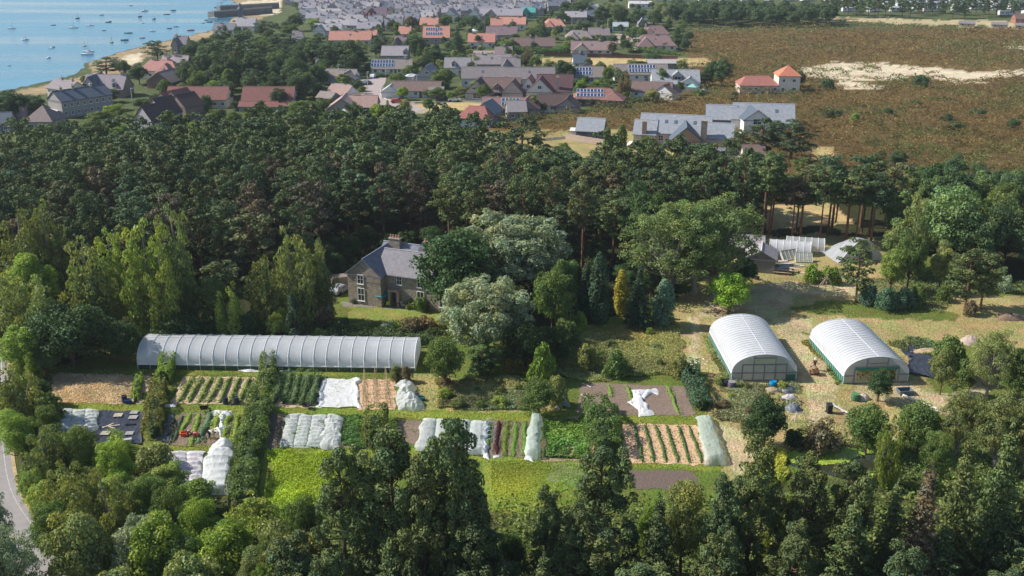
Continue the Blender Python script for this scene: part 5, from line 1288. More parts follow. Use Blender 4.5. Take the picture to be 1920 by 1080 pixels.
# ------------------------------------------------------------------ small things of the garden
def barrel(px, py, r0, h, col, label, name='barrel', cat='barrel', lid=None):
    e = empty(name, at(px, py), 0, label, cat)
    mb = MB(); mb.lathe([(.01, 0), (r0 * .88, 0), (r0, h * .3), (r0, h * .7), (r0 * .9, h), (r0 * .8, h), (r0 * .8, h - .08), (.01, h - .08)], 16); mb.build('body', cm(col, .5), e, smooth=False)
    for z in (h * .3, h * .7):
        k = MB(); k.lathe([(r0, z - .03), (r0 + .025, z), (r0, z + .03)], 16); k.build('band', cm(col, .5), e)
    if lid: k = MB(); k.lathe([(.01, h + .03), (r0 * .93, h + .02), (r0 * .93, h - .02)], 16); k.build('lid', cm(lid, .6), e)
    return e
barrel(234, 754, .36, .95, (.03, .035, .05), 'black water barrel at the corner of the straw plot')
barrel(423, 757, .36, .95, (.03, .035, .05), 'black water barrel at the foot of the squash rows, left one of the pair')
barrel(443, 757, .36, .95, (.03, .04, .07), 'black water barrel at the foot of the squash rows, right one of the pair')
barrel(1362, 722, .42, .8, (.03, .035, .05), 'dark barrel left of the grey lidded tank at the left wide polytunnel')
barrel(1372, 726, .55, .85, (.10, .10, .12), 'grey lidded round tank before the left wide polytunnel', lid=(.25, .23, .22))
barrel(1449, 724, .5, .75, (.0, .22, .45), 'bright blue tub in front of the left wide polytunnel', 'tub', 'tub')
barrel(1603, 750, .55, .9, (.05, .16, .07), 'green compost bin left of the small round tree', 'compost_bin', 'compost bin', (.07, .2, .09))
def boxobj(name, px, py, w, d, h, rz, col, label, cat, lid=True, z=0):
    e = empty(name, at(px, py) + Vector((0, 0, z)), rz, label, cat)
    mb = MB(); mb.add([(-w / 2 * .9, -d / 2 * .9, 0), (w / 2 * .9, -d / 2 * .9, 0), (w / 2 * .9, d / 2 * .9, 0), (-w / 2 * .9, d / 2 * .9, 0), (-w / 2, -d / 2, h), (w / 2, -d / 2, h), (w / 2, d / 2, h), (-w / 2, d / 2, h)],
                      [(3, 2, 1, 0), (0, 1, 5, 4), (1, 2, 6, 5), (2, 3, 7, 6), (3, 0, 4, 7)] + ([(4, 5, 6, 7)] if lid else [])); mb.build('body', cm(col, .6), e)
    k = MB()
    for (x0, x1, y0, y1) in ((-w / 2 - .03, w / 2 + .03, -d / 2 - .03, -d / 2 + .03), (-w / 2 - .03, w / 2 + .03, d / 2 - .03, d / 2 + .03), (-w / 2 - .03, -w / 2 + .03, -d / 2 + .03, d / 2 - .03), (w / 2 - .03, w / 2 + .03, -d / 2 + .03, d / 2 - .03)): k.box(x0, x1, y0, y1, h, h + .06)
    k.build('rim', cm(tuple(min(1, c * 1.3 + .01) for c in col), .6), e); return e
boxobj('storage_box', 241, 756, .8, .5, .5, .1, (.03, .07, .25), 'dark blue box right of the barrel at the straw plot', 'box')
e = boxobj('wheelie_bin', 1554, 774, .65, .65, 1.1, .1, (.025, .027, .03), 'black wheelie bin left of the leaning planks', 'bin')
k = MB(); k.add([(-.36, -.38, 1.17), (.36, -.38, 1.17), (.36, .38, 1.25), (-.36, .38, 1.25), (-.36, -.38, 1.2), (.36, -.38, 1.2), (.36, .38, 1.3), (-.36, .38, 1.3)], [(3, 2, 1, 0), (4, 5, 6, 7), (0, 1, 5, 4), (1, 2, 6, 5), (2, 3, 7, 6), (3, 0, 4, 7)]); k.build('lid', cm((.03, .03, .035), .5), e)
for sx in (-.3, .3):
    k = MB(); k.tube([(sx - .04, .34, .1), (sx + .04, .34, .1)], .1, 10); k.build('wheel', cm((.02, .02, .02)), e)
boxobj('water_trough', 1696, 738, 1.9, 1.2, .6, .1, (.12, .15, .18), 'blue grey trough beside the earth path at the right', 'trough', False)
boxobj('plastic_crate', 781, 746, .9, .6, .5, .3, (.12, .13, .15), 'grey crate leaning at the netting heap', 'crate', False)
boxobj('plastic_crate', 789, 750, .9, .6, .45, -.3, (.03, .16, .15), 'teal crate right of the netting heap', 'crate', False)
def plank(px, py, L, w, h, rz, col, label, name='plank', cat='plank', z=0.0, tilt=0.0, group=None):
    mb = MB(); mb.box(-L / 2, L / 2, -w / 2, w / 2, 0, h); mb.box(-L / 2 + .1, -L / 2 + .25, -w / 2 - .02, w / 2 + .02, h, h + .03)
    o = mb.build(name, cm(col, .85, .25, 4)); o.location = at(px, py) + Vector((0, 0, z + abs(math.sin(tilt)) * L / 2)); o.rotation_euler = (0, tilt, rz)
    return tag(o, label, cat, group)
def pallet(px, py, rz, col, label, s=1.0, z=.12):
    s *= .8
    e = empty('pallet', at(px, py) + Vector((0, 0, z)), rz, label, 'pallet')
    for i in range(6):
        k = MB(); k.box(-.6 * s, .6 * s, (-.5 + i * .18) * s, (-.5 + i * .18 + .12) * s, .1, .13); k.build('slat', cm(col, .9, .3, 4), e)
    for i in (-.55, -.05, .45):
        k = MB(); k.box(i * s, (i + .1) * s, -.5 * s, .5 * s, 0, .1); k.build('bearer', cm(col, .9, .3, 4), e)
PW = (.55, .46, .36); GW = (.42, .40, .38)
pallet(222, 781, .1, PW, 'pale board stack in the middle top of the black sheet', 1.1)
pallet(252, 776, .0, GW, 'grey pallet at the top right of the black sheet'); pallet(250, 785, .05, GW, 'grey pallet just below the top right one', 1.1)
pallet(243, 815, .1, GW, 'pale pallet near the bottom right of the black sheet'); pallet(198, 815, .0, (.5, .47, .36), 'pallet at the lower left edge of the black sheet', 1.1)
for i, (x, y, a_) in enumerate(((203, 800, .9), (208, 803, -.5), (213, 800, .2))): plank(x, y, 1.5, .15, .05, a_, PW, 'short loose board lying crossed on the black sheet', z=.14, group='crossed boards on the black sheet')
plank(237, 829, 1.3, .5, .3, .3, (.38, .38, .4), 'folded grey cloth bundle at the bottom of the black sheet', 'cloth_bundle', 'bundle', .12)
plank(245, 797, 1.2, .4, .08, .1, (.02, .02, .025), 'thin black board on the black sheet', z=.12)
for i, (x, y, L, a_, t_) in enumerate(((1575, 771, 3.2, -.9, .12), (1580, 773, 3.0, -.85, .1), (1571, 768, 2.0, -1.1, .1))): plank(x, y, L, .22, .08, a_, (.6, .58, .55), ('long', 'middle', 'short')[i] + ' grey white plank leaning right of the wheelie bin', z=.12, tilt=t_)
mb = MB(); mb.tube([(-2.4, 0, .18), (0, .03, .17), (2.4, -.05, .18)], [.2, .17, .15], 8); o = mb.build('log', cm((.68, .62, .52), .9, .3, 3)); o.location = at(1724, 756); o.rotation_euler = (0, 0, -.9); tag(o, 'long pale log lying below the trough', 'log')
mb = MB(); mb.tube([(-1.2, 0, .16), (1.2, 0, .16)], [.18, .14], 8); o = mb.build('log', cm((.62, .56, .46), .9, .3, 3)); o.location = at(1740, 768); o.rotation_euler = (0, 0, -.6); tag(o, 'short pale log at the foot of the long one', 'log')
def heap(px, py, rx, ry, h, m, label, name='compost_heap', cat='compost heap', seed=1, n=22):
    r = np.random.default_rng(seed); mb = MB(); vs = []; fs = []; R1 = 7
    for j in range(R1 + 1):
        t = j / R1
        for i in range(n):
            a = 6.283 * i / n; k = 1 + .18 * r.normal() * t * .5
            vs.append((math.cos(a) * rx * t * k, math.sin(a) * ry * t * k, h * (1 - t ** 2.4) * (1 + .12 * r.normal())))
    for j in range(R1):
        for i in range(n): i2 = (i + 1) % n; fs.append((j * n + i, (j + 1) * n + i, (j + 1) * n + i2, j * n + i2))
    for j in range(n): x, y, z = vs[R1 * n + j]; vs[R1 * n + j] = (x, y, 0)
    mb.add(vs, fs); o = mb.build(name, m, smooth=True); o.location = at(px, py); return tag(o, label, cat)
GSH = mat('grey_sheet', (.16, .17, .20), .4, .3, 1.5, bump=.1)
heap(1475, 732, 1.3, 1.1, .7, GSH, 'compost heap under a dark grey sheet right of the blue tub', seed=3)
heap(1448, 732, 1.1, .8, .4, mat('earth_heap', (.34, .26, .18), .95, .35, 4), 'low earthy heap with stones left of the sheeted compost', 'earth_heap', 'heap', 4)
heap(1479, 748, 1.2, .7, .6, mat('patchy_sheet', (.5, .46, .44), .8, .7, 1.6), 'mottled black and white sheeted heap below the grey compost heap', seed=5)
heap(1487, 768, 1.1, 1.0, .8, GSH, 'dark sheeted compost heap right of the dense rounded tree', seed=6)
heap(1619, 748, .9, .6, .7, mat('stone_heap', (.55, .45, .38), .95, .3, 5), 'pinkish sack heap right of the green compost bin', 'sack_heap', 'sacks', 7)
heap(1820, 642, 1.6, 1.2, 1.0, mat('earth_mound', (.42, .33, .27), .95, .2, 3), 'bare earth mound above the open olive tree', 'earth_mound', 'earth mound', 8)
heap(1895, 598, 2.4, 1.0, .8, mat('brush_pile', (.20, .14, .10), .95, .5, 5), 'brown brushwood pile near the right edge', 'brush_pile', 'brush pile', 9)
heap(1745, 660, 3.0, 1.0, .5, mat('dry_mound', (.40, .30, .17), .95, .3, 3), 'dry grassy mound above the dark blue grey sheet', 'earth_mound', 'earth mound', 10)
# wooden frame pen by the heaps
e = empty('timber_frame', at(1500, 790), .3, 'broken white timber frame with poles below the compost heaps', 'timber frame')
for i, (a_, b_) in enumerate((((-.8, 0, 0), (-.6, .1, 1.4)), ((.8, 0, 0), (.5, .2, 1.3)), ((-.7, 0, 1.3), (.6, .1, 1.2)), ((-.9, .6, 0), (-.2, .2, 1.2)), ((1.1, .5, 0), (.4, .1, 1.1)))):
    k = MB(); k.tube([a_, b_], .06, 5); k.build('pole', cm((.62, .56, .52), .9), e)
# tripod of poles
e = empty('pole_tripod', at(1549, 541), .2, 'tripod of rough wooden poles on the dry lawn', 'pole tripod')
for i in range(5):
    a_ = i * 1.256 + .3; k = MB(); k.tube([(math.cos(a_) * 1.5, math.sin(a_) * 1.5, 0), (-math.cos(a_) * .2, -math.sin(a_) * .2, 2.5)], [.09, .06], 6); k.build('pole', cm((.34, .27, .22), .9), e)
# picnic tables
def picnic(px, py, rz, L, label):
    e = empty('picnic_table', at(px, py), rz, label, 'picnic table'); m = cm((.50, .36, .25), .85, .25, 4)
    k = MB(); k.box(-L / 2, L / 2, -.36, .36, .72, .77); k.build('table_top', m, e)
    for s_ in (-1, 1):
        k = MB(); k.box(-L / 2, L / 2, s_ * .72 - .13, s_ * .72 + .13, .43, .47); k.build('bench_seat', m, e)
        k = MB(); x = s_ * L * .32; k.tube([(x, -.75, 0), (x, -.2, .72)], .04, 4); k.tube([(x, .75, 0), (x, .2, .72)], .04, 4); k.box(x - .04, x + .04, -.8, .8, .38, .43); k.build('leg', m, e)
picnic(1467, 513, -.25, 3.0, 'longest picnic table on the dry grass'); picnic(1486, 510, -.3, 1.8, 'picnic table behind the longest one'); picnic(1508, 519, -.2, 1.4, 'small picnic table nearest the laurel bush')
# glass cold frames
def frame(px, py, rz, w, d, lean, label):
    e = empty('cold_frame', at(px, py), rz, label, 'cold frame'); m = cm((.45, .43, .38), .8)
    z1 = d * math.sin(lean); y1 = d * math.cos(lean)
    k = MB(); k.add([(-w / 2, 0, .15), (w / 2, 0, .15), (w / 2, y1, .15 + z1), (-w / 2, y1, .15 + z1)], [(0, 1, 2, 3)]); k.build('glazing', tunnel_mat('old_glass', (.33, .36, .33), .15, .1), e)
    for i in range(5):
        x = -w / 2 + w * i / 4; k = MB(); k.tube([(x, 0, .18), (x, y1, .18 + z1)], .05, 4); k.build('glazing_bar', m, e)
    for (y, z) in ((0, .17), (y1, .17 + z1)): k = MB(); k.box(-w / 2, w / 2, y - .05, y + .05, z - .05, z + .05); k.build('frame_rail', m, e)
    for x in (-w / 2, w / 2): k = MB(); k.add([(x, 0, 0), (x, y1, 0), (x, y1, .12 + z1), (x, 0, .12)], [(0, 1, 2, 3)]); k.build('side_board', m, e)
frame(1508, 493, -.1, 3.0, 2.0, .7, 'glazed cold frame in front of the small polytunnels'); frame(1484, 488, .35, 3.2, 2.0, .8, 'steep glazed frame left of the other cold frame')
for i, (x, y, L, a_) in enumerate(((1472, 496, 3.4, .25), (1480, 500, 3.8, .2), (1465, 491, 2.4, .1), (1495, 500, 2.6, .05), (1470, 503, 3.0, .3))): plank(x, y, L, .7, .15, a_, (.45, .42, .37), 'weathered board in the timber pile by the cold frames', group='timber pile by the cold frames', z=.05)
for i, (x, y) in enumerate(((1424, 466), (1430, 470), (1436, 463), (1441, 468), (1420, 461))): plank(x, y, 1.8, .8, .4, i * .8, (.5, .53, .55), 'pale junk sheet piled between hut and small polytunnel', 'junk_sheet', 'junk', group='pale junk between hut and small polytunnel')
for i in range(5):
    x = (1115, 1116, 1117, 1116, 1114)[i]; plank((1100, 1096, 1102, 1066, 1150)[i], (724, 745, 752, 690, 768)[i], 1.6, .1, .06, (-.8, -1, .3, .2, -.4)[i], (.6, .55, .48), 'pale stick lying on soil or grass by the beds', 'stick', 'stick', .1, group='pale sticks by the beds')
# ------------------------------------------------------------------ wheelbarrows
def barrow(px, py, rz, col, label):
    e = empty('wheelbarrow', at(px, py), rz, label, 'wheelbarrow')
    k = MB(); k.add([(-.3, -.25, .35), (.35, -.2, .3), (.35, .2, .3), (-.3, .25, .35), (-.5, -.36, .68), (.62, -.32, .62), (.62, .32, .62), (-.5, .36, .68)], [(3, 2, 1, 0), (0, 1, 5, 4), (1, 2, 6, 5), (2, 3, 7, 6), (3, 0, 4, 7)]); k.build('tray', cm(col, .5), e)
    k = MB(); k.tube([(.7, -.05, .2), (.7, .05, .2)], .2, 12); k.build('wheel', cm((.02, .02, .02)), e)
    for s_ in (-1, 1):
        k = MB(); k.tube([(.7, s_ * .08, .2), (-.1, s_ * .25, .35), (-1.0, s_ * .3, .62)], .025, 5); k.build('handle', cm((.1, .1, .1)), e)
        k = MB(); k.tube([(-.25, s_ * .25, .38), (-.35, s_ * .25, 0)], .02, 4); k.build('leg', cm((.1, .1, .1)), e)
barrow(383, 771, .3, (.02, .02, .02), 'black wheelbarrow on the grass path above the workers'); barrow(577, 766, 2.6, (.03, .03, .03), 'black wheelbarrow at the foot of the bean rows')
# ------------------------------------------------------------------ people
def skin_mesh(name, verts, edges, radii, m, parent, root=0):
    me = bpy.data.meshes.new(name); me.from_pydata([tuple(v) for v in verts], edges, []); me.materials.append(m)
    o = link(name, me, parent); sk = o.modifiers.new('skin', 'SKIN'); sk.use_smooth_shade = True
    lay = me.skin_vertices[0].data if me.skin_vertices else None
    if lay is None:
        me.attributes; import bmesh
        bm = bmesh.new(); bm.from_mesh(me); bm.verts.layers.skin.verify(); bm.to_mesh(me); bm.free(); lay = me.skin_vertices[0].data
    for i, r_ in enumerate(radii): lay[i].radius = (r_, r_) if not isinstance(r_, tuple) else r_; lay[i].use_root = (i == root)
    sb = o.modifiers.new('sub', 'SUBSURF'); sb.levels = 1; sb.render_levels = 1
    return o
POSES = {}
# joints: pelvis, waist, chest, neck, head, l/r shoulder elbow wrist hand, l/r hip knee ankle toe  (x forward)
POSES['stand'] = dict(pel=(0, 0, .95), wai=(.0, 0, 1.12), che=(.02, 0, 1.36), nec=(.03, 0, 1.52), hea=(.06, 0, 1.66), sl=(.0, .19, 1.42), el=(.06, .25, 1.14), wl=(.22, .22, .95), hl=(.30, .20, .92), sr=(.0, -.19, 1.42), er=(.02, -.26, 1.14), wr=(.14, -.25, .93), hr=(.2, -.23, .88), pl=(0, .1, .92), kl=(.12, .1, .5), al=(.02, .11, .09), tl=(.2, .12, .03), pr=(0, -.1, .92), kr=(-.02, -.1, .5), ar=(-.2, -.11, .12), tr=(-.04, -.12, .03))
POSES['push'] = dict(POSES['stand'], che=(.12, 0, 1.34), nec=(.17, 0, 1.5), hea=(.22, 0, 1.63), sl=(.12, .19, 1.4), el=(.2, .24, 1.12), wl=(.42, .24, .98), hl=(.5, .24, .96), sr=(.12, -.19, 1.4), er=(.2, -.24, 1.12), wr=(.42, -.24, .98), hr=(.5, -.24, .96))
POSES['bend'] = dict(pel=(0, 0, .92), wai=(.14, 0, 1.0), che=(.42, 0, 1.0), nec=(.58, 0, .93), hea=(.70, 0, .84), sl=(.46, .19, .96), el=(.5, .22, .66), wl=(.56, .16, .4), hl=(.6, .14, .3), sr=(.46, -.19, .96), er=(.5, -.22, .66), wr=(.56, -.16, .4), hr=(.6, -.14, .3), pl=(0, .1, .9), kl=(.08, .13, .48), al=(-.02, .14, .09), tl=(.16, .15, .03), pr=(0, -.1, .9), kr=(.06, -.13, .48), ar=(-.04, -.14, .09), tr=(.14, -.15, .03))
POSES['kneel'] = dict(pel=(-.1, 0, .42), wai=(.04, 0, .56), che=(.3, 0, .66), nec=(.46, 0, .70), hea=(.58, 0, .70), sl=(.34, .19, .66), el=(.42, .24, .38), wl=(.6, .18, .18), hl=(.68, .15, .1), sr=(.34, -.19, .66), er=(.42, -.24, .38), wr=(.6, -.18, .18), hr=(.68, -.15, .1), pl=(-.1, .1, .42), kl=(.28, .15, .1), al=(-.16, .14, .09), tl=(-.32, .14, .04), pr=(-.1, -.1, .42), kr=(.28, -.15, .1), ar=(-.16, -.14, .09), tr=(-.32, -.14, .04))
SKIN = cm((.50, .30, .22), .6)
def person(px, py, rz, pose, shirt, trousers, hair, label, hat=None, s=1.0):
    P = {k: Vector(v) for k, v in POSES[pose].items()}
    e = empty('person', at(px, py), rz, label, 'person'); e.scale = (s, s, s)
    ks = ['pel', 'wai', 'che', 'nec', 'hea', 'sl', 'el', 'wl', 'hl', 'sr', 'er', 'wr', 'hr', 'pl', 'kl', 'al', 'tl', 'pr', 'kr', 'ar', 'tr']; ix = {k: i for i, k in enumerate(ks)}
    vs = [P[k] for k in ks]
    rad = dict(pel=.13, wai=.115, che=.13, nec=.052, hea=.10, sl=.06, el=.042, wl=.03, hl=.035, sr=.06, er=.042, wr=.03, hr=.035, pl=.085, kl=.058, al=.04, tl=.035, pr=.085, kr=.058, ar=.04, tr=.035)
    ed = [('pel', 'wai'), ('wai', 'che'), ('che', 'nec'), ('nec', 'hea'), ('che', 'sl'), ('sl', 'el'), ('el', 'wl'), ('wl', 'hl'), ('che', 'sr'), ('sr', 'er'), ('er', 'wr'), ('wr', 'hr'), ('pel', 'pl'), ('pl', 'kl'), ('kl', 'al'), ('al', 'tl'), ('pel', 'pr'), ('pr', 'kr'), ('kr', 'ar'), ('ar', 'tr')]
    E = [(ix[a], ix[b]) for a, b in ed]; rr = [rad[k] for k in ks]
    hd = P['hea'] + (P['hea'] - P['nec']).normalized() * .1; vs.append(hd); rr.append(.085); E.append((ix['hea'], len(vs) - 1))
    for side in ('l', 'r'):                      # fingers and thumb
        w_, h_ = P['w' + side], P['h' + side]; d_ = (h_ - w_).normalized(); q_ = d_.cross(Vector((1, 0, .2))).normalized()
        for f in range(5):
            L_ = (.06, .085, .09, .085, .07)[f]; o_ = (q_ * ((f - 2) * .018)); root_ = h_ if f else w_.lerp(h_, .5)
            a_ = root_ + o_ * (1 if f else 2.2) + d_ * L_ * .6; b_ = a_ + d_ * L_ * .4 + Vector((0, 0, -.02))
            vs += [a_, b_]; rr += [.01, .008]; n_ = len(vs); E += [(ix['h' + side], n_ - 2), (n_ - 2, n_ - 1)]
    skin_mesh('body', vs, E, rr, SKIN, e)
    sk = ['pel', 'wai', 'che', 'sl', 'el', 'sr', 'er']; j = {k: i for i, k in enumerate(sk)}
    skin_mesh('shirt', [P[k] for k in sk], [(j[a], j[b]) for a, b in (('pel', 'wai'), ('wai', 'che'), ('che', 'sl'), ('sl', 'el'), ('che', 'sr'), ('sr', 'er'))], [.15, .14, .155, .085, .06, .085, .06], cm(shirt, .9), e)
    sk = ['pel', 'pl', 'kl', 'al', 'pr', 'kr', 'ar']; j = {k: i for i, k in enumerate(sk)}
    skin_mesh('trousers', [P[k] for k in sk], [(j[a], j[b]) for a, b in (('pel', 'pl'), ('pl', 'kl'), ('kl', 'al'), ('pel', 'pr'), ('pr', 'kr'), ('kr', 'ar'))], [.15, .11, .082, .065, .11, .082, .065], cm(trousers, .9), e)
    up = (P['hea'] - P['nec']).normalized(); fw = up.cross(Vector((0, 1, 0))) * -1; fw = Vector((up.z, 0, -up.x))
    c_ = P['hea'] + up * .07
    k = MB(); k.lathe([(.01, .12), (.07, .1), (.11, .04), (.118, -.02), (.10, -.08)], 12); o = k.build('hair', cm(hair, .9), e, c_ - fw * .02, up.to_track_quat('Z', 'Y').to_euler(), True)
    if hat: k = MB(); k.lathe([(.01, .17), (.1, .15), (.12, .05), (.24, .03), (.24, .02), (.1, .02)], 16); k.build('hat', cm(hat, .9), e, c_, up.to_track_quat('Z', 'Y').to_euler())
    k = MB()
    sd = Vector((0, 1, 0)); f0 = P['hea'] + up * .03 + fw * .1
    for s_ in (-1, 1): k.box(-.012, .012, -.014, .014, -.01, .01, 0, Matrix.Translation(f0 + sd * s_ * .04 + up * .03))
    k.build('eyes', cm((.05, .04, .03)), e)
    k = MB(); k.box(-.02, .02, -.012, .012, -.02, .02, 0, Matrix.Translation(f0 + fw * .01)); k.box(-.01, .01, -.025, .025, -.006, .006, 0, Matrix.Translation(f0 - up * .045)); k.build('nose_and_mouth', cm((.45, .22, .18)), e)
    return e
person(393, 822, -.1, 'bend', (.75, .75, .75), (.03, .03, .04), (.12, .09, .07), 'worker in white top and dark trousers bending over the cabbage row', s=1.05)
person(371, 822, 2.9, 'kneel', (.45, .04, .07), (.35, .05, .07), (.45, .33, .2), 'fair haired worker in red kneeling in the crop rows', s=1.1)
person(360, 818, 3.05, 'kneel', (.04, .045, .055), (.05, .055, .07), (.2, .2, .2), 'worker in dark clothes kneeling left of the one in red', s=1.1)
person(1396, 822, .1, 'stand', (.62, .55, .50), (.22, .13, .10), (.3, .2, .12), 'person in pale top and brown trousers walking by the dense rounded tree')
boxobj('red_trug', 347, 817, .95, .6, .45, .2, (.75, .10, .03), 'orange red trug beside the kneeling workers', 'trug', False)
person(1526, 694, -1.57, 'push', (.16, .09, .07), (.14, .09, .07), (.10, .07, .05), 'person in dark top and pale hat pushing a wooden cart between the wide polytunnels', hat=(.62, .55, .42), s=1.1)
e = empty('hand_cart', at(1526, 701), -1.57, 'brown wooden hand cart pushed between the wide polytunnels', 'cart')
k = MB(); k.add([(-.4, -.4, .4), (.6, -.4, .4), (.6, .4, .4), (-.4, .4, .4), (-.5, -.5, .95), (.7, -.5, .95), (.7, .5, .95), (-.5, .5, .95)], [(3, 2, 1, 0), (0, 1, 5, 4), (1, 2, 6, 5), (2, 3, 7, 6), (3, 0, 4, 7)]); k.build('cart_body', cm((.42, .24, .15), .8), e)
for s_ in (-1, 1):
    k = MB(); k.tube([(.1, s_ * .55 - .05, .35), (.1, s_ * .55 + .05, .35)], .35, 16); k.build('wheel', cm((.08, .05, .04)), e)
    k = MB(); k.tube([(-.45, s_ * .3, .8), (-.85, s_ * .25, 1.0)], .025, 5); k.build('handle', cm((.3, .18, .1)), e)
k = MB(); k.lathe([(.01, 1.15), (.3, 1.08), (.45, .9)], 12); k.build('load', cm((.30, .19, .12)), e)
for i, (x, y) in enumerate(((1413, 523), (1421, 524))): person(x, y, .4 + i * 2.5, 'kneel', ((.02, .02, .02), (.35, .25, .22))[i], (.03, .03, .05), (.02, .02, .02), ('dark clothed person sitting in the shade of the poplars', 'pale topped person sitting beside the dark clothed one in the shade')[i])
# ------------------------------------------------------------------ houses
SLATE = (.20, .21, .245); MAUVE = (.235, .20, .215); PINK = (.52, .25, .19); RED = (.24, .105, .09); BROWN = (.20, .135, .12); DBROWN = (.105, .07, .065); DSLATE = (.10, .125, .16); TAUPE = (.26, .22, .20)
CREAM = (.62, .56, .46); GREYW = (.34, .31, .30); WHITEW = (.74, .72, .68); STONE = (.30, .24, .185)
def roofmat(c):
    key = ('roof', c)
    if key in _mc: return _mc[key]
    m, nt, p = newmat('roof_tiles')
    o, nz = vary(nt, c, .16, 1.2)
    tc = nt.nodes.new('ShaderNodeTexCoord'); wv = nt.nodes.new('ShaderNodeTexBrick'); wv.inputs['Scale'].default_value = 1.0
    wv.inputs['Color1'].default_value = (1, 1, 1, 1); wv.inputs['Color2'].default_value = (.86, .86, .86, 1); wv.inputs['Mortar'].default_value = (.72, .72, .72, 1)
    wv.inputs['Mortar Size'].default_value = .02; wv.inputs['Brick Width'].default_value = .5; wv.inputs['Row Height'].default_value = .3
    nt.links.new(tc.outputs['Object'], wv.inputs['Vector'])
    mm = nt.nodes.new('ShaderNodeVectorMath'); mm.operation = 'MULTIPLY'; nt.links.new(o, mm.inputs[0]); nt.links.new(wv.outputs[0], mm.inputs[1]); nt.links.new(mm.outputs[0], p.inputs['Base Color'])
    p.inputs['Roughness'].default_value = .75; p.inputs['Specular IOR Level'].default_value = .25; _mc[key] = m; return m
def stonemat():
    m, nt, p = newmat('rubble_stone')
    tc = nt.nodes.new('ShaderNodeTexCoord'); mp = nt.nodes.new('ShaderNodeMapping'); mp.inputs['Rotation'].default_value = (1.5708, 0, 0)
    sp = nt.nodes.new('ShaderNodeSeparateXYZ'); cb = nt.nodes.new('ShaderNodeCombineXYZ'); ad = nt.nodes.new('ShaderNodeMath'); nt.links.new(tc.outputs['Object'], sp.inputs[0])
    nt.links.new(sp.outputs[0], ad.inputs[0]); nt.links.new(sp.outputs[1], ad.inputs[1]); nt.links.new(ad.outputs[0], cb.inputs[0]); nt.links.new(sp.outputs[2], cb.inputs[1])
    b = nt.nodes.new('ShaderNodeTexBrick'); b.inputs['Scale'].default_value = 1; b.inputs['Brick Width'].default_value = .55; b.inputs['Row Height'].default_value = .28; b.inputs['Mortar Size'].default_value = .03
    b.inputs['Color1'].default_value = (.34, .27, .20, 1); b.inputs['Color2'].default_value = (.22, .18, .15, 1); b.inputs['Mortar'].default_value = (.38, .33, .27, 1); nt.links.new(cb.outputs[0], b.inputs['Vector'])
    o, nz = vary(nt, b.outputs[0], .3, 2.5); nt.links.new(o, p.inputs['Base Color']); p.inputs['Roughness'].default_value = .9
    return m
STONEM = stonemat()
_wm = {}
def winmesh(w, h, fc=(.75, .75, .73), bars=2):
    key = (round(w, 2), round(h, 2), fc, bars)
    if key in _wm: return _wm[key]
    f = MB(); t = .09
    f.box(-w / 2, w / 2, -.06, .05, 0, t); f.box(-w / 2, w / 2, -.06, .05, h - t, h); f.box(-w / 2, -w / 2 + t, -.06, .05, t, h - t); f.box(w / 2 - t, w / 2, -.06, .05, t, h - t)
    for i in range(1, bars): x = -w / 2 + w * i / bars; f.box(x - .03, x + .03, -.05, .05, t, h - t)
    if h > 1.4: f.box(-w / 2 + t, w / 2 - t, -.052, .052, h / 2 - .03, h / 2 + .03)
    f.box(-w / 2 - .08, w / 2 + .08, -.12, .0, -.08, 0)
    g = MB(); g.box(-w / 2 + .05, w / 2 - .05, -.02, .04, .05, h - .05)
    _wm[key] = (f.mesh('window_frame', cm(fc, .5)), g.mesh('window_pane', GLASS)); return _wm[key]
def add_window(parent, x, y, z, w, h, rz, fc=(.75, .75, .73), bars=2, sub=True):
    a, b = winmesh(w, h, fc, bars)
    o = link('window', a, parent, (x, y, z), (0, 0, rz)); link('pane', b, o)
    return o
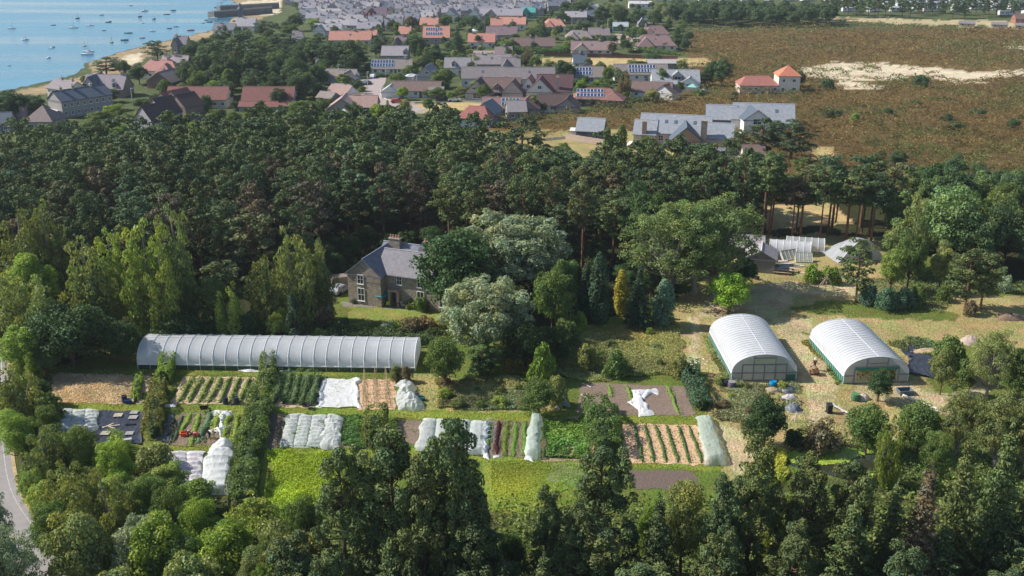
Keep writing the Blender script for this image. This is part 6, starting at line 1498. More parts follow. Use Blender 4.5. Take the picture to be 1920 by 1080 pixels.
def wing(root, ox, oy, rz, L, W, h, rise, roofc, wallc, hip=0.0, wins=(), door=None, eave=.35, skylights=0, solar=None, wallm=None, dormers=(), chim=(), gwin=(), z0=0):
    """one block with a pitched roof; local x along the ridge; front is -y"""
    M = Matrix.Translation((ox, oy, z0)) @ Matrix.Rotation(rz, 4, 'Z')
    wm_ = wallm or cm(wallc, .85, .12, 1.0)
    mb = MB(); a, b = L / 2, W / 2
    if hip >= .99 * W / 2 or hip > 0:
        mb.box(-a, a, -b, b, 0, h, 0, M)
    else:
        vs = [(-a, -b, 0), (a, -b, 0), (a, b, 0), (-a, b, 0), (-a, -b, h), (a, -b, h), (a, b, h), (-a, b, h), (-a, 0, h + rise), (a, 0, h + rise)]
        mb.add(vs, [(0, 1, 5, 4), (2, 3, 7, 6), (1, 2, 6, 9, 5), (3, 0, 4, 8, 7), (3, 2, 1, 0)], 0, M)
    mb.build('wall', wm_, root)
    r_ = MB(); e = eave; t = .14; k = rise / b; ze = h - e * k
    xe = a + (e if hip > 0 else .25)
    rx = max(.01, a - hip) if hip > 0 else xe
    ridge = h + rise + t
    lo = ze + t * .5
    F = [(-xe, -b - e, lo), (xe, -b - e, lo), (xe, b + e, lo), (-xe, b + e, lo), (-rx, 0, ridge), (rx, 0, ridge)]
    G = [(x, y, z - t * 1.2) for x, y, z in F]
    r_.add(F + G, [(0, 1, 5, 4), (2, 3, 4, 5), (1, 2, 5), (3, 0, 4), (7, 6, 10, 11), (9, 8, 11, 10), (0, 6, 7, 1), (2, 8, 9, 3), (1, 7, 8, 2), (3, 9, 6, 0)] + ([(8, 7, 11), (6, 9, 10)] if hip > 0 else []), 0, M)
    if hip <= 0:  # leave the gable triangles open above the wall
        r_.f = [f for f in r_.f if len(f) != 3]; r_.m = r_.m[:len(r_.f)]
        r_.add(F + G, [(1, 7, 11, 5), (2, 5, 11, 8), (0, 4, 10, 6), (3, 9, 10, 4)], 0, M)
        r_.f = [f for f in r_.f]; r_.m = [0] * len(r_.f)
    r_.build('roof', roofmat(roofc), root)
    c_ = MB(); c_.tube([M @ Vector((-rx, 0, ridge + .02)), M @ Vector((rx, 0, ridge + .02))], .11, 5); c_.build('ridge', cm(tuple(min(1, c * 1.35 + .03) for c in roofc), .8), root)
    g_ = MB(); g_.tube([M @ Vector((-xe, -b - e - .05, lo - .1)), M @ Vector((xe, -b - e - .05, lo - .1))], .07, 5); g_.build('gutter', cm((.12, .12, .13)), root)
    def put(x, y, z): return M @ Vector((x, y, z))
    for (x, z, w, hh) in wins: p = put(x, -b - .03, z); add_window(root, p.x, p.y, p.z, w, hh, rz)
    for (sx, y, z, w, hh) in gwin:               # in a gable end, sx = -1 or 1
        p = put(sx * (a + .03), y, z); add_window(root, p.x, p.y, p.z, w, hh, rz + sx * math.pi / 2)
    if door is not None:
        d = MB(); d.box(door - .45, door + .45, -b - .07, -b - .01, 0, 2.05, 0, M); dd = d.build('door', cm((.12, .14, .16), .5), root)
    def slope(x, t_, w, l, dz=.16, side=-1):     # t_ along the slope from eave to ridge
        s = math.hypot(b, rise); uy = Vector((0, b / s * -side, rise / s)); n_ = Vector((0, rise / s * side, b / s)); c0 = Vector((x, side * b, h)) + uy * (t_ * s) + n_ * (dz + .04)
        return [c0 + Vector((-w / 2, 0, 0)) - uy * l / 2, c0 + Vector((w / 2, 0, 0)) - uy * l / 2, c0 + Vector((w / 2, 0, 0)) + uy * l / 2, c0 + Vector((-w / 2, 0, 0)) + uy * l / 2], n_
    for i in range(skylights):
        x = -a + L * (i + .7) / (skylights + .4); q, n_ = slope(x, .6, .8, 1.1); k_ = MB(); k_.add([p for p in q] + [p - n_ * .1 for p in q], [(0, 1, 2, 3), (0, 4, 5, 1), (1, 5, 6, 2), (2, 6, 7, 3), (3, 7, 4, 0)], 0, M); k_.build('skylight', cm((.10, .14, .18), .2), root)
    if solar:
        x0, n1, n2 = solar
        for i in range(n1):
            for j in range(n2):
                q, n_ = slope(x0 + i * 1.12, .32 + j * .42 if n2 > 1 else .5, 1.0, 1.55 if n2 > 1 else 1.7); k_ = MB(); k_.add(q + [p - n_ * .05 for p in q], [(0, 1, 2, 3), (0, 4, 5, 1), (1, 5, 6, 2), (2, 6, 7, 3), (3, 7, 4, 0)], 0, M); pn = k_.build('solar_panel', cm((.035, .06, .13), .15), root)
                fr = MB()
                for u in range(4): fr.tube([M @ (q[u] + n_ * .01), M @ (q[(u + 1) % 4] + n_ * .01)], .05, 4)
                fr.build('panel_frame', cm((.55, .60, .68), .4), pn)
    for (x, w, hh, kind) in dormers:              # gabled or boxed dormer in the front slope
        zd = h + .25; d = MB(); yf = -b + .35; yb = yf + (hh + .5) / k
        d.box(x - w / 2, x + w / 2, yf, yb, zd - .3, zd + hh, 0, M); d.build('dormer_wall', cm(wallc if kind != 'dark' else (.10, .07, .065), .8), root)
        q = MB(); q.add([(x - w / 2 - .2, yf - .25, zd + hh), (x + w / 2 + .2, yf - .25, zd + hh), (x, yf - .25, zd + hh + w * .45), (x - w / 2 - .2, yb + .6, zd + hh), (x + w / 2 + .2, yb + .6, zd + hh), (x, yb + .6, zd + hh + w * .45)], [(0, 1, 2), (0, 2, 5, 3), (1, 4, 5, 2), (0, 3, 4, 1), (3, 5, 4)], 0, M); q.build('dormer_roof', roofmat(roofc), root)
        p = put(x, yf - .04, zd + .1); add_window(root, p.x, p.y, p.z, w * .75, hh * .85, rz)
    for (x, y, w, hh) in chim:
        zt = h + rise * (1 - abs(y) / b); c0 = MB(); c0.box(x - w / 2, x + w / 2, y - .35, y + .35, zt - 1.0, zt + hh, 0, M); c0.box(x - w / 2 - .08, x + w / 2 + .08, y - .43, y + .43, zt + hh, zt + hh + .15, 0, M); ch = c0.build('chimney', wallm or cm((.42, .36, .30), .9), root)
        n = max(1, int(w / .45))
        for i in range(n):
            p_ = MB(); xx = x - w / 2 + w * (i + .5) / n; v = M @ Vector((xx, y, zt + hh + .15)); p_.tube([v, v + Vector((0, 0, .55))], [.14, .11], 8); p_.build('chimney_pot', cm((.50, .28, .18)), ch)
    return M
def house(px, py, rz, label, name='house', cat='house', dy=0.0):
    p = at(px, py); return empty(name, (p.x, p.y + dy, 0), R_(rz), label, cat)
def row(n, L, z, w=1.1, h=1.1, skip=()): return [(-L / 2 + L * (i + .5) / n, z, w, h) for i in range(n) if i not in skip]
def simple(x0, x1, yb, label, rz=0, h=2.5, rise=2.3, W=8, rc=BROWN, wc=GREYW, hip=0.0, nw=4, **k):
    """bungalow whose front foot runs from x0 to x1 at pixel row yb"""
    L = (x1 - x0) / sc(yb); c = at((x0 + x1) / 2, yb); e = empty('house', (c.x - math.sin(R_(rz)) * W / 2 * 0, c.y + W / 2, 0), R_(rz), label, 'house')
    wins = row(nw, L, .9) + (row(nw, L, 3.4) if h > 4.2 else [])
    wing(e, 0, 0, 0, L, W, h, rise, rc, wc, hip, wins, L * .1, **k); return e
# ---- the stone house in the garden
c = at(733, 571)
e = empty('stone_house', (c.x + 3.4, c.y + 2.6, 0), R_(-21), 'grey stone country house with slate roofs and tall chimneys amid the trees', 'house')
wing(e, 2.6, 0, 0, 14.5, 7.0, 5.4, 2.7, (.235, .225, .24), STONE, 0, [(-3.2, 3.6, .95, 1.6), (.5, 3.6, 1.1, 1.7), (4.4, 3.6, 1.1, 1.7), (.5, .75, 1.3, 2.2), (4.4, .75, 1.3, 2.2)], None, wallm=STONEM)
wing(e, -6.0, -1.2, math.pi / 2, 8.4, 6.0, 5.4, 2.4, SLATE, STONE, 0, (), None, wallm=STONEM, gwin=((-1, .6, 3.6, 1.15, 1.6), (-1, .6, .7, 1.25, 2.2)))
wing(e, -3.6, 5.2, 0, 8, 5.4, 5.0, 2.4, SLATE, STONE, 0, (), None, wallm=STONEM, chim=((-1.8, -.6, 2.0, 1.5),))
wing(e, 2.2, 5.2, 0, 6, 5.4, 5.0, 2.4, SLATE, STONE, 0, (), None, wallm=STONEM, chim=((-1.2, -.6, 2.0, 1.5), (2, 1.4, 1.6, 2.2)))
k = MB(); k.box(-2.3, -.4, -4.5, -3.5, 2.6, 2.9); k.box(-2.3, -1.9, -4.4, -3.6, 0, 2.6); k.box(-.8, -.4, -4.4, -3.6, 0, 2.6); k.build('porch', cm((.36, .27, .2), .9), e)
k = MB(); k.box(-1.85, -.85, -3.66, -3.56, 0, 2.2); d = k.build('door', cm((.04, .05, .06), .4), e); k = MB(); k.box(-1.9, -.8, -3.62, -3.53, 2.2, 2.5); k.build('fanlight', WHITE, e)
def parasol(px, py, h, r0, col, label, open_=True):
    e = empty('parasol', at(px, py), 0, label, 'parasol')
    k = MB(); k.tube([(0, 0, 0), (0, 0, h)], .035, 6); k.build('pole', cm((.5, .5, .5)), e)
    k = MB(); k.lathe([(.03, h + .1), (r0, h - (.45 if open_ else 1.5)), (r0 * .97, h - (.5 if open_ else 1.6)), (.03, h + .02)], 8); k.build('canopy', cm(col, .8), e)
    k = MB(); k.lathe([(.01, .1), (.3, .08), (.32, 0)], 12); k.build('base', cm((.2, .2, .2)), e)
parasol(717, 572, 2.3, 1.3, (.02, .22, .25), 'open teal parasol on the patio of the stone house'); parasol(748, 572, 2.5, .3, (.62, .55, .48), 'furled pale parasol beside the french window', False)
def chair(px, py, rz, col, label):
    e = empty('garden_chair', at(px, py), rz, label, 'chair'); m = cm(col, .6)
    k = MB(); k.box(-.28, .28, -.28, .28, .42, .47); k.build('seat', m, e); k = MB(); k.add([(-.28, .24, .45), (.28, .24, .45), (.28, .42, 1.05), (-.28, .42, 1.05), (-.28, .3, .45), (.28, .3, .45), (.28, .48, 1.05), (-.28, .48, 1.05)], [(3, 2, 1, 0), (4, 5, 6, 7), (0, 1, 5, 4), (2, 3, 7, 6), (1, 2, 6, 5), (3, 0, 4, 7)]); k.build('backrest', m, e)
    for sx in (-.25, .25):
        for sy in (-.25, .25): k = MB(); k.tube([(sx, sy, 0), (sx, sy, .42)], .025, 4); k.build('leg', m, e)
chair(727, 575, 3.5, (.35, .55, .03), 'lime green chair on the patio'); chair(757, 577, 1, (.6, .5, .45), 'pale chair at the right end of the patio'); chair(742, 575, 2, (.12, .08, .08), 'dark chair under the furled parasol')
e = empty('garden_table', at(748, 575), 0, 'round dark garden table under the furled parasol', 'table'); k = MB(); k.lathe([(.01, .74), (.65, .74), (.65, .7), (.01, .7)], 16); k.build('table_top', cm((.15, .12, .12)), e); k = MB(); k.tube([(0.2, 0, 0), (.2, 0, .7)], .05, 6); k.build('leg', cm((.12, .1, .1)), e)
# ---- huts
for (x, y, w, d, h, rz, lb) in ((1398, 478, 6, 4.5, 2.4, -12, 'grey hut with pale roof beside the poplars'), (1425, 503, 5, 5, 2.7, 75, 'dark grey hut in the shade left of the cold frames')):
    e = empty('garden_hut', at(x, y), R_(rz), lb, 'hut'); wing(e, 0, 0, 0, w, d, h, 1.3, (.36, .33, .33), (.22, .20, .20), 0, [(1.2, 1, .9, .9)], -1)
# ---- vehicles
def car(px, py, rz, col, label, kind='car', s=1.0):
    e = empty('parked_' + kind, at(px, py), R_(rz), label, kind); van = kind != 'car'
    H = 1.0 if not van else 1.1; T_ = 1.48 if not van else 2.3
    L = 4.3 if not van else 5.2; w = .88 if not van else 1.0
    pr = [(-L / 2, .35), (-L / 2, .85), (-L / 2 + .25, H), (-L / 2 + .6, T_ - .05), (-L / 2 + 1.0, T_), (L / 2 - (1.9 if not van else 1.3), T_), (L / 2 - 1.15 if not van else L / 2 - .7, H), (L / 2 - .1, H - .2), (L / 2, .4)]
    k = MB(); n = len(pr); vs = [(x, -w + (.12 if z > H + .05 else 0), z) for x, z in pr] + [(x, w - (.12 if z > H + .05 else 0), z) for x, z in pr]
    k.add(vs, [(i, i + 1, n + i + 1, n + i)[::-1] for i in range(n - 1)] + [tuple(range(n)), tuple(range(2 * n - 1, n - 1, -1)), (0, n, 2 * n - 1, n - 1)]); k.build('body', cm(col, .25), e)
    for s_ in (-1, 1):
        k = MB(); y = s_ * (w - .04); k.add([(-L / 2 + .55, y, H + .03), (L / 2 - 1.3, y, H + .03), (L / 2 - 2.0 if not van else L / 2 - 1.4, y - s_ * .1, T_ - .12), (-L / 2 + .85, y - s_ * .1, T_ - .12)], [(0, 1, 2, 3)]); k.build('window', GLASS, e)
        for x in (-L / 2 + .85, L / 2 - .85): k = MB(); k.tube([(x, s_ * w - .1, .33), (x, s_ * w + .04, .33)], .33, 14); k.build('wheel', cm((.02, .02, .02)), e)
    k = MB(); x0, x1 = (L / 2 - 1.87, L / 2 - 1.18) if not van else (L / 2 - 1.27, L / 2 - .73); k.add([(x0, -w + .2, T_ - .08), (x1, -w + .12, H + .05), (x1, w - .12, H + .05), (x0, w - .2, T_ - .08)], [(0, 1, 2, 3)]); o = k.build('windscreen', GLASS, e, (.04, 0, .03))
    for s_ in (-1, 1): k = MB(); k.box(L / 2 - .06, L / 2 + .02, s_ * .6 - .15, s_ * .6 + .15, .6, .75); k.build('headlight', cm((.8, .8, .8), .2), e)
car(640, 548, 60, (.22, .24, .27), 'silver grey car parked left of the stone house'); car(645, 540, 20, (.26, .21, .17), 'tan van behind the silver car at the stone house', 'van')
car(790, 179, 0, (.08, .20, .42), 'blue van with white roof in the street', 'van'); car(1191, 74, 90, (.75, .76, .78), 'white motorhome by the hedge', 'van'); car(1196, 84, 20, (.6, .65, .72), 'pale car before the hipped brown bungalow')
car(1164, 62, 80, (.6, .68, .75), 'pale blue car on the drive of the teal garage'); car(449, 205, 70, (.6, .62, .64), 'silver car left of the long dark red roofed house'); car(433, 162, 10, (.7, .7, .7), 'white car in the dense grove')
for i, (x, y, rz_, cl, lb_) in enumerate(((745, 193, 5, (.5, .1, .08), 'red car at the kerb of the street bend'), (852, 190, 0, (.7, .7, .7), 'white car before the dormer house'), (930, 188, 90, (.25, .27, .3), 'grey car on the drive of the brown garage house'), (700, 146, 80, (.7, .7, .72), 'white car at the head of the street'), (775, 142, 10, (.2, .25, .35), 'blue car beside the solar panel bungalow'), (1098, 100, 60, (.65, .66, .68), 'silver car by the mauve bungalow'), (1150, 182, 20, (.6, .6, .6), 'pale car behind the red brown bungalow'), (892, 92, 10, (.1, .1, .12), 'dark car under the salmon roof'), (1320, 175, 30, (.7, .7, .7), 'white car left of the red roofed tower house'), (1255, 278, -10, (.3, .32, .35), 'grey van before the slate roofed house'))):
    car(x, y, rz_, cl, lb_)
car(688, 158, 70, (.1, .12, .15), 'dark car at the top of the street'); car(1192, 275, 20, (.7, .72, .75), 'white car by the slate roofed house')
# ---- coastal houses at the left
c = at(120, 196); e = empty('house', (c.x, c.y + 4, 0), R_(-32), 'cream two storey terrace at the sea edge', 'house'); wing(e, 0, 0, 0, 11.5, 7, 5, 2.2, MAUVE, CREAM, 0, row(5, 11.5, 3.2, .9, 1.1) + row(4, 11.5, .9), chim=((-2, 0, .8, .8), (3.5, 0, .8, .8)))
c = at(150, 214); e = empty('house', (c.x, c.y + 2, 0), R_(52), 'long grey rendered terrace with dark slate roof seen gable on', 'house'); wing(e, 0, 0, 0, 17, 8, 5.3, 2.5, DSLATE, (.36, .33, .32), 0, row(8, 17, 3.3, .9, 1.2) + row(8, 17, .9, .9, 1.1), chim=((-6, 0, .8, .9), (-2, 0, .9, .9), (4, 0, .8, .8)))
wing(e, -9.5, -1, math.pi / 2, 4, 2.5, 2.0, .4, (.5, .48, .46), CREAM)
e = simple(158, 234, 183, 'stone villa with mauve slate roof and black framed white gable', -3, 3.0, 4.0, 9, (.30, .26, .28), STONE, 0, 3, dormers=((4, 1.4, 1.2, 'g'),), skylights=2, chim=((5.5, 0, .9, 1.0),))
wing(e, -3.6, -1.2, math.pi / 2, 11, 6.4, 3.2, 3.9, DSLATE, (.55, .54, .52), 0, gwin=((-1, -1.2, 3.2, 1.4, 1.9), (-1, 1.2, 3.2, 1.4, 1.9)))
e = simple(262, 335, 148, 'rambling house with pinkish hipped roofs by the shore', -4, 3.2, 3.2, 9, (.45, .22, .19), CREAM, 3.2, 5, chim=((-3, 0, 1, 1.2), (3, 0, 1, 1.2)))
wing(e, 3.5, -4, math.pi / 2, 8, 6, 3.0, 2.6, (.45, .22, .19), CREAM, 2.6); wing(e, 4.5, 3.5, 0, 10, 6, 4.5, 3.0, (.38, .32, .33), GREYW, 0, chim=((0, 0, .9, 1.2), (-4, 0, .9, 1.2)))
c = at(308, 166); e = empty('house', (c.x, c.y + 4, 0), R_(75), 'low brown house with white rooflights seen gable on', 'house'); wing(e, 0, 0, 0, 10, 10, 2.6, 3.2, (.24, .20, .19), (.17, .11, .095), 0, chim=((1, 1.5, .8, 1.5),))
e = simple(313, 426, 203, 'long brick red roofed house with two stepped front gables', -1, 3.0, 3.2, 8, RED, CREAM, 0, 8)
wing(e, -8.2, -5.6, R_(72), 7, 6.5, 3.0, 2.6, RED, WHITEW, 0, gwin=((-1, 0, .9, 2, 1.6),)); wing(e, -4.4, -6.2, R_(72), 8, 6.5, 3.4, 3.0, RED, CREAM, 0, gwin=((-1, 0, .8, 2.2, 2.4),))
e = simple(454, 550, 207, 'long dark red roofed house with a low lean to roof', -1, 2.7, 4.0, 9, RED, GREYW, 0, 4); wing(e, .5, -5.5, 0, 17.5, 4, 1.9, 1.1, RED, GREYW, 0)
for (x, y, L, W, h, rs, lb, q) in ((344, 228, 7, 8, 4.6, 3.2, 'dark roofed brown house behind the grey gabled pair', (.24, .18, .155)), (276, 250, 5, 8.6, 3.4, 4.0, 'grey gabled house in front at the wood edge', (.36, .34, .36)), (302, 240, 6.5, 8.2, 4.2, 4.2, 'grey gabled house behind its lower twin at the wood edge', (.36, .34, .36))):
    c = at(x, y); e = empty('house', (c.x, c.y + 4, 0), R_(56), lb, 'house'); wing(e, 0, 0, 0, L, W, h, rs, DBROWN, q, 0, [(1, 1, 1.0, 1.2)], eave=.3, skylights=0)
e = simple(10, 48, 236, 'pinkish low roof at the far left', -3, 3.0, 2.6, 7, (.38, .27, .26), GREYW, 0, 2, chim=((2, -2, 1.4, .8),)); e = simple(48, 100, 246, 'brown hipped roof at the left wood edge', 0, 3.0, 3.6, 9, (.24, .18, .17), GREYW, 4.4, 2); e = simple(-20, 16, 250, 'dark slate roof cut by the left edge', 10, 2.8, 2.5, 7, DSLATE, GREYW, 0, 2)
# ---- street and bungalows in the middle
e = simple(604, 668, 158, 'grey bungalow with white end wall left of the street', -8, 2.4, 2.4, 8, TAUPE, WHITEW, 0, 3, gwin=((1, 0, .8, 2, 1.4),)); wing(e, 4, -4, math.pi / 2, 7, 7, 2.4, 2.2, TAUPE, GREYW, 0, gwin=((-1, 0, .7, 3, 1.6),))
e = simple(616, 662, 190, 'pinkish roofed bungalow with slate lean to', -28, 2.3, 2.4, 8, (.36, .24, .21), WHITEW, 0, 2); wing(e, -2, 3, 0, 6, 4, 3.2, 1.2, SLATE, WHITEW, 0); wing(e, -.5, -7, 0, 6, 5, 2.0, 1.4, TAUPE, GREYW)
e = simple(640, 706, 216, 'large pinkish roofed bungalow with glass conservatory', 0, 2.6, 2.7, 9, (.38, .25, .22), TAUPE, 0, 2, chim=((-1, .3, 2, .4),)); wing(e, -4.6, -3.2, R_(90), 10, 9.5, 2.6, 3.2, (.42, .29, .25), (.30, .26, .25), 0)
k = MB(); M_ = Matrix.Translation((-3.4, -9.6, 0)); k.lathe([(1.9, 0), (1.9, 2.0), (.05, 3.3)], 8); k.build('conservatory', tunnel_mat('conservatory_glass', (.62, .64, .64), .2, .2), e, (-3.2, -9.4, 0))
e = simple(697, 772, 140, 'grey bungalow with a long row of solar panels at the street head', -1, 2.4, 2.8, 8, TAUPE, WHITEW, 0, 5, solar=(-7.5, 8, 2), chim=((5, .3, .8, 1),))
e = simple(716, 765, 124, 'taller grey house with dormer behind the solar panel bungalow', -1, 4.4, 3.0, 9, (.33, .30, .32), GREYW, 0, 2, dormers=((4.5, 2.0, 1.4, 'g'),))
e = simple(735, 826, 183, 'long brown bungalow with a slate carport', -2, 2.4, 2.4, 8, BROWN, WHITEW, 0, 5); wing(e, -8.5, -2, R_(90), 7, 6, 2.2, 1.9, (.40, .43, .47), WHITEW, 0); wing(e, 7, -3, 0, 5, 5, 2.2, 1.3, TAUPE, GREYW)
c = at(802, 160); e = empty('house', (c.x, c.y + 5, 0), R_(80), 'grey house gable with a small upper window', 'house'); wing(e, 0, 0, 0, 9, 8, 3.2, 3.4, SLATE, (.42, .40, .40), 0, gwin=((-1, -.5, 4.0, 1.2, 1.0),)); wing(e, 0, 7, 0, 5, 3, 2.6, .3, (.6, .62, .64), WHITEW, .1)
e = simple(834, 882, 143, 'slate house with white gabled dormer', -1, 3.4, 3.0, 8, (.29, .27, .28), WHITEW, 0, 2, dormers=((-1.5, 1.6, 1.4, 'g'),))
for (x0, x1, yb, lb) in ((866, 944, 163, 'left half of the long grey roofed block'), (945, 1040, 164, 'right half of the long grey roofed block')):
    e = simple(x0, x1, yb, lb, 0, 3.2, 3.2, 9, (.235, .205, .205), WHITEW, 0, 5, chim=((-2.5 if x0 < 900 else 2, .5, .8, .9),), skylights=1)
e = empty('conservatory', at(970, 163), 0, 'white glazed conservatory before the long grey block', 'conservatory'); k = MB(); k.lathe([(2.2, 0), (2.2, 2.3), (1.9, 2.4), (.05, 3.9)], 8); k.build('glazing', tunnel_mat('cons_glass', (.6, .64, .64), .2, .2), e)
for i in range(8): a_ = i * math.pi / 4; k = MB(); k.tube([(2.25 * math.cos(a_), 2.25 * math.sin(a_), 0), (2.25 * math.cos(a_), 2.25 * math.sin(a_), 2.3), (0, 0, 3.95)], .08, 4); k.build('glazing_bar', WHITE, e)
e = simple(895, 976, 187, 'brown roofed house with dormer and dark garage doors', -3, 2.8, 3.8, 9, BROWN, (.45, .38, .34), 0, 4, dormers=((-.5, 1.8, 1.4, 'dark'),)); wing(e, -6.5, -2.5, R_(84), 9, 8, 2.8, 3.9, DBROWN, (.40, .36, .34), 0, gwin=((-1, 0, .8, 2.8, 1.6), (-1, 1, 3.6, 1.2, 1.0))); wing(e, 5.2, -2.0, R_(84), 8, 7, 2.8, 3.6, BROWN, (.40, .34, .31), 0)
k = MB(); k.box(-1.3, 1.3, -4.62, -4.53, 0, 2.2); k.build('garage_door', cm((.03, .03, .035), .5), e)
e = simple(1008, 1074, 187, 'dark maroon roofed house with white front gables', -4, 3.0, 4.6, 10, (.13, .07, .075), (.60, .52, .48), 0, 3, chim=((1.2, -4.2, 1, 3.6),)); wing(e, -4.6, -3.0, R_(86), 8, 9, 3.0, 4.2, (.16, .09, .09), (.66, .60, .56), 0, gwin=((-1, 0, .8, 2.2, 1.4), (-1, 0, 3.8, 1.4, 1.2))); wing(e, -8.5, 0, R_(86), 8, 5, 3.6, 3.6, (.33, .16, .13), WHITEW, 0, gwin=((-1, 0, 3.6, 1.2, 1.2),))
e = simple(1078, 1168, 199, 'red brown hipped bungalow with a strip of solar panels', -4, 2.4, 2.6, 9, (.28, .14, .115), (.28, .2, .16), 4, 5, solar=(-6.5, 8, 2)); wing(e, 5, -3, R_(80), 7, 7, 2.4, 1.9, (.26, .13, .11), (.24, .17, .14), 3)
e = simple(1008, 1066, 211, 'dark brown bungalow at the heath edge', -4, 2.4, 2.6, 8, DBROWN, WHITEW, 0, 3); wing(e, 5, -1.5, R_(84), 7, 7, 2.2, 2.4, DBROWN, GREYW, 0, gwin=((-1, 0, .8, 1.6, 1.2),))
e = simple(905, 996, 215, 'bungalow with many solar panels at the left of the heath', -4, 2.2, 2.4, 8, (.26, .16, .145), GREYW, 0, 4, solar=(-1.0, 5, 2)); wing(e, 6.5, -1, R_(84), 8, 8, 2.2, 2.6, (.26, .14, .12), GREYW, 0, gwin=((-1, 1, .8, 1.4, 1.1),))
e = simple(862, 925, 238, 'red roofed white bungalow at the edge of the pine wood', -14, 2.6, 2.6, 9, (.33, .13, .11), WHITEW, 2.5, 4); wing(e, 2, 5, R_(85), 8, 7, 3.2, 2.8, SLATE, GREYW, 0)
e = simple(950, 985, 226, 'grey roofed house between the bungalows', 6, 2.8, 2.4, 8, (.27, .25, .25), GREYW, 0, 2)
e = simple(1188, 1262, 185, 'brown roofed white bungalow at the heath corner', -12, 2.4, 2.6, 8, BROWN, WHITEW, 0, 4); wing(e, 5.2, -1.5, R_(70), 7, 7, 2.3, 2.4, BROWN, WHITEW, 0, gwin=((-1, .5, 2.2, .6, .6),))
e = simple(1152, 1252, 152, 'long grey brown house with solar panels across the roof', 0, 2.6, 3.0, 8, TAUPE, WHITEW, 0, 6, solar=(-4.0, 9, 2))
e = simple(1076, 1132, 157, 'grey brown house with six solar panels', 0, 2.6, 3.0, 8, TAUPE, WHITEW, 0, 3, solar=(-4.0, 5, 2)); wing(e, -1, 5, R_(75), 9, 8, 3.0, 2.8, (.20, .15, .15), GREYW, 0)
e = simple(1224, 1312, 168, 'white modern house with slate roof and teal dark glazed dormer', -3, 3.0, 3.2, 9, (.33, .34, .36), WHITEW, 0, 6, dormers=((.5, 3.4, 1.6, 'dark'),)); wing(e, 5, -3.5, R_(80), 7, 7, 2.5, 2.0, (.33, .34, .36), WHITEW, 0, gwin=((-1, 0, .9, 1.8, 1.3),)); wing(e, -3.5, -4.5, 0, 8, 3, 2.3, .8, (.33, .34, .36), WHITEW)
e = simple(1215, 1272, 136, 'flat topped grey house with a long window behind the modern house', 0, 3.6, .9, 7, (.42, .38, .36), TAUPE, 0, 4)
e = simple(1388, 1459, 175, 'cream house with low red roof and a square red roofed tower', -2, 2.8, 2.4, 9, (.36, .15, .12), (.62, .56, .48), 2.5, 6); wing(e, 10.2, -.6, 0, 7.4, 8, 6.2, 2.8, (.55, .20, .12), (.66, .60, .52), 3.6, [(-2, 3.9, 1, 1.1), (1.6, 3.9, 1.2, 1.1), (-2, .9, 1.1, 1.2), (1.8, .9, 1.3, 1.2)])
# ---- the two big slate houses and their shed
c = at(1280, 272); e = empty('house', (c.x, c.y + 4, 0), R_(-13), 'big new slate roofed house with rooflights and a stone chimney', 'house')
NS = (.31, .33, .36)
wing(e, -1.5, 1, 0, 19, 10, 3.2, 4.0, NS, (.5, .44, .38), 0, row(5, 18, .9, 1.4, 1.6), skylights=7); wing(e, -9.5, -1, 0, 6, 8, 2.8, 3.0, NS, (.5, .44, .38), 0); wing(e, 9.8, -2, 0, 8.5, 8, 2.8, 3.2, NS, (.45, .42, .40), 0)
wing(e, 1.6, -5.4, R_(96), 9, 8, 2.6, 3.4, DSLATE, (.34, .23, .17), 0, gwin=((-1, 0, .6, 3.0, 1.8),)); k = MB(); k.box(5.6, 7.2, -6.6, -5.4, 0, 7.2); k.box(5.5, 7.3, -6.7, -5.3, 7.2, 7.4); k.build('chimney', STONEM, e)
k = MB(); k.box(-10.2, -9.0, -5.2, -4.2, 0, 6.2); k.build('chimney', cm((.3, .2, .15), .9), e)
k = MB(); k.box(-5.5, -2.5, -4.3, -4.1, 5.3, 7.0, 0, Matrix.Rotation(0, 4, 'X')); 
c = at(1408, 248); e = empty('house', (c.x, c.y + 4, 0), R_(-9), 'new slate roofed house with dark dormer behind the near pines', 'house')
wing(e, 4, 1, 0, 17, 10, 3.2, 4.2, NS, (.55, .5, .45), 0, row(4, 16, .9), skylights=2); wing(e, -8, 0, 0, 8.5, 8, 3.6, 3.2, NS, (.18, .20, .24), 0, [(-2, 1, 1.2, 1.2), (2, 1, 1.2, 1.2)]); wing(e, 1.0, -4.2, R_(100), 9, 7.5, 4.6, 2.6, DSLATE, WHITEW, 0, gwin=((-1, 0, 3.2, 2.4, 1.6),)); wing(e, -3.2, -1.6, 0, 4, 6, 4, 2.4, NS, WHITEW)
c = at(1110, 262); e = empty('garage', (c.x, c.y + 3, 0), R_(-14), 'slate roofed dark timber garage above the sandy drive', 'garage'); wing(e, 0, 0, 0, 7.5, 6.5, 2.6, 2.8, NS, (.10, .12, .15), 0, (), 0); wing(e, -4.6, 0, 0, 2.2, 3, 2, .3, WHITEW, WHITEW)
e = simple(1310, 1384, 312, 'low dark roof with white ridge half hidden in the trees', -6, 2.2, 1.6, 7, (.22, .20, .22), GREYW, 0, 4, solar=(-3, 6, 1)); e = simple(1396, 1436, 312, 'brown roofed cottage half hidden by the near pines', -4, 2.4, 2.2, 7, BROWN, WHITEW, 0, 2)
e = simple(1398, 1420, 482, 'pale roofed shed hidden behind the poplar', -10, 2, 1, 4, (.4, .38, .36), GREYW, 0, 1)
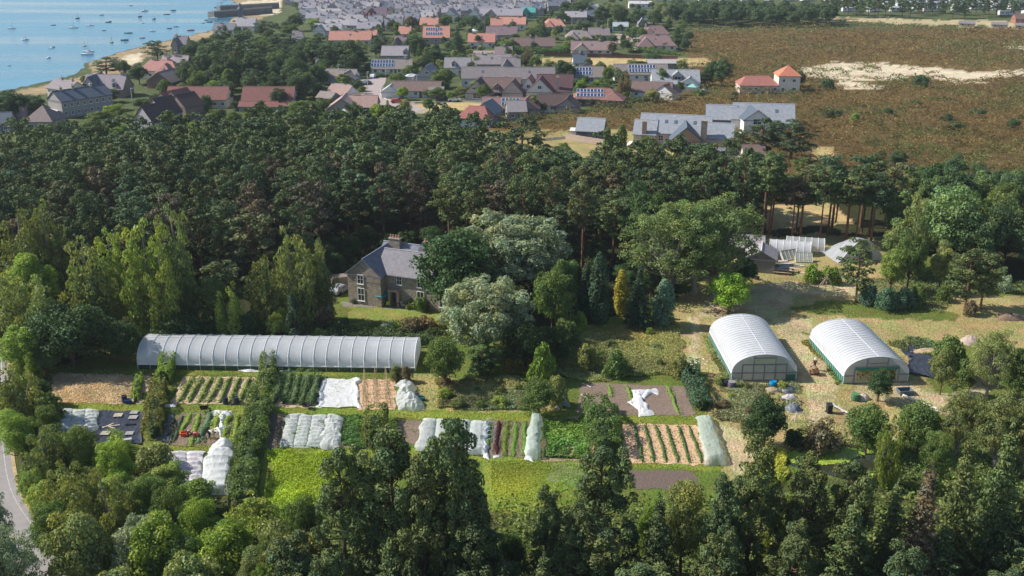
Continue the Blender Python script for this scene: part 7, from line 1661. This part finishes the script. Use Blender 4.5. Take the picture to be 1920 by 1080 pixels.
# wooden fence by the drive
def fence(pts, h, col, label, step=2.0, name='fence'):
    P = [at(*p) for p in pts]; e = empty(name, P[0], 0, label, 'fence'); m = cm(col, .9, .25, 3); o0 = P[0]
    for a_, b_ in zip(P, P[1:]):
        d = b_ - a_; L = d.length; ang = math.atan2(d.y, d.x); n = max(1, int(L / step))
        k = MB(); M_ = Matrix.Translation(a_ - o0) @ Matrix.Rotation(ang, 4, 'Z')
        nb = int(L / .25)
        for i in range(nb): k.box(i * L / nb, (i + .85) * L / nb, -.02, .02, .05, h + .04 * (i % 2), 0, M_)
        k.box(0, L, .02, .06, h * .3, h * .3 + .1, 0, M_); k.box(0, L, .02, .06, h * .8, h * .8 + .1, 0, M_); k.build('boards', m, e)
        for i in range(n + 1): k = MB(); k.box(i * L / n - .06, i * L / n + .06, .06, .18, 0, h + .1, 0, M_); k.build('post', m, e)
fence([(1060, 262), (1095, 268), (1145, 276)], 1.8, (.50, .40, .33), 'tall plank fence along the sandy drive')
fence([(1020, 106), (1120, 108), (1200, 110), (1270, 113)], 1.7, (.12, .045, .04), 'long dark red fence above the dry field', 3)
fence([(1018, 264), (1060, 260)], .7, (.6, .56, .5), 'low pale wall along the sandy drive', 3, 'boundary_wall')
# ---- town centre: pink roofs, mauve roofs and the dense grey rows
FARH = [
 (617, 695, 86, 'long pink roofed terrace with flat dormer', PINK, CREAM, 2.8, 3.4, 9), (690, 706, 82, 'pink roof end joining the long terrace', PINK, CREAM, 2.8, 3.0, 8), (748, 770, 74, 'pink roof behind the small pines', PINK, GREYW, 2.8, 3, 8),
 (793, 842, 82, 'pink roofed house with rooflights and solar panels', PINK, GREYW, 3, 4.4, 12), (878, 928, 90, 'salmon roofed house right of the dark conifer', (.52, .235, .18), WHITEW, 2.8, 3.2, 9), (788, 822, 57, 'pink roofed house in the town', PINK, GREYW, 3, 3, 9), (920, 942, 60, 'small pink roofed house', PINK, GREYW, 3.5, 3, 8), (936, 986, 56, 'broad pink roofed bungalow with porch', PINK, WHITEW, 3, 3, 10), (1018, 1060, 60, 'pink hipped house beside the trees', PINK, WHITEW, 3, 3.2, 10),
 (958, 1040, 97, 'long brown bungalow behind the clipped hedge', BROWN, GREYW, 2.6, 3.0, 9), (912, 970, 76, 'large purple brown roof', (.20, .14, .155), GREYW, 2.8, 3.2, 12), (1072, 1148, 104, 'mauve roofed bungalow with pale front gable', (.27, .19, .18), CREAM, 2.4, 3.0, 10), (1062, 1110, 82, 'grey brown hipped roofs', TAUPE, GREYW, 2.6, 3.0, 11), (1104, 1143, 76, 'grey roof with dark end wall', (.24, .20, .20), GREYW, 2.6, 2.8, 9), (1192, 1268, 96, 'wide hipped brown bungalow with bay windows', (.24, .16, .155), CREAM, 2.6, 3.8, 12), (1203, 1254, 74, 'brown roofed house behind the hipped bungalow', (.23, .15, .14), GREYW, 2.8, 3.2, 9), (1195, 1222, 54, 'grey gable above the brown roofs', (.33, .33, .36), GREYW, 3, 3, 8), (1150, 1178, 58, 'teal garage with pale roof', (.40, .45, .48), (.04, .22, .26), 2.4, 1.6, 6),
 (886, 958, 134, 'grey roofed house with dark dormer above the long block', (.27, .235, .24), GREYW, 3.0, 3.0, 9), (928, 960, 114, 'mauve roof at the dry field', (.26, .2, .2), GREYW, 2.6, 2.6, 8), (888, 928, 112, 'low shed roof with pale edge by the dry field', (.36, .28, .25), GREYW, 2.4, .8, 6), (940, 975, 143, 'grey gable poking above the long block', (.25, .22, .22), GREYW, 3.4, 3.2, 8), (1075, 1100, 130, 'dark roof with white edge at the dry field', DSLATE, WHITEW, 2.6, 2.8, 8), (740, 762, 98, 'grey gable among pines', (.23, .17, .17), GREYW, 3, 3.6, 8),
 (592, 612, 142, 'small blue grey gable left of the street', SLATE, WHITEW, 3, 2.8, 7), (455, 490, 128, 'mauve roof glimpsed in the grove', MAUVE, GREYW, 3, 3, 8), (470, 500, 150, 'brown roof glimpsed in the grove', (.24, .17, .16), GREYW, 3, 3, 8), (384, 400, 136, 'mauve gable glimpsed left in the grove', MAUVE, GREYW, 3, 3, 7), (325, 350, 100, 'pale gable behind the shore pines', MAUVE, GREYW, 4, 3, 8), (548, 566, 84, 'mauve roof between grove trees', MAUVE, WHITEW, 3, 3, 7),
 (588, 640, 68, 'white gabled house above the long pink terrace', (.36, .34, .36), WHITEW, 3, 2.8, 8), (610, 660, 56, 'low grey roof right of the green tree', (.40, .37, .38), WHITEW, 2.6, 2.4, 8), (442, 478, 62, 'grey roofed church hall by the shore', (.36, .34, .36), WHITEW, 3.6, 3.6, 9), (400, 440, 68, 'white fronted shore house', SLATE, WHITEW, 3.4, 2.4, 7), (687, 725, 44, 'dark red gabled hall', (.17, .13, .16), (.34, .06, .06), 4.5, 4, 10),
 (816, 840, 22, 'dark blue grey roof in the far town', DSLATE, GREYW, 4, 3.4, 9), (900, 980, 40, 'long grey terrace with dark gables', (.36, .33, .36), GREYW, 3.4, 3.4, 9), (980, 1004, 34, 'teal gable in the far town', (.10, .36, .32), (.10, .35, .30), 3.4, 2.6, 8), (1078, 1122, 28, 'far grey roof among trees', (.34, .33, .35), GREYW, 3, 3, 9), (1180, 1222, 16, 'pale flat roofed building among trees', (.55, .54, .54), WHITEW, 3, 1.2, 9), (1060, 1100, 42, 'long pale grey roof above the gardens', (.36, .34, .35), GREYW, 3, 2.6, 9), (1096, 1122, 40, 'dark blue grey roof above the gardens', DSLATE, GREYW, 3, 2.8, 9)]
for (x0, x1, yb, lb, rc, wc, h, rs, W_) in FARH:
    L = (x1 - x0) / sc(yb); c = at((x0 + x1) / 2, yb); hp = rs * .9 if 'hip' in lb else 0
    e = empty('house', (c.x, c.y + W_ / 2, 0), R_(random.uniform(-4, 2)), lb, 'house')
    nw = max(2, int(L / 3.5)); wing(e, 0, 0, 0, L, W_, h, rs, rc, wc, hp, row(nw, L, .9, 1.4, 1.2), None, chim=((random.uniform(-L / 3, L / 3), 0, .8, .8),) if 'garage' not in lb and 'shed' not in lb else (), skylights=1 if L > 12 else 0, solar=(-4.5, 7, 2) if 'solar' in lb else None)
    if 'gable' in lb or 'hip' in lb: wing(e, -L * .25, -W_ * .35, R_(88), W_ * .8, min(L * .45, 7), h, rs * .85, rc, wc, hp * .8, gwin=((-1, 0, .9, 1.6, 1.2),))
# dense grey town, rows of small slate houses
r = random.Random(4); cnt = 0
protos = {}
def proto(i):
    if i in protos: return None
TONES = [((.35, .33, .36), 'pale grey'), ((.28, .27, .30), 'mid grey'), ((.21, .22, .26), 'blue grey'), ((.40, .37, .38), 'light mauve grey')]
base = []
for ti, (tc_, tn) in enumerate(TONES):
    for sz, (L, W_, h) in enumerate(((9, 7, 3.4), (12, 7, 3.4), (7.5, 6.5, 4.6))):
        e = empty('town_house', (0, -500, 0), 0, '%s slate roofed house' % tn, 'house'); wing(e, 0, 0, 0, L, W_, h, 3.0, tc_, r.choice([GREYW, WHITEW, CREAM]), 0, row(3, L, 1.0, 1.1, 1.2), None, chim=((-L / 2 + .5, 0, .8, .9), (L / 2 - .5, 0, .8, .9)), skylights=1)
        wing(e, L * .2, -W_ * .4, R_(90), W_ * .6, W_ * .5, h * .8, 1.6, tc_, GREYW, 0)
        base.append((e, tn, L))
used = set()
def place(bi, x, y, rz, zone):
    e, tn, L = base[bi]
    o = e if bi not in used else copy_tree(e); used.add(bi)
    c = at(x, y); o.location = c; o.rotation_euler = (0, 0, R_(rz)); sz = ('cottage', 'long cottage', 'tall house')[bi % 3]
    o['label'] = '%s %s %s' % (tn, sz, zone); o['group'] = 'town houses: ' + o['label']
rows_ = [(1, 560, 1080), (4.2, 540, 1075), (7.6, 530, 1075), (11.2, 535, 1060), (15, 545, 1050), (19, 560, 1040), (23.5, 560, 1020), (28, 560, 1000), (33, 568, 960), (38, 560, 915), (43.5, 570, 800), (50, 600, 770), (57, 650, 745), (65, 665, 715)]
for y, x0, x1 in rows_:
    x = x0 + r.uniform(0, 12)
    while x < x1:
        bi = r.randrange(len(base)); L = base[bi][2] * sc(y)
        rz = r.choice([0, 0, 0, -6, 8, 85, -8])
        zone = ('in the top rows' if y < 16 else 'in the middle rows' if y < 35 else 'in the lower rows') + ' of the grey town, ' + ('left' if x < 720 else 'centre' if x < 900 else 'right')
        if not ((684 < x < 728 and 30 < y < 50) or (895 < x < 985 and 28 < y < 50)):
            place(bi, x + L / 2, y + r.uniform(-1.2, 1.2), rz, zone); cnt += 1
        x += L + r.uniform(0, 9)
for bi, (e, tn, L) in enumerate(base):
    if bi not in used: place(bi, 560 + bi * 20, 1.5, 0, 'at the very top of the grey town')
print('town houses', cnt)
# ---- static caravans at the top right
cv = None; r = random.Random(9)
for (y, x0, x1) in ((2, 1240, 1930), (7, 1700, 1930), (12, 1660, 1940), (18, 1790, 1940), (22, 1540, 1800), (29, 1880, 1940)):
    x = x0 + r.uniform(0, 10)
    while x < x1:
        c = at(x, y)
        if cv is None:
            e = empty('static_caravan', c, 0, 'caravan', 'caravan'); k = MB(); k.box(-5, 5, -1.7, 1.7, .5, 2.7); k.build('body', WHITE, e)
            k = MB(); k.add([(-5.1, -1.8, 2.7), (5.1, -1.8, 2.7), (5.1, 1.8, 2.7), (-5.1, 1.8, 2.7), (-5.1, 0, 3.2), (5.1, 0, 3.2)], [(0, 1, 5, 4), (2, 3, 4, 5), (1, 2, 5), (3, 0, 4), (3, 2, 1, 0)]); k.build('roof', cm((.55, .58, .62), .5), e)
            for xx in (-3.6, -1.2, 1.4, 3.6): add_window(e, xx, -1.73, 1.4, 1.3, .8, 0)
            k = MB(); k.box(-.4, .4, -1.76, -1.71, .55, 2.4); k.build('door', cm((.3, .35, .4)), e); k = MB(); k.box(-4.9, 4.9, -1.6, 1.6, 0, .48); k.build('skirting', cm((.2, .2, .2)), e)
            cv = e; o = e
        else: o = copy_tree(cv)
        o.location = c; o.rotation_euler = (0, 0, R_(r.choice([0, 10, -8, 30, 75]))); zone = 'behind the row of pines' if x > 1480 else 'behind the far tree belt'
        o['label'] = 'white static caravan %s, %s row from the top' % (zone, {2: 'first', 7: 'second', 12: 'third', 18: 'fourth', 22: 'fifth', 29: 'sixth'}[y]); o['group'] = 'caravans: ' + o['label']
        x += 40 * .5 + r.uniform(10, 26)
e = empty('brick_hut', at(1912, 44), 0, 'red brick hut at the right edge before the caravans', 'hut'); wing(e, 0, 0, 0, 8, 6, 3, 2.2, BROWN, (.30, .14, .10), 0, [(-1.5, .6, 1, 1.8), (1.5, .6, 1, 1.8)])
for (x, y, lb) in ((1873, 53, 'yellow cream cabin at the far heath edge'), (1812, 51, 'low cabin with dark roof at the far heath edge'), (1918, 55, 'cream cabin cut by the right edge')): e = empty('cabin', at(x, y), R_(-25), lb, 'cabin'); wing(e, 0, 0, 0, 8, 4, 2.2, .8, (.22, .2, .22), (.62, .50, .30), 0, [(-2, .9, 1, 1), (1, .9, 1, 1)])
# ---- canopies
for (x, y, r0, col, lb) in ((1298, 174, 2.4, (.25, .48, .42), 'mint green garden gazebo by the white modern house'), (888, 66, 2.6, (.7, .72, .74), 'white gazebo among the pink roofs')):
    e = empty('gazebo', at(x, y), .4, lb, 'gazebo'); k = MB(); k.lathe([(.02, 3.2), (r0, 2.2), (r0, 2.0)], 4); k.build('canopy', cm(col, .8), e)
    for i in range(4): k = MB(); a_ = i * math.pi / 2; k.tube([(r0 * .9 * math.cos(a_), r0 * .9 * math.sin(a_), 0), (r0 * .9 * math.cos(a_), r0 * .9 * math.sin(a_), 2.1)], .06, 4); k.build('pole', cm((.5, .5, .5)), e)
# ---- street lamps
for (x, y) in ((724, 145), (648, 130), (636, 155), (857, 140), (690, 170), (932, 83), (1139, 62), (1072, 56), (1001, 129), (782, 176), (250, 204), (963, 182)):
    e = empty('lamp_post', at(x, y), 0, 'pale lamp post ' + {724: 'at the head of the street', 648: 'before the pine left of the street', 636: 'by the grey bungalow left of the street', 857: 'beside the slate house with dormer', 690: 'on the left kerb of the street', 932: 'by the clipped hedge end', 1139: 'by the grey brown roofs', 1072: 'before the blue grey roof', 1001: 'at the dry field', 782: 'by the blue van', 250: 'among the shore gardens', 963: 'at the garage doors of the brown house'}[x], 'lamp post')
    k = MB(); k.tube([(0, 0, 0), (0, 0, 6.5)], [.12, .08], 6); k.build('post', cm((.6, .6, .6)), e); k = MB(); k.box(-.15, .7, -.12, .12, 6.45, 6.6); k.build('lamp_head', cm((.65, .65, .65)), e)
# ---- harbour
SEAW = mat('harbour_stone', (.13, .13, .12), .9, .3, .4)
for (a_, b_, w, h, lb) in (((396, 33), (505, 24), 7, 3.2, 'near stone harbour pier reaching into the sea'), ((410, 21), (520, 15), 7, 3.0, 'far stone harbour pier with moored masts')):
    A, B = at(*a_), at(*b_); d = B - A; ang = math.atan2(d.y, d.x); e = empty('harbour_pier', A, ang, lb, 'pier')
    k = MB(); k.add([(0, -w / 2 - .4, -.5), (d.length, -w / 2 - .4, -.5), (d.length, w / 2 + .4, -.5), (0, w / 2 + .4, -.5), (0, -w / 2, h), (d.length, -w / 2, h), (d.length, w / 2, h), (0, w / 2, h)], [(0, 1, 5, 4), (1, 2, 6, 5), (2, 3, 7, 6), (3, 0, 4, 7), (4, 5, 6, 7)]); k.build('quay_wall', SEAW, e)
    k = MB(); k.box(0, d.length, -w / 2, -w / 2 + .5, h, h + .8); k.build('parapet', cm((.30, .28, .25)), e)
    for i in range(5): k = MB(); k.cyl(3 + i * d.length / 6, w / 2 - .6, h, h + .6, .2, .16, 8); k.build('bollard', cm((.1, .1, .1)), e)
e = empty('clock_tower', at(453, 47), 0, 'slim dark tower above the shore hall', 'tower'); k = MB(); k.box(-1.2, 1.2, -1.2, 1.2, 0, 8.5); k.build('tower_wall', cm((.10, .13, .17)), e); k = MB(); k.lathe([(1.9, 8.5), (1.3, 9.4), (.7, 9.8), (.7, 10.8), (.05, 12)], 8); k.build('cap', cm((.10, .12, .16)), e)
def boat(px, py, L, rz, hull, mast, label, cabin=None):
    e = empty('sailing_boat' if mast else 'motor_boat', at(px, py) + Vector((0, 0, .05)), R_(rz), label, 'boat')
    k = MB(); n = 8; vs = []; w = L * .16; H = L * .11
    for i in range(n + 1):
        t = i / n; x = -L / 2 + L * t; ww = w * (1 - max(0, (t - .45) / .55) ** 2) * (.8 + .4 * min(1, t * 3) * .5); zz = H * (1 + .35 * t ** 2)
        vs += [(x, -ww, zz), (x, -ww * .6, -.1), (x, ww * .6, -.1), (x, ww, zz)]
    fs = [];
    for i in range(n): b = 4 * i; fs += [(b, b + 1, b + 5, b + 4), (b + 2, b + 3, b + 7, b + 6), (b + 3, b, b + 4, b + 7)]
    fs += [(3, 2, 1, 0)]; k.add(vs, fs); k.build('hull', cm(hull, .35), e)
    k = MB(); k.box(-L * .1, L * .2, -w * .55, w * .55, H * 1.0, H * 1.0 + L * .08); k.box(-L * .05, L * .12, -w * .45, w * .45, H + L * .08, H + L * .13); k.build('cabin', cm(cabin or (.7, .72, .74), .4), e)
    if mast:
        k = MB(); k.tube([(L * .05, 0, H), (L * .05, 0, H + L * 1.15)], [.09, .05], 5); k.build('mast', cm((.5, .5, .5)), e); k = MB(); k.tube([(L * .05, 0, H + 1), (-L * .35, 0, H + .9)], .1, 5); k.build('boom', cm((.25, .3, .4)), e)
BL = [(23, 54, 8, 0, 'w', 1), (48, 75, 6, 40, 'w', 1), (97, 90, 6, 60, 'd', 0), (96, 91.5, 6, -20, 'w', 0), (91, 109, 5, 70, 'w', 0), (146, 35, 7, 80, 'd', 1), (138, 53, 9, 5, 'w', 1), (100, 48, 5, 20, 'd', 0), (169, 49, 8, 10, 'w', 0), (191, 29, 5, 0, 'd', 0), (204, 42, 7, 60, 'd', 0), (195, 58, 4, 0, 'd', 0),
      (263, 32, 8, 85, 'd', 1), (271, 21, 8, 30, 'w', 0), (289, 36, 6, 70, 't', 1), (313, 28, 7, 0, 'd', 0), (325, 20, 6, 0, 'd', 0), (267, 44, 5, 50, 'w', 0), (286, 59, 6, 0, 'w', 0), (241, 63, 8, -5, 't', 0), (234, 76, 7, 0, 'd', 0), (267, 72, 5, 10, 'r', 0), (210, 80, 5, 80, 'y', 1), (159, 87, 5, 80, 'y', 1), (164, 103, 10, -2, 'w', 0), (166, 98, 9, 10, 'w', 1), (318, 54, 5, 0, 'd', 0), (330, 51, 5, 0, 'd', 0), (358, 57.5, 7, 0, 'r', 0), (381, 44, 4, 0, 'd', 0), (393, 42, 6, 0, 'd', 0), (401, 35, 8, -5, 'w', 0), (387, 38, 4, 0, 'd', 0), (18, 124, 2.5, 0, 'd', 0), (246, 11, 4, 0, 'd', 0),
      (408, 15, 8, 0, 'd', 1), (418, 13, 8, 20, 'w', 1), (429, 13, 9, 10, 'd', 1), (438, 11, 8, -10, 't', 1), (414, 5, 7, 0, 'w', 1), (421, 1, 7, 0, 'w', 0)]
HC = dict(w=((.78, .79, .80), 'white'), d=((.03, .05, .07), 'dark'), t=((.05, .25, .32), 'teal'), r=((.45, .06, .06), 'red'), y=((.5, .42, .1), 'yellow'))
seen = {}
for (x, y, L, rz, h, m_) in BL:
    pos = 'beside the far pier' if x > 402 and y < 20 else 'near the pier and beach' if x > 340 else 'in the right part of the bay' if x > 230 else 'in the middle of the bay' if x > 120 else 'at the left of the bay'
    dist = 'far out' if y < 40 else 'half way out' if y < 70 else 'close to the shore'
    lb = '%s %s %s, %s' % (HC[h][1], 'boat with a mast' if m_ else ('small boat' if L < 6.5 else 'motor boat'), pos, dist)
    seen[lb] = seen.get(lb, 0) + 1
    boat(x, y, L * .55, rz, HC[h][0], m_, lb)
    [o for o in C.objects if o.get('label') == lb][-1]['group'] = 'boats: ' + lb
boat(1190 if False else 443, 40, 5, 60, HC['d'][0], 0, 'dark boat drawn up by the shore hall')
# ------------------------------------------------------------------ haze in the air between camera and town
k = MB(); k.box(-2600, 2600, -60, 5200, -1.5, 62)
m, nt, p = newmat('haze'); nt.nodes.remove(p); v = nt.nodes.new('ShaderNodeVolumePrincipled'); v.inputs['Color'].default_value = (.80, .88, 1.0, 1); v.inputs['Density'].default_value = .00010; v.inputs['Anisotropy'].default_value = .2
nt.links.new(v.outputs[0], nt.nodes['Material Output'].inputs['Volume']); tag(k.build('haze', m), kind='stuff')
